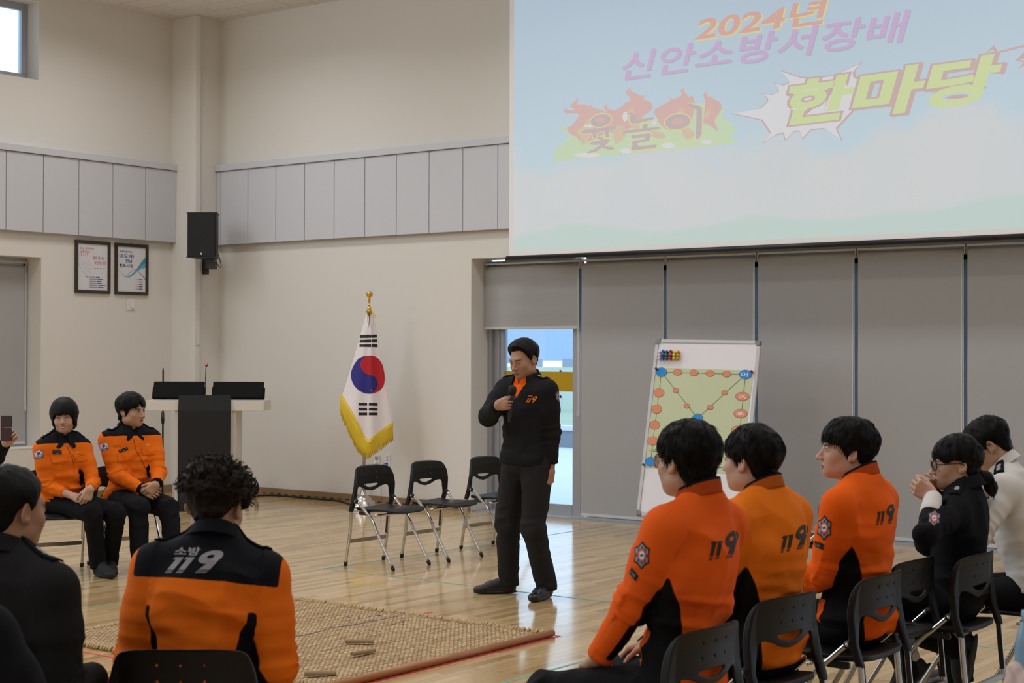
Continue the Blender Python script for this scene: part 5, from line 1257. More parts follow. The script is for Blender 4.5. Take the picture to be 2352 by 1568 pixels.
def badge_layers(cx, cy, r, tilt=0., squash=1.):
    def T(L): return [(cx + (x * math.cos(tilt) - y * math.sin(tilt)) * r * squash, cy + (x * math.sin(tilt) + y * math.cos(tilt)) * r) for x, y in L]
    def star(n, ro, ri, a0=math.pi / 2): return [((ro if i % 2 == 0 else ri) * math.cos(a0 + math.pi * i / n), (ro if i % 2 == 0 else ri) * math.sin(a0 + math.pi * i / n)) for i in range(2 * n)]
    L = [loops(T(star(6, 1.10, .84)), m=PT['black']), loops(T(star(6, .92, .70)), m=PT['silver'], lift=.0008), loops(T(star(8, .74, .52)), m=PT['purple'], lift=.0014), loops(T(circle2(0, 0, .52)), m=PT['orange'], lift=.0020),
         loops(T(circle2(0, 0, .34)), m=PT['white'], lift=.0026), loops(T([(-.3, -.02), (-.05, .16), (.05, .02), (.3, .12), (.1, -.14), (-.08, -.06)]), m=PT['blue'], lift=.0032)]
    return L
def text119(fn2, m, korean=None):
    """the call number 119 in slanted block figures on the unit square, mapped by fn2"""
    def one(x): return [[(x, .60), (x + .02, .69), (x + .20, .69), (x + .20, .14), (x + .065, .14), (x + .065, .60)], rect2(x + .065, .075, x + .20, .105), rect2(x + .065, 0, x + .20, .04)]
    L = []
    for x in (0, .235): L += [loops([fn2(*p) for p in q], m=m) for q in one(x)]
    o = circle2(.765, .70, .235, .30, 32); h = circle2(.755, .72, .075, .085, 20)
    L.append(loops([fn2(*p) for p in o], [fn2(*p) for p in h], m=m)); L.append(loops([fn2(*p) for p in [(.98, .60), (.96, .14), (.72, .14), (.80, .44)]], m=m, lift=.0003))
    L += [loops([fn2(*p) for p in q], m=m) for q in (rect2(.71, .075, .95, .105), rect2(.70, 0, .94, .04))]
    if korean:
        v, f = text_quad(korean, fn2(*korean_box[0]), fn2(*korean_box[1]), fn2(*korean_box[2]), offset=.02); L.append((v, f, m, .0002))
    return L
korean_box = ((.10, .76), (.55, .76), (.10, 1.02))
def para(bl, br, tl):
    bl, br, tl = map(np.asarray, (bl, br, tl)); return lambda u, v: tuple(bl + (br - bl) * u + (tl - bl) * v)

def person(spec):
    g = spec.get; face = R_(g('face') - 90); sit = not g('stand'); sc = g('s', 1.0)
    Dp = g('D'); hx, hy = g('head')                                     # where the crown stands in the photo and how far away
    crown = at(hx, hy, Dp); up_pel = g('pel', .535 if sit else .93 * sc)
    lean, side = R_(g('lean', 6)), R_(g('side', 0))
    hr = rotm(*g('turn', (0, 0, 0))); hs = g('hs', 1.0); nk = V3(*g('neckv', (0, .030, .128))) * hs
    ut = unit(V3(math.sin(side), math.sin(lean), math.cos(lean)))
    top_off = (hr @ V3(0, -.02, .118 + g('hairtop', .018)))[2] * hs
    tl = (crown.z - top_off - nk[2] - up_pel) / ut[2]                     # trunk length that brings the crown there
    pel = V3(0, 0, up_pel); tw = R_(g('twist', 0)); right = unit(V3(math.cos(tw), math.sin(tw), 0) - ut * (V3(math.cos(tw), math.sin(tw), 0) @ ut)); fwd = np.cross(ut, right)
    nb = pel + ut * tl; hc = nb + nk + V3(0, math.sin(lean) * .02, 0)
    # place the root so that the crown falls on its ray
    cl = hc + hr @ (V3(0, -.02, .118) * hs); c_, s_ = math.cos(face), math.sin(face)
    ox, oy = crown.x - (cl[0] * c_ - cl[1] * s_), crown.y - (cl[0] * s_ + cl[1] * c_)
    root = thing('person', g('label'), 'person', (ox, oy, 0), face)
    MW = Matrix.Translation((ox, oy, 0)) @ Matrix.Rotation(face, 4, 'Z'); inv = MW.inverted()
    spec['root'], spec['MW'] = root, MW
    W_ = lambda p: np.array(inv @ Vector(p))                              # hall -> own frame
    sw = g('sw', .172) * sc; B_ = g('bulk', 1.0)
    sh = {s: nb - ut * g('drop', .088) + right * (s * sw) + fwd * g('shf', .0) + ut * (g('shup', (0, 0))[0 if s < 0 else 1]) for s in (-1, 1)}
    wr, el = {}, {}
    for s, nm in ((-1, 'L'), (1, 'R')):
        if g('wr' + nm + 'w') is not None: w = W_(g('wr' + nm + 'w'))
        else: w = V3(*g('wr' + nm, (s * .07, .24, up_pel + .16)))
        pole = sh[s] + V3(*g('pole' + nm, (s * .35, -.30, -.5)))
        if g('pole' + nm + 'w') is not None: pole = W_(g('pole' + nm + 'w'))
        el[s], wr[s] = ik(sh[s], w, .285 * sc, .250 * sc, pole)
    hip = {s: pel + right * (s * .088) - V3(0, 0, .01) for s in (-1, 1)}; kn, an = {}, {}
    for s, nm in ((-1, 'L'), (1, 'R')):
        a = V3(*g('an' + nm, (s * .12, .40, .085) if sit else (s * .11, 0, .085)))
        if g('an' + nm + 'w') is not None: a = W_(g('an' + nm + 'w')); a[2] = g('an' + nm + 'z', .085)
        kn[s], an[s] = ik(hip[s], a, (.415 if sit else .436) * sc, (.405 if sit else .424) * sc, hip[s] + V3(*g('kpole' + nm, (s * .05, 1.0, .6))))
    h = g('h', .0085)
    pts = np.array([nb, pel] + list(sh.values()) + list(el.values()) + list(wr.values())); lo, hi = pts.min(0) - .19, pts.max(0) + .15; lo[2] = min(lo[2], up_pel - .17)
    Rt = np.stack([right, fwd, ut], 1)
    def trunk(S, k=1.0, d=0.):
        S.ell(pel + ut * .03 + fwd * .0, V3(.182 * B_ + d, .140 * B_ + d, .15 + d), .05, Rt)
        S.ell(pel + ut * tl * .40 + fwd * (.012 - g('slump', .0)), V3(.158 * B_ + d, .118 * B_ * g('belly', 1.) + d, .17 + d), .06, Rt)
        S.ell(pel + ut * tl * .68 - fwd * (.006 + g('slump', .0)), V3(.172 * B_ + d, .122 * B_ + d, .20 + d), .06, Rt)
        for s in (-1, 1):
            S.cone(nb - ut * .085 - fwd * .010 + right * s * .03, sh[s] - right * s * .018 - ut * .004, .066 + d, .060 + d, .05)
            S.cone(nb + ut * .004 - fwd * .014 + right * s * .02, sh[s] - right * s * .012 + ut * .008, .050 + d, .050 + d, .05)
            S.cone(pel + ut * tl * .6 + right * s * .11 * B_ - fwd * .02, sh[s] - ut * .03, .05 + d, .045 + d, .05)
    # ---- bare body: trunk, limbs (under the clothes), neck and head, hands
    S = SDF(np.minimum(lo, V3(-.3, -.25, 0)), np.maximum(hi, V3(.3, .65, hi[2])) if sit else np.maximum(hi, V3(.3, .3, hi[2])), .016)
    trunk(S, 1., -.022)
    for s in (-1, 1):
        S.cone(sh[s], el[s], .042, .036, .02); S.cone(el[s], wr[s], .034, .022, .015)
        S.cone(hip[s], kn[s], .068, .046, .03); S.cone(kn[s], an[s] + V3(0, 0, .01), .046, .028, .02)
    parts = [S.nets()]
    neck_local = hr.T @ ((nb - ut * .03 - hc) / hs); p = dict(g('facep', {})); p['neck'] = neck_local
    HV, HQ = head_mesh(p); toL = lambda X: (np.asarray(X) * hs) @ hr.T + hc
    parts.append((toL(HV), HQ))
    for s, nm in ((-1, 'L'), (1, 'R')):
        hd = g('hand' + nm)
        if hd is None: hd = dict(f=(-s * .35, .8, -.35), n=(-s * .2, -.2, -1), c=(.35, .4, .45, .5))
        if hd is False: continue
        f = V3(*hd['f']) if 'f' in hd else np.array(inv.to_3x3() @ Vector(hd['fw'])); n = V3(*hd['n']) if 'n' in hd else np.array(inv.to_3x3() @ Vector(hd['nw'])); c = wr[s] + unit(f) * .07
        S = SDF(c - .17, c + .17, .0027 if Dp < 12.5 else .003); hand_sdf(S, wr[s], f, n, s > 0, hd['c'], hd.get('t', (.8, .4)), hd.get('sp', .0), hd.get('s', .98))
        S.cone(el[s] + (wr[s] - el[s]) * .55, wr[s] + unit(f) * .012, .031, .0245, .02)
        parts.append(S.nets())
    BV, BQ = arrays_join(parts); body = link('body', mesh_np('body', BV, BQ), SKIN[g('skin', 'mid')], root)
    spec['el'], spec['wr'], spec['hc'], spec['nb'], spec['toL'] = el, wr, hc, nb, toL
    if not g('noface'):
        L, fn = face_marks(HV, HQ, p); me = flat_mesh('facial_features', L, fn, .006)
        co = np.array([v.co[:] for v in me.vertices]); co = toL(co); me.vertices.foreach_set('co', co.astype(np.float32).ravel()); me.update(); link('facial_features', me, FM, root)
    hp = dict(g('hair')); hp['w'] = p.get('w', 1.0); V, F = hair_mesh(hp, g('seed', 1)); me = mesh_np('hair', toL(V), F)
    az_, po_ = np.arctan2(V[:, 0], V[:, 1] + .055), np.linalg.norm(V - V3(0, -.055, .125), axis=1)
    at_ = me.attributes.new('strand', 'FLOAT_VECTOR', 'POINT'); at_.data.foreach_set('vector', np.stack([np.cos(az_) * 9, np.sin(az_) * 9, po_ * 14], 1).astype(np.float32).ravel())
    ho = link('hair', me, HAIR[hp.get('c', 'black')], root)
    # ---- top garment
    kind = g('top'); slim = g('slim', 0.)
    S = SDF(lo, hi, h); trunk(S)
    for s in (-1, 1):
        S.cone(sh[s] - ut * .006, sh[s] + (el[s] - sh[s]) * .45, .066 - slim, .067 - slim, .045)
        S.cone(sh[s] + (el[s] - sh[s]) * .4, el[s], .068 - slim, .058 - slim, .018); S.ell(el[s], V3(.058, .058, .058) - slim, .01)
        e2 = el[s] + (wr[s] - el[s]) * g('sleeve' + ('L' if s < 0 else 'R'), .96); S.cone(el[s], e2, .057 - slim, .041 - slim * .5, .015)
    pn = unit(ut + fwd * .42); pp = nb + ut * .028 + fwd * .05
    S.fn(lambda x, y, z: np.where((x - nb[0]) ** 2 + (y - nb[1]) ** 2 < .0169, (x - pp[0]) * pn[0] + (y - pp[1]) * pn[1] + (z - pp[2]) * pn[2], -1.), .012, 'i', nb - .16, nb + .2)
    if sit: S.plane(pel - ut * .085 + fwd * .02, -ut - fwd * .35, .012)
    else: S.plane(pel - V3(0, 0, .02), V3(0, 0, -1), .012)
    for s in (-1, 1):                                                     # open cuff: the sleeve ends square
        e2 = el[s] + (wr[s] - el[s]) * (g('sleeve' + ('L' if s < 0 else 'R'), .96)); d = unit(wr[s] - el[s])
        sl, gg = S._sub(e2 - .075, e2 + .075)
        if sl: 
            X, Y, Z = np.broadcast_arrays(*gg); q = (X - e2[0]) * d[0] + (Y - e2[1]) * d[1] + (Z - e2[2]) * d[2]
            r2 = np.sqrt(np.maximum((X - e2[0]) ** 2 + (Y - e2[1]) ** 2 + (Z - e2[2]) ** 2 - q * q, 0)); m_ = (r2 < .06)
            S.F[sl] = np.where(m_, np.maximum(S.F[sl], q - .004), S.F[sl])
    if g('inner'):                                                        # open front: a V cut down to the pullover worn underneath
        zv = tl * .775
        def vee(x, y, z):
            a = (x - pel[0]) * right[0] + (y - pel[1]) * right[1] + (z - pel[2]) * right[2]; b = (x - pel[0]) * fwd[0] + (y - pel[1]) * fwd[1] + (z - pel[2]) * fwd[2]; c = (x - pel[0]) * ut[0] + (y - pel[1]) * ut[1] + (z - pel[2]) * ut[2]
            return np.maximum(np.maximum(np.abs(a) - (c - zv) * .52, zv - c), -b + .01)
        S.fn(vee, .006, 's')
        S2 = SDF(nb - V3(.2, .2, .25), nb + V3(.2, .2, .12), .007); trunk(S2, 1., -.008); S2.plane(nb + ut * .028 + fwd * .05, ut * 1.0 + fwd * .42, .012); S2.plane(pel + ut * tl * .62, -ut, .01)
        V2, Q2 = S2.nets(); m2 = mesh_np('inner_pullover', relax(V2, Q2, 1), Q2); at_ = m2.attributes.new('za', 'FLOAT', 'POINT'); at_.data.foreach_set('value', np.full(len(V2), -1, np.float32)); link('inner_pullover', m2, CL['inner'], root)
    V, Q = S.nets(); V = relax(V, Q, 2, .4); N = vnormals(V, Q)
    def torso(P): q = P - pel; return q @ right, q @ fwd, (q @ ut) / tl
    tx, ty, tz = torso(V); inf = {}
    for s in (-1, 1):
        d1, t1, v1 = seg_info(V, sh[s], el[s]); d2, t2, v2 = seg_info(V, el[s], wr[s]); use2 = d2 < d1
        inf[s] = (np.minimum(d1, d2), np.where(use2, 1 + t2, t1), np.where(use2[:, None], v2, v1))
    dA = np.minimum(inf[-1][0], inf[1][0]); sd_ = np.where(inf[-1][0] < inf[1][0], -1, 1); tA = np.where(sd_ < 0, inf[-1][1], inf[1][1]); vA = np.where((sd_ < 0)[:, None], inf[-1][2], inf[1][2])
    arm = (dA < .088) & ((tA > .28) | (np.abs(tx) > sw - .01)); seed = g('seed', 1); fa = g('fold', 1.0)
    # creases: across the sleeves at the elbows, sideways at the waist, long drapes elsewhere
    ax = tA * .27; an_ = np.arctan2(vA @ ut, vA @ fwd); qa = np.stack([ax, np.cos(an_) * .03, np.sin(an_) * .03], 1)
    fs = folds(qa, V3(24, 24, 24), .0062, seed) * np.exp(-((tA - 1.0) / .45) ** 2) + folds(qa, V3(30, 20, 20), .003, seed + 2) * np.clip((tA - 1.5) / .4, 0, 1)
    qt = np.stack([tx + .25 * tz, ty, tz * tl], 1); ft = folds(qt, V3(4, 4, 15), .0095, seed + 4) * np.clip(1.25 - tz * 1.35, .25, 1) + folds(qt @ np.array([[1, 0, .5], [0, 1, 0], [-.5, 0, 1]]), V3(8, 5, 6), .0048, seed + 6)
    V = V + N * (np.where(arm, fs, ft) * fa)[:, None]
    zb = np.full(len(V), -1.); za = np.full(len(V), -1.)
    az = np.arctan2(ty, np.abs(tx) + 1e-6); inw = -(vA @ right) * sd_ / np.maximum(dA, 1e-6); bck = -(vA @ fwd) / np.maximum(dA, 1e-6); dwn = -(vA @ ut) / np.maximum(dA, 1e-6)
    if kind == 'duty':
        fr = np.clip(ty / .06 * .5 + .5, 0, 1); thr = g('yoke', .72) + (.90 - g('yoke', .72)) * fr
        za = np.where(arm, (.10 - tA) * .28, (tz - thr) * tl); za = np.where(arm & (tA < .35), np.minimum((tz - thr) * tl, (sw + .050 - np.abs(tx))), za)
        za = np.maximum(za, np.where(arm, (tA - 1.90) * .25, -1)); pan = np.minimum((.24 - np.abs(az + .32)) * .13, (.60 - tz) * tl)
        inner = np.minimum((inw * .7 + dwn * .7 + bck * .1 - .62) * .05, (tA - .3) * .28); zb = np.where(arm, inner, pan)
    elif kind == 'pull':
        wid = np.interp(tz, [-.2, .15, .45, .70], [.62, .56, .36, .0]); pan = np.minimum((wid - np.abs(az + .12)) * .13, (.70 - tz) * tl); pan = np.where(tz < .1, np.minimum((.5 - np.abs(az + .12)) * .13, .1), pan)
        inner = np.minimum((inw * .45 + bck * .75 + dwn * .25 - np.interp(tA, [.3, .8, 1.2, 2], [.95, .62, .45, .35])) * .05, (tA - .30) * .28); inner = np.minimum(inner, (1.86 - tA) * .25)
        zb = np.where(arm, inner, pan)
    za, zb = np.clip(za, -.02, .02), np.clip(zb, -.02, .02)
    for _ in range(3): za, zb = relax(za[:, None], Q, 1, .6)[:, 0], relax(zb[:, None], Q, 1, .6)[:, 0]
    me = mesh_np('jacket', V, Q)
    spec['tb'] = BVHTree.FromPolygons(V.tolist(), Q[~arm[Q].any(1)].tolist())
    for nme, a_ in (('za', za), ('zb', zb)): at_ = me.attributes.new(nme, 'FLOAT', 'POINT'); at_.data.foreach_set('value', a_.astype(np.float32))
    jn = {'duty': 'jacket', 'pull': 'pullover', 'black': 'jacket', 'navy': 'jacket', 'white': 'shirt'}[kind]
    jo = link(jn, me, CL[g('topm', kind)], root); jb = BVHTree.FromPolygons(V.tolist(), Q.tolist()); spec['jb'] = jb
    # ---- collar
    un = unit(hc - nb + V3(0, -.02, 0)); un = unit(un * .6 + ut * .5); rx = right; ry = np.cross(un, rx)
    def collar(name, R0, top, bot, slope, thick, m_, gap=0., points=0., trim=0., back=.016, flare=0.):
        S = SDF(nb - .14, nb + .14, .0035)
        def f(x, y, z):
            a = (x - nb[0]) * rx[0] + (y - nb[1]) * rx[1] + (z - nb[2]) * rx[2]; b = (x - nb[0]) * ry[0] + (y - nb[1]) * ry[1] + (z - nb[2]) * ry[2] + .002; c = (x - nb[0]) * un[0] + (y - nb[1]) * un[1] + (z - nb[2]) * un[2]
            phi = np.degrees(np.arctan2(np.abs(a), b)); r = np.sqrt((a / 1.0) ** 2 + (b / 1.06) ** 2); tp = top - (b + .0) * .30 * 1.0
            RR = R0 + (tp - c) * slope; d = np.abs(r - RR) - thick; bt = bot - (b) * .30 - points * np.exp(-((phi - 30) / 17.) ** 2)
            d = np.maximum(d, np.maximum(c - tp, bt - c) )
            if gap: d = np.maximum(d, (gap + np.clip((tp - c) / .06, 0, 1.4) * -gap * .0 - phi) * .0012 + np.clip(c - bot, 0, .1) * flare)
            return d
        S.fn(f); V, Q = S.nets(); V = relax(V, Q, 1, .4); me = mesh_np(name, V, Q)
        q = V - nb; c = q @ un; b = q @ ry + .002; at_ = me.attributes.new('za', 'FLOAT', 'POINT'); at_.data.foreach_set('value', ((c - (top - b * .30) + trim) if trim else np.full(len(V), -1.)).astype(np.float32))
        return link(name, me, m_, root)
    if kind == 'pull': collar('collar', .0675 * g('cw', 1.), .052, -.004, .10, .0052, CL[g('topm')], gap=4, trim=.0105)
    elif kind == 'duty': collar('collar', .064 * g('cw', 1.), .046, -.012, .55, .0058, cloth('navy_collar', NAVY) if 'navy_collar' not in bpy.data.materials else bpy.data.materials['navy_collar'], gap=11, points=.040)
    elif kind == 'white': collar('collar', .063 * g('cw', 1.), .046, -.004, .42, .0052, CL['white'], gap=8, points=.03)
    elif g('inner'):
        collar('inner_collar', .064, .056, -.05, .12, .0045, CL['inner'], gap=7, trim=.010); collar('collar', .078, .040, -.03, .42, .0058, CL[kind], gap=38, points=.045)
    else: collar('collar', .066, .046, -.012, .50, .0058, CL[kind], gap=14, points=.035)
    # ---- trousers and shoes
    lo2 = np.minimum.reduce([pel - V3(.24, .22, .2)] + [an[s] - .12 for s in (-1, 1)] + [kn[s] - .14 for s in (-1, 1)]); hi2 = np.maximum.reduce([pel + V3(.24, .22, .15)] + [kn[s] + .15 for s in (-1, 1)] + [an[s] + .12 for s in (-1, 1)]); lo2[2] = .01
    S = SDF(lo2, hi2, .0095); tk = g('tk', 1.0)
    S.ell(pel + V3(0, 0, .0), V3(.164 * B_, .124 * B_, .115), .04)
    for s in (-1, 1):
        S.cone(hip[s], kn[s], .094 * tk, .073 * tk, .03 if sit else .02); S.ell(kn[s], V3(.072, .072, .072) * tk, .02); S.cone(kn[s], an[s] + V3(0, -.01, -.02), .070 * tk, .062 * tk, .02)
        S.plane((0, 0, g('hem', .052)), (0, 0, -1), .004)
    S.plane((0, 0, pel[2] + .10), (0, 0, 1), .01)
    if sit: S.plane((0, 0, .447), (0, 0, -1), .012, op='i') if False else None
    V, Q = S.nets(); V = relax(V, Q, 2, .4); N = vnormals(V, Q)
    kw = np.zeros(len(V))
    for s in (-1, 1): kw = np.maximum(kw, np.exp(-(np.linalg.norm(V - kn[s], axis=1) / .16) ** 2)); kw = np.maximum(kw, .8 * np.exp(-(np.linalg.norm(V - an[s], axis=1) / .12) ** 2))
    kw = np.maximum(kw, np.exp(-(np.linalg.norm(V - pel, axis=1) / .2) ** 2)); V = V + N * (folds(V @ np.array([[1, 0, .3], [0, 1, .3], [-.3, 0, 1]]), V3(10, 12, 14), .009, seed + 20) * kw)[:, None]
    V[:, 2] = np.maximum(V[:, 2], .012); link('trousers', mesh_np('trousers', V, Q), CL[g('trou', 'trou')], root)
    for s, nm in ((-1, 'L'), (1, 'R')):
        ta = R_(g('toe' + nm, -s * 6)); fx, fy = -math.sin(ta), math.cos(ta); pit = g('tip' + nm, 0.)
        S = SDF((-.09, -.14, -.005), (.09, .25, .16), .005)
        S.cone((0, -.055, .040), (0, .085, .036), .034, .041, .02); S.ell((0, .15, .030), (.038, .055, .030), .02); S.cone((0, -.045, .05), (0, -.030, .115), .040, .040, .02); S.cone((0, -.02, .09), (0, .10, .05), .034, .030, .03)
        S.ell((0, .05, .012), (.044, .155, .014), .006); S.plane((0, 0, .001), (0, 0, -1), .002); V, Q = S.nets(); V = relax(V, Q, 1, .4); V[:, 2] = np.maximum(V[:, 2], .001)
        if pit:
            c0, s0 = math.cos(R_(pit)), math.sin(R_(pit)); y, z = V[:, 1] + .032, V[:, 2] - .085; V[:, 1], V[:, 2] = y * c0 + z * s0 - .032, -y * s0 + z * c0 + .085
        a = an[s]; X = np.stack([a[0] + V[:, 0] * fy + (V[:, 1] + .032) * fx, a[1] - V[:, 0] * fx + (V[:, 1] + .032) * fy, V[:, 2] + max(a[2] - .085, 0)], 1)
        if g('floorclip', True): X[:, 2] = np.maximum(X[:, 2], .001)
        link('shoe', mesh_np('shoe', X, Q), M[g('shoe', 'leather')], root)
    spec.update(sh=sh, pel=pel, ut=ut, right=right, fwd=fwd, tl=tl, inv=inv, kn=kn, an=an, sw=sw)
    # ---- shoulder straps
    if g('straps'):
        for s in (-1, 1):
            o = sh[s] - right * s * .062 + ut * .10; fn = onto(jb, o, right * s, fwd, -ut, .002); b = B(); gr = {}
            n1, n2 = 9, 5; v = []
            for lift in (0, .006):
                for j in range(n2):
                    for i in range(n1): v.append(fn(-.055 + .125 * i / (n1 - 1), (-.025 + .05 * j / (n2 - 1)) * (.8 + .2 * i / (n1 - 1)), lift))
            k = n1 * n2; fcs = [(j * n1 + i, j * n1 + i + 1, (j + 1) * n1 + i + 1, (j + 1) * n1 + i) for j in range(n2 - 1) for i in range(n1 - 1)]
            ring = [i for i in range(n1)] + [j * n1 + n1 - 1 for j in range(1, n2)] + [(n2 - 1) * n1 + i for i in range(n1 - 2, -1, -1)] + [j * n1 for j in range(n2 - 2, 0, -1)]
            fcs = fcs + [tuple(q + k for q in f_) for f_ in fcs] + [(ring[i], ring[(i + 1) % len(ring)], ring[(i + 1) % len(ring)] + k, ring[i] + k) for i in range(len(ring))]
            st = link('shoulder_strap', b.add(v, fcs, 0, True).mesh('shoulder_strap'), CL['navy'], root)
            f2 = onto(jb, o, right * s, fwd, -ut, .0095); L = [loops([(x + .012 * math.cos(a), .012 * math.sin(a)) for a in np.linspace(0, 6.283, 9)[:-1]], m=PT['silver']) for x in ([.0, .022, .044] if g('straps') > 1 else [.03])]
            link('rank_mark', flat_mesh('rank_mark', L, f2, .012), PTM, st)
    return spec
def mark(sp_, name, layers, base=None, mx=6., lift0=.0030, bvh=None, label=None):
    """a print or patch, laid on the garment where the photo shows it (2D layout in photo pixels)"""
    bs = Vector(base) if base is not None else Vector(sp_['nb'] - sp_['ut'] * .2)
    me = flat_mesh(name, layers, pix_onto(bvh or sp_['jb'], sp_['inv'], lift0, bs), mx); o = link(name, me, PTM, sp_['root'])
    if label: o['label'] = label
    return o
# ------------------------------------------------------------------ the people, each with the chair under them
SHORT = [(0, .052), (40, .046), (58, .020), (70, -.016), (80, -.030), (87, -.004), (93, .010), (106, .004), (118, -.035), (140, -.066), (180, -.074)]
FRINGE = [(0, .030), (45, .026), (60, .012), (72, -.018), (81, -.030), (88, -.004), (94, .010), (106, .004), (120, -.035), (140, -.070), (180, -.080)]
A_ = {k: Vector(v) for k, v in dict(R=AR, F=AF).items()}; UPZ = Vector((0, 0, 1))
def seat(sp_, label, group=GO, back=-.03, side=0., off=0.):
    r = sp_['root']; a = sp_['face']; d = Vector((math.cos(R_(a)), math.sin(R_(a)), 0)); a2 = a + off
    p = Vector(r.location) + d * back + Vector((d.y, -d.x, 0)) * side; return chair(p.x, p.y, a2, label, group)
def glasses(sp_, m, w=.0016, rx=.0245, rz=.020, square=False, y=.104):
    b = B(); lens = B(); hs = sp_.get('hs', 1.0)
    for s in (-1, 1):
        n = 24; pts = []
        for k in range(n + 1):
            a = 2 * math.pi * k / n; ca, sa = math.cos(a), math.sin(a)
            if square: ca, sa = math.copysign(abs(ca) ** .55, ca), math.copysign(abs(sa) ** .55, sa)
            pts.append((s * .0335 + rx * ca, y - .010 * abs(ca) * (ca * s > 0), -.003 + rz * sa))
        b.tube(pts, w, 6); lens.add(pts[:-1], [tuple(range(n))])
        b.tube([(s * (.0335 + rx), y - .010, .004), (s * .078, y - .030, .006), (s * .0845, -.012, .006), (s * .082, -.040, -.012)], w * .9, 6)
    b.tube(spline([(-.0335 + rx, y, .002), (0, y + .005, .006), (.0335 - rx, y, .002)], 4), w * .9, 6)
    for name, bb, mt_ in (('glasses', b, m), ('lens', lens, M['glass'])):
        me = bb.mesh(name); co = np.array([v.co[:] for v in me.vertices]); co = sp_['toL'](co); me.vertices.foreach_set('co', co.astype(np.float32).ravel()); me.update()
        o = link(name, me, mt_, sp_['root'] if name == 'glasses' else g_)
        if name == 'glasses': g_ = o
    return g_
P_ = lambda L, k, ox, oy: [(ox + x / k, oy + y / k) for x, y in L]
CAP, GRP = None, 'folding chairs the audience sits on'

# 1 the standing speaker
spk = person(dict(label='standing person in black jacket and dark trousers speaking into a hand-held microphone', stand=True, D=10.42, head=(1197, 779), face=268, turn=(-5, -16, 3), s=1.0, pel=.925, lean=2, sw=.178, bulk=1.04, belly=1.08,
    wrRw=at(1141, 931, 10.14), poleR=(.6, -.15, -.55), wrLw=at(1266, 1086, 10.36), poleL=(.12, -1, -.1), drop=.070, handR=dict(fw=AR * .78 + UPZ * .16 - AF * .58, nw=AF * .8 + AR * .6, c=(.80, .84, .86, .84), t=(.3, .6)),
    handL=dict(fw=UPZ * -1 + AR * -.12, nw=AR * -.7 + AF * .5, c=(.25, .32, .38, .42), t=(.5, .3)), anRw=on_floor(1166, 1362), anLw=on_floor(1254, 1373), toeR=-42, toeL=12, kpoleR=(.05, 1, .1), kpoleL=(-.02, 1, .1),
    top='black', trou='trou_grey', inner=True, straps=2, skin='tan', facep=dict(w=1.02, jaw=1.12, down=True), hair=dict(tp=1.0, line=[(0, .078), (30, .074), (46, .060), (58, .036), (68, .0), (76, -.030), (82, -.036), (88, -.004), (94, .010), (106, .004), (118, -.035), (140, -.066), (180, -.074)], vol=.026, low=.005, front=.006, rag=.3, locks=0), seed=3, tk=1.14, slim=-.004, h=.009))
w_ = spk['wr'][1]; MW = spk['MW']; fdir = np.array(MW.inverted().to_3x3() @ (AR * .78 + UPZ * .16 - AF * .58)); ndir = np.array(MW.inverted().to_3x3() @ (AF * .8 + AR * .6)); ndir = ndir - unit(fdir) * (ndir @ unit(fdir))
c = MW @ Vector(w_ + unit(fdir) * .094 + unit(ndir) * .031); axis = (UPZ * .97 + AR * .10 - AF * .05).normalized()
mic = thing('microphone', 'black wireless hand-held microphone in the hand of the standing speaker', 'microphone', c); q = axis.to_track_quat('Z', 'Y').to_matrix().to_4x4()
link('handle', B().lathe([(0, -.125), (.009, -.125), (.010, -.10), (.013, -.09), (.0165, .03), (.018, .055), (0, .055)], n=20, M4=q).mesh('handle'), M['black_plastic'], mic)
link('grille', B().lathe([(0, .055), (.020, .055), (.026, .075), (.0265, .088), (.023, .105), (.012, .116), (0, .118)], n=20, M4=q).mesh('grille'), mat('black_wire_grille', (.012, .012, .012, 1), .5, .5, bump=.8, scale=500), mic)
fn = para((1205, 925.5), (1226.5, 925), (1215, 910)); mark(spk, 'chest_print', text119(fn, PT['oprint']) + [(*text_quad('소방', (1212, 911.5), (1223, 912), (1212.5, 906.5), offset=.02), PT['oprint'], .0)], mx=5)
mark(spk, 'sleeve_badge', badge_layers(1283, 909, 13.5, -.15, .62), mx=3); mark(spk, 'zip_pull', [loops([(1187, 906), (1191, 907), (1188, 913), (1185, 912)], m=PT['silver'])])

# 2 smiling woman in the orange duty jacket
wom = person(dict(label='smiling seated person with short black bobbed hair in orange and navy jacket', D=11.62, head=(146, 917), face=338, turn=(-22, 0, 3), lean=2, sw=.150, bulk=.92, pel=.53, neckv=(0, .028, .142), hs=.97,
    wrRw=at(168, 1139, 11.42), wrLw=at(207, 1121, 11.38), poleR=(.35, -.45, -.6), poleL=(-.35, -.4, -.6), sleeveR=.66, sleeveL=.86, handR=dict(fw=AR * .9 - UPZ * .30 - AF * .25, nw=UPZ * -.8 - AR * .15 + AF * .5, c=(.35, .4, .42, .45), t=(.3, .3)),
    handL=dict(fw=UPZ * -.85 - AR * .25 - AF * .25, nw=AF * .8 - AR * .5, c=(.45, .5, .5, .5), t=(.4, .4)), anRw=on_floor(228, 1322), anLw=on_floor(252, 1316), kpoleR=(.02, 1, 2.0), kpoleL=(-.1, 1, 2.0), toeR=8, toeL=-10,
    top='duty', straps=2, skin='fair', facep=dict(w=.95, jaw=.84, smile=True, tint=True, lash=True), hair=dict(line=[(0, .024), (28, .022), (42, .006), (54, -.030), (66, -.050), (85, -.062), (115, -.075), (150, -.10), (180, -.105)], vol=.040, low=.030, tz=.03, rag=.7, locks=30, mess=.08, lift=.000, lw=.7, n1=.0012, n2=.0012), seed=5, slim=.006, tk=.95, h=.0085, shoe='trainer', fold=1.5, cw=.93))
seat(wom, 'folding chair under the smiling person with bobbed hair')
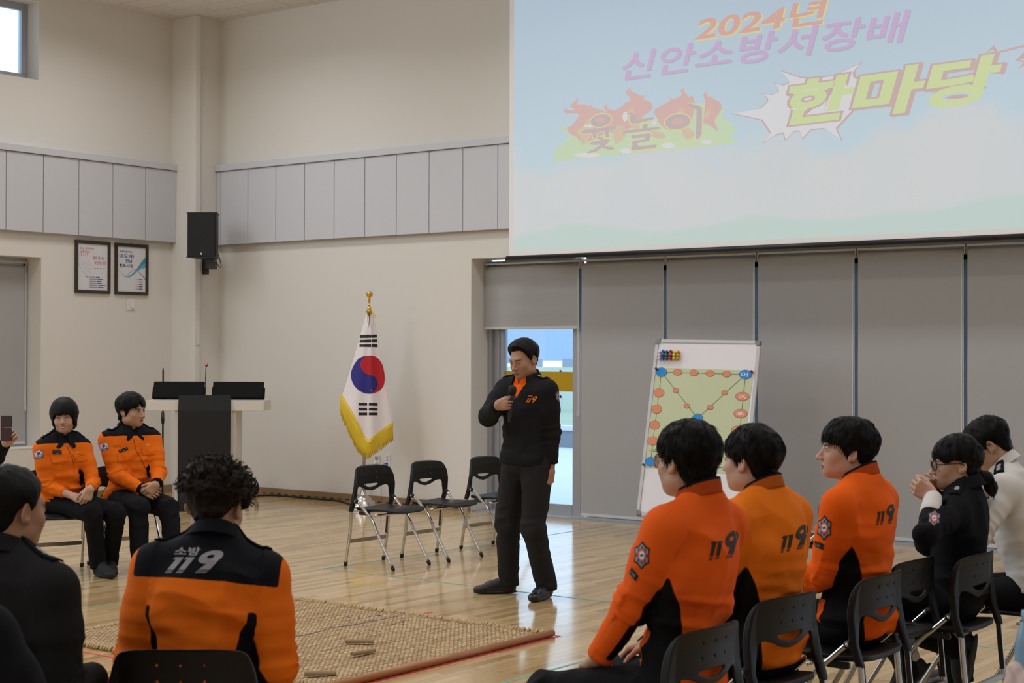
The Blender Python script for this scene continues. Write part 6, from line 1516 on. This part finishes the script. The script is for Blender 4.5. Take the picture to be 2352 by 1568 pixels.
WZ = lambda L: P_(L, 8.711, 60, 900)
def flag_patch(q4):
    bl, br, tr, tl_ = q4; f = lambda u, v: tuple(np.array(bl) * (1 - u) * (1 - v) + np.array(br) * u * (1 - v) + np.array(tr) * u * v + np.array(tl_) * (1 - u) * v)
    T = lambda L: [f(*p) for p in L]; L = [loops(T(rect2(0, 0, 1, 1)), m=PT['blue']), loops(T(rect2(.04, .27, .96, .95)), m=PT['white'], lift=.0007)]
    L += [loops(T(circle2(.5, .61, .18, .23)), m=PT['blue'], lift=.0014), loops(T([(.5 + .18 * math.cos(a), .61 + .23 * math.sin(a)) for a in np.linspace(.3, 3.4, 12)]), m=PT['red'], lift=.002)]
    for x, y in ((.17, .84), (.83, .84), (.17, .40), (.83, .40)): L.append(loops(T(rect2(x - .06, y - .06, x + .06, y + .06)), m=PT['black'], lift=.0014))
    v, fs = text_quad('KOREA', f(.18, .07), f(.82, .07), f(.18, .21), offset=.02); L.append((v, fs, PT['white'], .0014)); return L
def name_tag(q4, s):
    bl, br, tr, tl_ = q4; f = lambda u, v: tuple(np.array(bl) * (1 - u) * (1 - v) + np.array(br) * u * (1 - v) + np.array(tr) * u * v + np.array(tl_) * (1 - u) * v)
    L = [loops([f(*p) for p in rect2(0, 0, 1, 1)], m=PT['black'])]
    for k, x in enumerate((.14, .46, .76)): L += [loops([f(*p) for p in rect2(x, .50, x + .10, .56)], m=PT['grey'], lift=.0008), loops([f(*p) for p in rect2(x + .02 + .02 * k, .56, x + .05 + .02 * k, .80)], m=PT['grey'], lift=.0008)]
    L.append(loops([f(*p) for p in rect2(.42, .14, .62, .26)], m=PT['grey'], lift=.0008)); return L
def wings(cx, cy, k): return [loops([(cx + x * k, cy + y * k) for x, y in ((-40, -14), (-18, -4), (-8, -12), (8, -12), (16, -4), (44, -20), (26, 4), (8, 14), (0, 22), (-10, 12), (-26, 2))], m=PT['gold'])]
seam_m = PT['orange']
def duty_front(sp_, T, flaps, zip_, tag4, wing, flag4):
    fm_ = [CL['duty'], M['slot']]
    for fl_ in flaps:
        me = flat_mesh('pocket_flap', [loops(T(fl_), m=0, lift=.005)], pix_onto(sp_['jb'], sp_['inv'], .001, Vector(sp_['nb'] - sp_['ut'] * .2)), 4.)
        for nm in ('za', 'zb'): at_ = me.attributes.new(nm, 'FLOAT', 'POINT'); at_.data.foreach_set('value', np.full(len(me.vertices), -1, np.float32))
        bm = bmesh.new(); bm.from_mesh(me); r = bmesh.ops.extrude_face_region(bm, geom=bm.faces[:]); n_ = Vector(sp_['fwd']); bmesh.ops.translate(bm, verts=[v for v in r['geom'] if isinstance(v, bmesh.types.BMVert)], vec=n_ * -.004); bm.to_mesh(me); bm.free()
        link('pocket_flap', me, CL['duty'], sp_['root'])
    v, f = stroke2(T(zip_), .9); mark(sp_, 'zip', [(v, f, PT['print'], 0), loops(T([(zip_[0][0] - 8, zip_[0][1]), (zip_[0][0] + 8, zip_[0][1]), (zip_[0][0] + 18, zip_[0][1] + 62), (zip_[0][0] + 6, zip_[0][1] + 70)]), m=PT['silver'], lift=.001)], mx=5, bvh=sp_['jb'])
    mark(sp_, 'name_tag', name_tag(T(tag4), ''), mx=4, bvh=sp_['jb']); mark(sp_, 'wing_badge', wings(*T([wing])[0], 1 / 8.7), mx=4, bvh=sp_['jb']); mark(sp_, 'flag_patch', flag_patch(flag4), mx=4)
duty_front(wom, WZ, [[(490, 1265), (832, 1255), (838, 1370), (700, 1412), (590, 1430), (512, 1408)], [(940, 1245), (1200, 1225), (1225, 1360), (1100, 1388), (1005, 1392)]], [(808, 1020), (830, 1110), (870, 1200), (905, 1270), (945, 1390), (965, 1480), (960, 1600)],
    [(528, 1240), (714, 1245), (712, 1163), (530, 1158)], (1030, 1205), WZ([(165, 1352), (348, 1300), (325, 1145), (155, 1188)]))
mark(wom, 'finger_ring', [loops(circle2(212, 1150, 1.6), m=PT['gold'])], bvh=bvh_of([o for o in wom['root'].children if o.name.startswith('body')][0].data))

# 3 the man beside her
mn2 = person(dict(label='seated person in orange and navy jacket with clasped hands looking towards the lectern side', D=11.95, head=(300, 902), face=342, turn=(30, -2, 0), lean=4, sw=.178, bulk=1.06, belly=1.1, pel=.535, hs=1.0,
    wrRw=at(328, 1123, 11.72), wrLw=at(360, 1111, 11.72), poleR=(.4, -.45, -.6), poleL=(-.4, -.45, -.6), sleeveR=.97, sleeveL=.97, handR=dict(fw=AR * .85 - UPZ * .35 - AF * .2, nw=UPZ * -.4 + AR * .3 + AF * .8, c=(.5, .5, .5, .5), t=(.5, .3)),
    handL=dict(fw=AR * -.55 - UPZ * .6 - AF * .35, nw=AR * -.5 + AF * .5 + UPZ * -.2, c=(.6, .6, .55, .5), t=(.5, .3)), anRw=at(322, 1290, 11.58), anLw=at(402, 1270, 11.64), kpoleR=(.0, 1, 1.5), kpoleL=(-.3, 1, 1.5),
    top='duty', straps=2, skin='mid', facep=dict(w=1.03, jaw=1.12, look=.5), hair=dict(line=FRINGE, vol=.030, low=.012, part=.018, rag=1.0, locks=300, mess=.14, lift=.002), seed=8, h=.0085, tk=1.05, fold=1.6))
seat(mn2, 'folding chair under the seated person with clasped hands beside the lectern')
MZ = lambda L: P_(L, 8.711, 240, 880)
duty_front(mn2, MZ, [[(250, 1430), (575, 1345), (592, 1500), (290, 1580)], [(740, 1300), (1005, 1285), (1012, 1415), (775, 1435)]], [(565, 1060), (590, 1140), (605, 1230), (640, 1360), (720, 1480), (755, 1560), (820, 1700)], [(300, 1395), (478, 1330), (455, 1272), (278, 1340)], (868, 1230), [(229, 1036), (249, 1032), (247, 1015), (228, 1019)])

# 4 person filming with a phone, mostly out of the picture
ph = person(dict(label='person at the photo edge in a dark sleeve holding up a folding phone', D=10.75, head=(-98, 925), face=345, turn=(15, 0, 0), lean=3, pel=.535, wrLw=at(12, 1019, 10.45), poleLw=at(2, 1160, 10.6), handL=dict(fw=UPZ * .72 + AR * .60 + AF * .1, nw=AF * -1.0 + AR * -.15, c=(.80, .84, .84, .8), t=(.9, .1)), sleeveL=.93,
    top='navy', skin='mid', hair=dict(tp=.7, line=SHORT, vol=.022, low=.006, locks=120), seed=12, h=.010))
seat(ph, 'folding chair at the photo edge under the person holding the phone', side=-.0)
pc = ph['MW'] @ Vector(ph['wr'][-1]); c = at(14.5, 983, (pc - EYE).dot(AF) - .034); pho = thing('phone', 'dark maroon folding phone held up open by the person at the photo edge', 'phone', c)
pm = mat('maroon_phone_shell', (.045, .018, .022, 1), .4); X, Z, Y = AR, UPZ, AF
def pbox(x0, x1, z0, z1, t0, t1): return B().add([X * x + Z * z + Y * t for t in (t0, t1) for z in (z0, z1) for x in (x0, x1)], [(0, 2, 3, 1), (4, 5, 7, 6), (0, 1, 5, 4), (2, 6, 7, 3), (0, 4, 6, 2), (1, 3, 7, 5)])
link('upper_half', pbox(-.036, .038, .004, .083, -.006, .003).mesh('upper_half', .003), pm, pho); link('lower_half', pbox(-.036, .036, -.084, .002, -.006, .003).mesh('lower_half', .003), pm, pho)
b = B()
for k in range(3): b.lathe([(0, 0), (.0035, 0), (.0035, .001), (0, .001)], n=10, M4=Matrix.Translation(X * (.018 + .008 * k) + Z * .068 - Y * .006) @ AF.to_track_quat('-Z', 'Y').to_matrix().to_4x4())
link('camera_lens', b.mesh('camera_lens'), M['black'], pho)
t_ = at(34, 1062, 12.5); tb = thing('side_table', 'white table whose edge shows behind the raised phone arm', 'table', (t_.x, t_.y, 0), math.atan2(AR.y, AR.x)); hT = t_.z
link('tabletop', B().box((-.9, 0, hT - .03), (-.20, .26, hT)).mesh('tabletop', .004), M['white_plastic'], tb)
for x in (-.86, -.24):
    for y in (.03, .23): link('leg', B().box((x - .02, y - .02, 0), (x + .02, y + .02, hT - .03)).mesh('leg'), M['white_plastic'], tb)

# 5 curly haired man seen from behind
cur = person(dict(label='seated person seen from behind with curly dark brown hair in orange jacket and navy yoke', D=5.02, head=(508, 1062), face=128, turn=(-14, -16, 4), lean=14, side=4.5, sw=.176, bulk=1.03, pel=.52, neckv=(0, .045, .112), slump=.01,
    yoke=.755, wrR=(.17, .30, .67), wrL=(-.17, .30, .67), poleR=(.14, -.25, -.9), poleL=(-.14, -.25, -.9), top='duty', straps=2, skin='mid', facep=dict(w=1.04, jaw=1.0), noface=False,
    hair=dict(tp=.7, line=SHORT, vol=.036, low=.003, curl=True, c='brown', n1=.006, n2=.007, rag=.6, locks=1000, lockz=.01, lw=1.6, mess=.5, tz=.03), seed=15, h=.0065, slim=-.006, fold=1.8, cw=1.02))
seat(cur, 'folding chair nearest the camera under the person with curly hair')
fn = para((371, 1315), (480, 1315), (414, 1263)); mark(cur, 'back_print', text119(fn, PT['grey']) + [(*text_quad('소방', (399, 1275), (457, 1276), (404, 1255), offset=.03), PT['grey'], .0004)], mx=7, label='grey 119 lettering on the navy yoke')

# 6 man in black at the left
drk = person(dict(label='seated person with cropped black hair in black jacket beside the curly haired person', D=4.62, head=(22, 1064), face=105, turn=(-12, -4, 0), lean=9, sw=.185, bulk=1.08, pel=.53, wrR=(.16, .30, .66), poleR=(.2, -.3, -.9), top='black', straps=2, skin='tan', facep=dict(w=1.03, jaw=1.08),
    hair=dict(tp=.7, line=SHORT, vol=.017, low=.003, rag=.3, locks=0), seed=18, h=.0075, slim=-.006, cw=1.05))
seat(drk, 'folding chair under the person with cropped hair in black jacket')
# 7 nearest person, only a navy shoulder in the picture
nea = person(dict(label='nearest person at the lower left corner, only a dark navy shoulder showing', D=3.75, head=(-168, 1105), face=112, turn=(0, -5, 0), lean=8, sw=.185, bulk=1.08, pel=.53, wrR=(.16, .30, .66), poleR=(.6, -.35, -.45), top='navy', straps=1, skin='mid', hair=dict(tp=.7, line=SHORT, vol=.022, low=.005, locks=100), seed=21, h=.0085, slim=-.006))

# 8-10 three men in orange pullovers
G1 = dict(pel=.535, top='pull', neckv=(0, .055, .122))
p1 = person(dict(G1, label='seated person in orange pullover with thin-framed glasses, nearest of the right-hand row', D=5.25, head=(1588, 968), face=174, turn=(-9, 0, 3), lean=-6, side=1.5, sw=.170, bulk=1.0, topm='pull1', slump=.012, wrL=(-.17, .22, .60), poleL=(-.12, -.35, -.9), wrR=(.16, .24, .62), anL=(-.24, .46, .085), kpoleL=(-.55, 1, .8), anR=(.1, .5, .085), skin='mid', facep=dict(w=1.0, jaw=1.0),
    hair=dict(line=[(0, .040), (40, .034), (58, .004), (70, -.022), (82, -.030), (88, -.004), (94, .010), (106, .000), (118, -.045), (140, -.080), (180, -.088)], vol=.030, low=.008, rag=.8, locks=900, mess=.16, part=-.005, ll=1.1, lift=.003), seed=24, h=.0065, slim=-.004, fold=1.5))
glasses(p1, mat('thin_gold_rim', (.45, .33, .22, 1), .3, 1.0), .0011, .0265, .0235)
seat(p1, 'folding chair under the person with thin-framed glasses in the right-hand row', off=5, side=-.09)
mark(p1, 'back_print', text119(para((1624, 1287), (1686, 1279), (1638, 1225)), PT['print']), mx=4.5, label='dark 119 lettering')
mark(p1, 'sleeve_badge', badge_layers(1474, 1275, 30, .05, .62), mx=4)
R1 = P_([(658, 938), (676, 903), (716, 955), (698, 987)], 2.497, 1180, 940); mark(p1, 'sleeve_label', [loops(R1, m=PT['black']), (*text_quad('119', (1446, 1319), (1456, 1327), (1449, 1311)), PT['grey'], .001)], mx=5)
p2 = person(dict(G1, label='seated person in amber orange pullover, second in the right-hand row', D=5.95, head=(1735, 977), face=172, turn=(3, 1, 2), lean=-1, sw=.192, bulk=1.06, neckv=(0, .066, .122), topm='pull2', slump=.012, wrL=(-.15, .25, .60), poleL=(-.12, -.35, -.9), skin='fair', facep=dict(w=1.0), hair=dict(line=FRINGE, vol=.028, low=.007, rag=.7, locks=800, mess=.12, lift=.002), seed=27, h=.0068, slim=-.004, fold=1.5))
seat(p2, 'folding chair under the second person of the right-hand row, in amber pullover', off=2, side=-.09)
mark(p2, 'back_print', text119(para((1789, 1270), (1848, 1258), (1801, 1214)), PT['print']), mx=4.5, label='dark 119 lettering')
p3 = person(dict(G1, label='seated person in bright orange pullover shown in profile, third in the right-hand row', D=6.55, head=(1957, 961), face=179, turn=(35, 4, 0), lean=-2, sw=.192, bulk=1.07, neckv=(0, .072, .122), topm='pull3', wrL=(-.13, .26, .62), poleL=(-.12, -.35, -.9), skin='fair', facep=dict(w=.98), hair=dict(line=FRINGE, vol=.030, low=.007, rag=.8, locks=800, mess=.12, lift=.002), seed=30, h=.0068, slim=-.004, fold=1.4))
seat(p3, 'folding chair under the person in profile with bright orange pullover', off=0, side=-.14)
mark(p3, 'back_print', text119(para((2010, 1206), (2050, 1201), (2018, 1161)), PT['print']), mx=4.5, label='dark 119 lettering')
mark(p3, 'sleeve_badge', badge_layers(1893, 1212, 27, .05, .64), mx=4)
R3 = P_([(420, 518), (490, 543), (483, 588), (422, 562)], 3.213, 1740, 1080); mark(p3, 'sleeve_label', [loops(R3, m=PT['black']), (*text_quad('119', (1873, 1254), (1882, 1257), (1873, 1247)), PT['grey'], .001)], mx=5)

# 11 woman in navy black, 12 man in the white shirt
w2 = person(dict(label='seated person in black uniform with low ponytail and black-framed glasses, hands raised together', D=7.15, head=(2199, 997), face=188, turn=(26, -3, 0), lean=-3, sw=.150, bulk=.92, pel=.53, hs=.98, neckv=(0, .04, .115), wrLw=at(2144, 1140, 6.98), wrRw=at(2152, 1124, 7.2), poleL=(-.3, -.3, -.6), sleeveL=.72, handL=dict(fw=AR * -.75 + UPZ * .45 + AF * .2, nw=AF * .9 + AR * .3, c=(.75, .7, .65, .6), t=(.3, .5)), handR=dict(fw=AR * -.85 + UPZ * .1 - AF * .35, nw=AF * -.9 - AR * .3, c=(.7, .7, .7, .7), t=(.3, .5)),
    top='navy', straps=1, skin='fair', facep=dict(w=.97, jaw=.95), hair=dict(line=[(0, .012), (34, .008), (48, .004), (60, .018), (78, .020), (92, .012), (102, .002), (118, -.045), (145, -.075), (180, -.085)], vol=.024, low=.010, rag=.7, locks=500, mess=.12, lift=.002, tail=[((0, -.10, -.055), (0, -.145, -.075), .030, .028), ((0, -.145, -.07), (.01, -.165, -.12), .028, .030), ((.01, -.165, -.12), (.015, -.17, -.15), .028, .014)]), seed=33, h=.0072, slim=.006,
    anLw=at(2084, 1478, 6.95), anLz=.27, anRw=at(2200, 1462, 7.1), anRz=.33, kpoleL=(-.1, 1, .6), kpoleR=(.1, 1, .6), tipL=52, tipR=78, shoe='trainer', floorclip=True, hem=.12))
glasses(w2, M['black'], .0026, .0265, .019, True)
S = SDF(np.minimum(w2['el'][-1], w2['wr'][-1]) - .09, np.maximum(w2['el'][-1], w2['wr'][-1]) + .09, .005); e, r_ = w2['el'][-1], w2['wr'][-1]; S.cone(e + (r_ - e) * .60, e + (r_ - e) * .93, .046, .040, 0); V, Q = S.nets(); link('shirt_cuff', mesh_np('shirt_cuff', relax(V, Q, 1), Q), CL['white'], w2['root'])
for s in (-1, 1):
    a = w2['an'][s]; S = SDF(a - .09, a + .14, .006); S.cone(a + V3(0, -.02, .02), a + V3(0, .01, .11), .037, .040, 0); V, Q = S.nets(); link('sock', mesh_np('sock', relax(V, Q, 1), Q), M['sock'], w2['root'])
mark(w2, 'sleeve_badge', badge_layers(2146, 1189, 18.5, .1, .82), mx=3)
seat(w2, 'folding chair under the person in black uniform with ponytail', side=-.13, back=.02, off=-9)
p5 = person(dict(label='seated person in white uniform shirt bending forward at the photo edge', D=7.5, head=(2243, 966), face=192, turn=(4, -36, 0), lean=17, sw=.180, bulk=1.02, pel=.535, neckv=(0, .065, .098), top='white', straps=2, skin='mid', facep=dict(w=1.0, jaw=1.05), wrLw=at(2165, 1140, 7.3), poleL=(-.35, -.3, -.6), wrR=(.12, .36, .80), handL=dict(fw=AR * -.8 + UPZ * .3, nw=AF * .9, c=(.6, .6, .6, .6)), hair=dict(tp=.7, line=SHORT, vol=.024, low=.003, rag=.4, locks=400, mess=.12, lift=.002), seed=36, h=.0075, slim=.0, fold=1.1))
glasses(p5, M['black'], .0015, .0255, .020, True)
mark(p5, 'sleeve_badge', badge_layers(2259, 1131, 18.5, .1, .8), mx=3)
seat(p5, 'folding chair under the person in the white shirt at the photo edge', side=-.02, off=-10)

# empty chairs among the audience and beyond it
r = Vector(p3['root'].location); r2 = Vector(w2['root'].location); c = at(2062, 1440, 6.85)
chair(c.x - .05, c.y - .03, 178, 'empty folding chair between the person in profile and the person with ponytail', GE)
c = at(1926, 1115, 10.1); chair(c.x - .15, c.y, 182, 'empty folding chair farther off behind the neck of the person in profile', GE)
c = at(1738, 1137, 9.7); chair(c.x - .15, c.y, 182, 'empty folding chair mostly hidden behind the person in amber pullover, only a back corner showing', GE)

# things on the table at the lower right corner
c = at(2352, 1500, 4.0); tb = thing('table', 'table corner below the frame carrying a bottle and a tissue', 'table', (c.x + .25, c.y - .1, 0)); tz = .725
link('tabletop', B().box((-.45, -.3, tz - .025), (.6, .35, tz)).mesh('tabletop', .004), M['white_plastic'], tb)
for x in (-.4, .55):
    for y in (-.25, .30): link('leg', B().box((x - .02, y - .02, 0), (x + .02, y + .02, tz - .025)).mesh('leg'), M['bar'], tb)
c = at(2361, 1420, 4.0); bt = thing('bottle', 'pale blue plastic bottle at the lower right corner of the photo', 'bottle', (c.x, c.y, tz)); hh = c.z - tz + .02
link('body', B().lathe([(0, 0), (.031, 0), (.033, .01), (.033, hh * .62), (.030, hh * .72), (.018, hh * .88), (.014, hh * .90), (0, hh * .90)], n=28).mesh('body'), mat('pale_blue_plastic', (.16, .30, .42, 1), .35), bt)
link('cap', B().lathe([(0, hh * .89), (.016, hh * .89), (.016, hh * 1.0), (0, hh * 1.0)], n=20).mesh('cap'), mat('blue_cap', (.18, .33, .45, 1), .4), bt)
c = at(2326, 1520, 3.85); S = SDF((-.07, -.06, -.01), (.07, .06, .18), .005); ht = c.z - tz; S.cone((0, 0, .02), (.0, 0, ht - .02), .035, .02, 0); S.ell((.02, 0, ht * .5), (.04, .03, .05), .02); V, Q = S.nets(); N = vnormals(V, Q); V = V + N * folds(V, V3(26, 26, 20), .010, 3)[:, None]; V[:, 2] = np.maximum(V[:, 2], .0005)
tag(link('tissue', mesh_np('tissue', V, Q), mat('pinkish_tissue', (.62, .48, .46, 1), .9), None, (c.x, c.y, tz)), 'crumpled pinkish tissue beside the blue bottle', 'tissue')
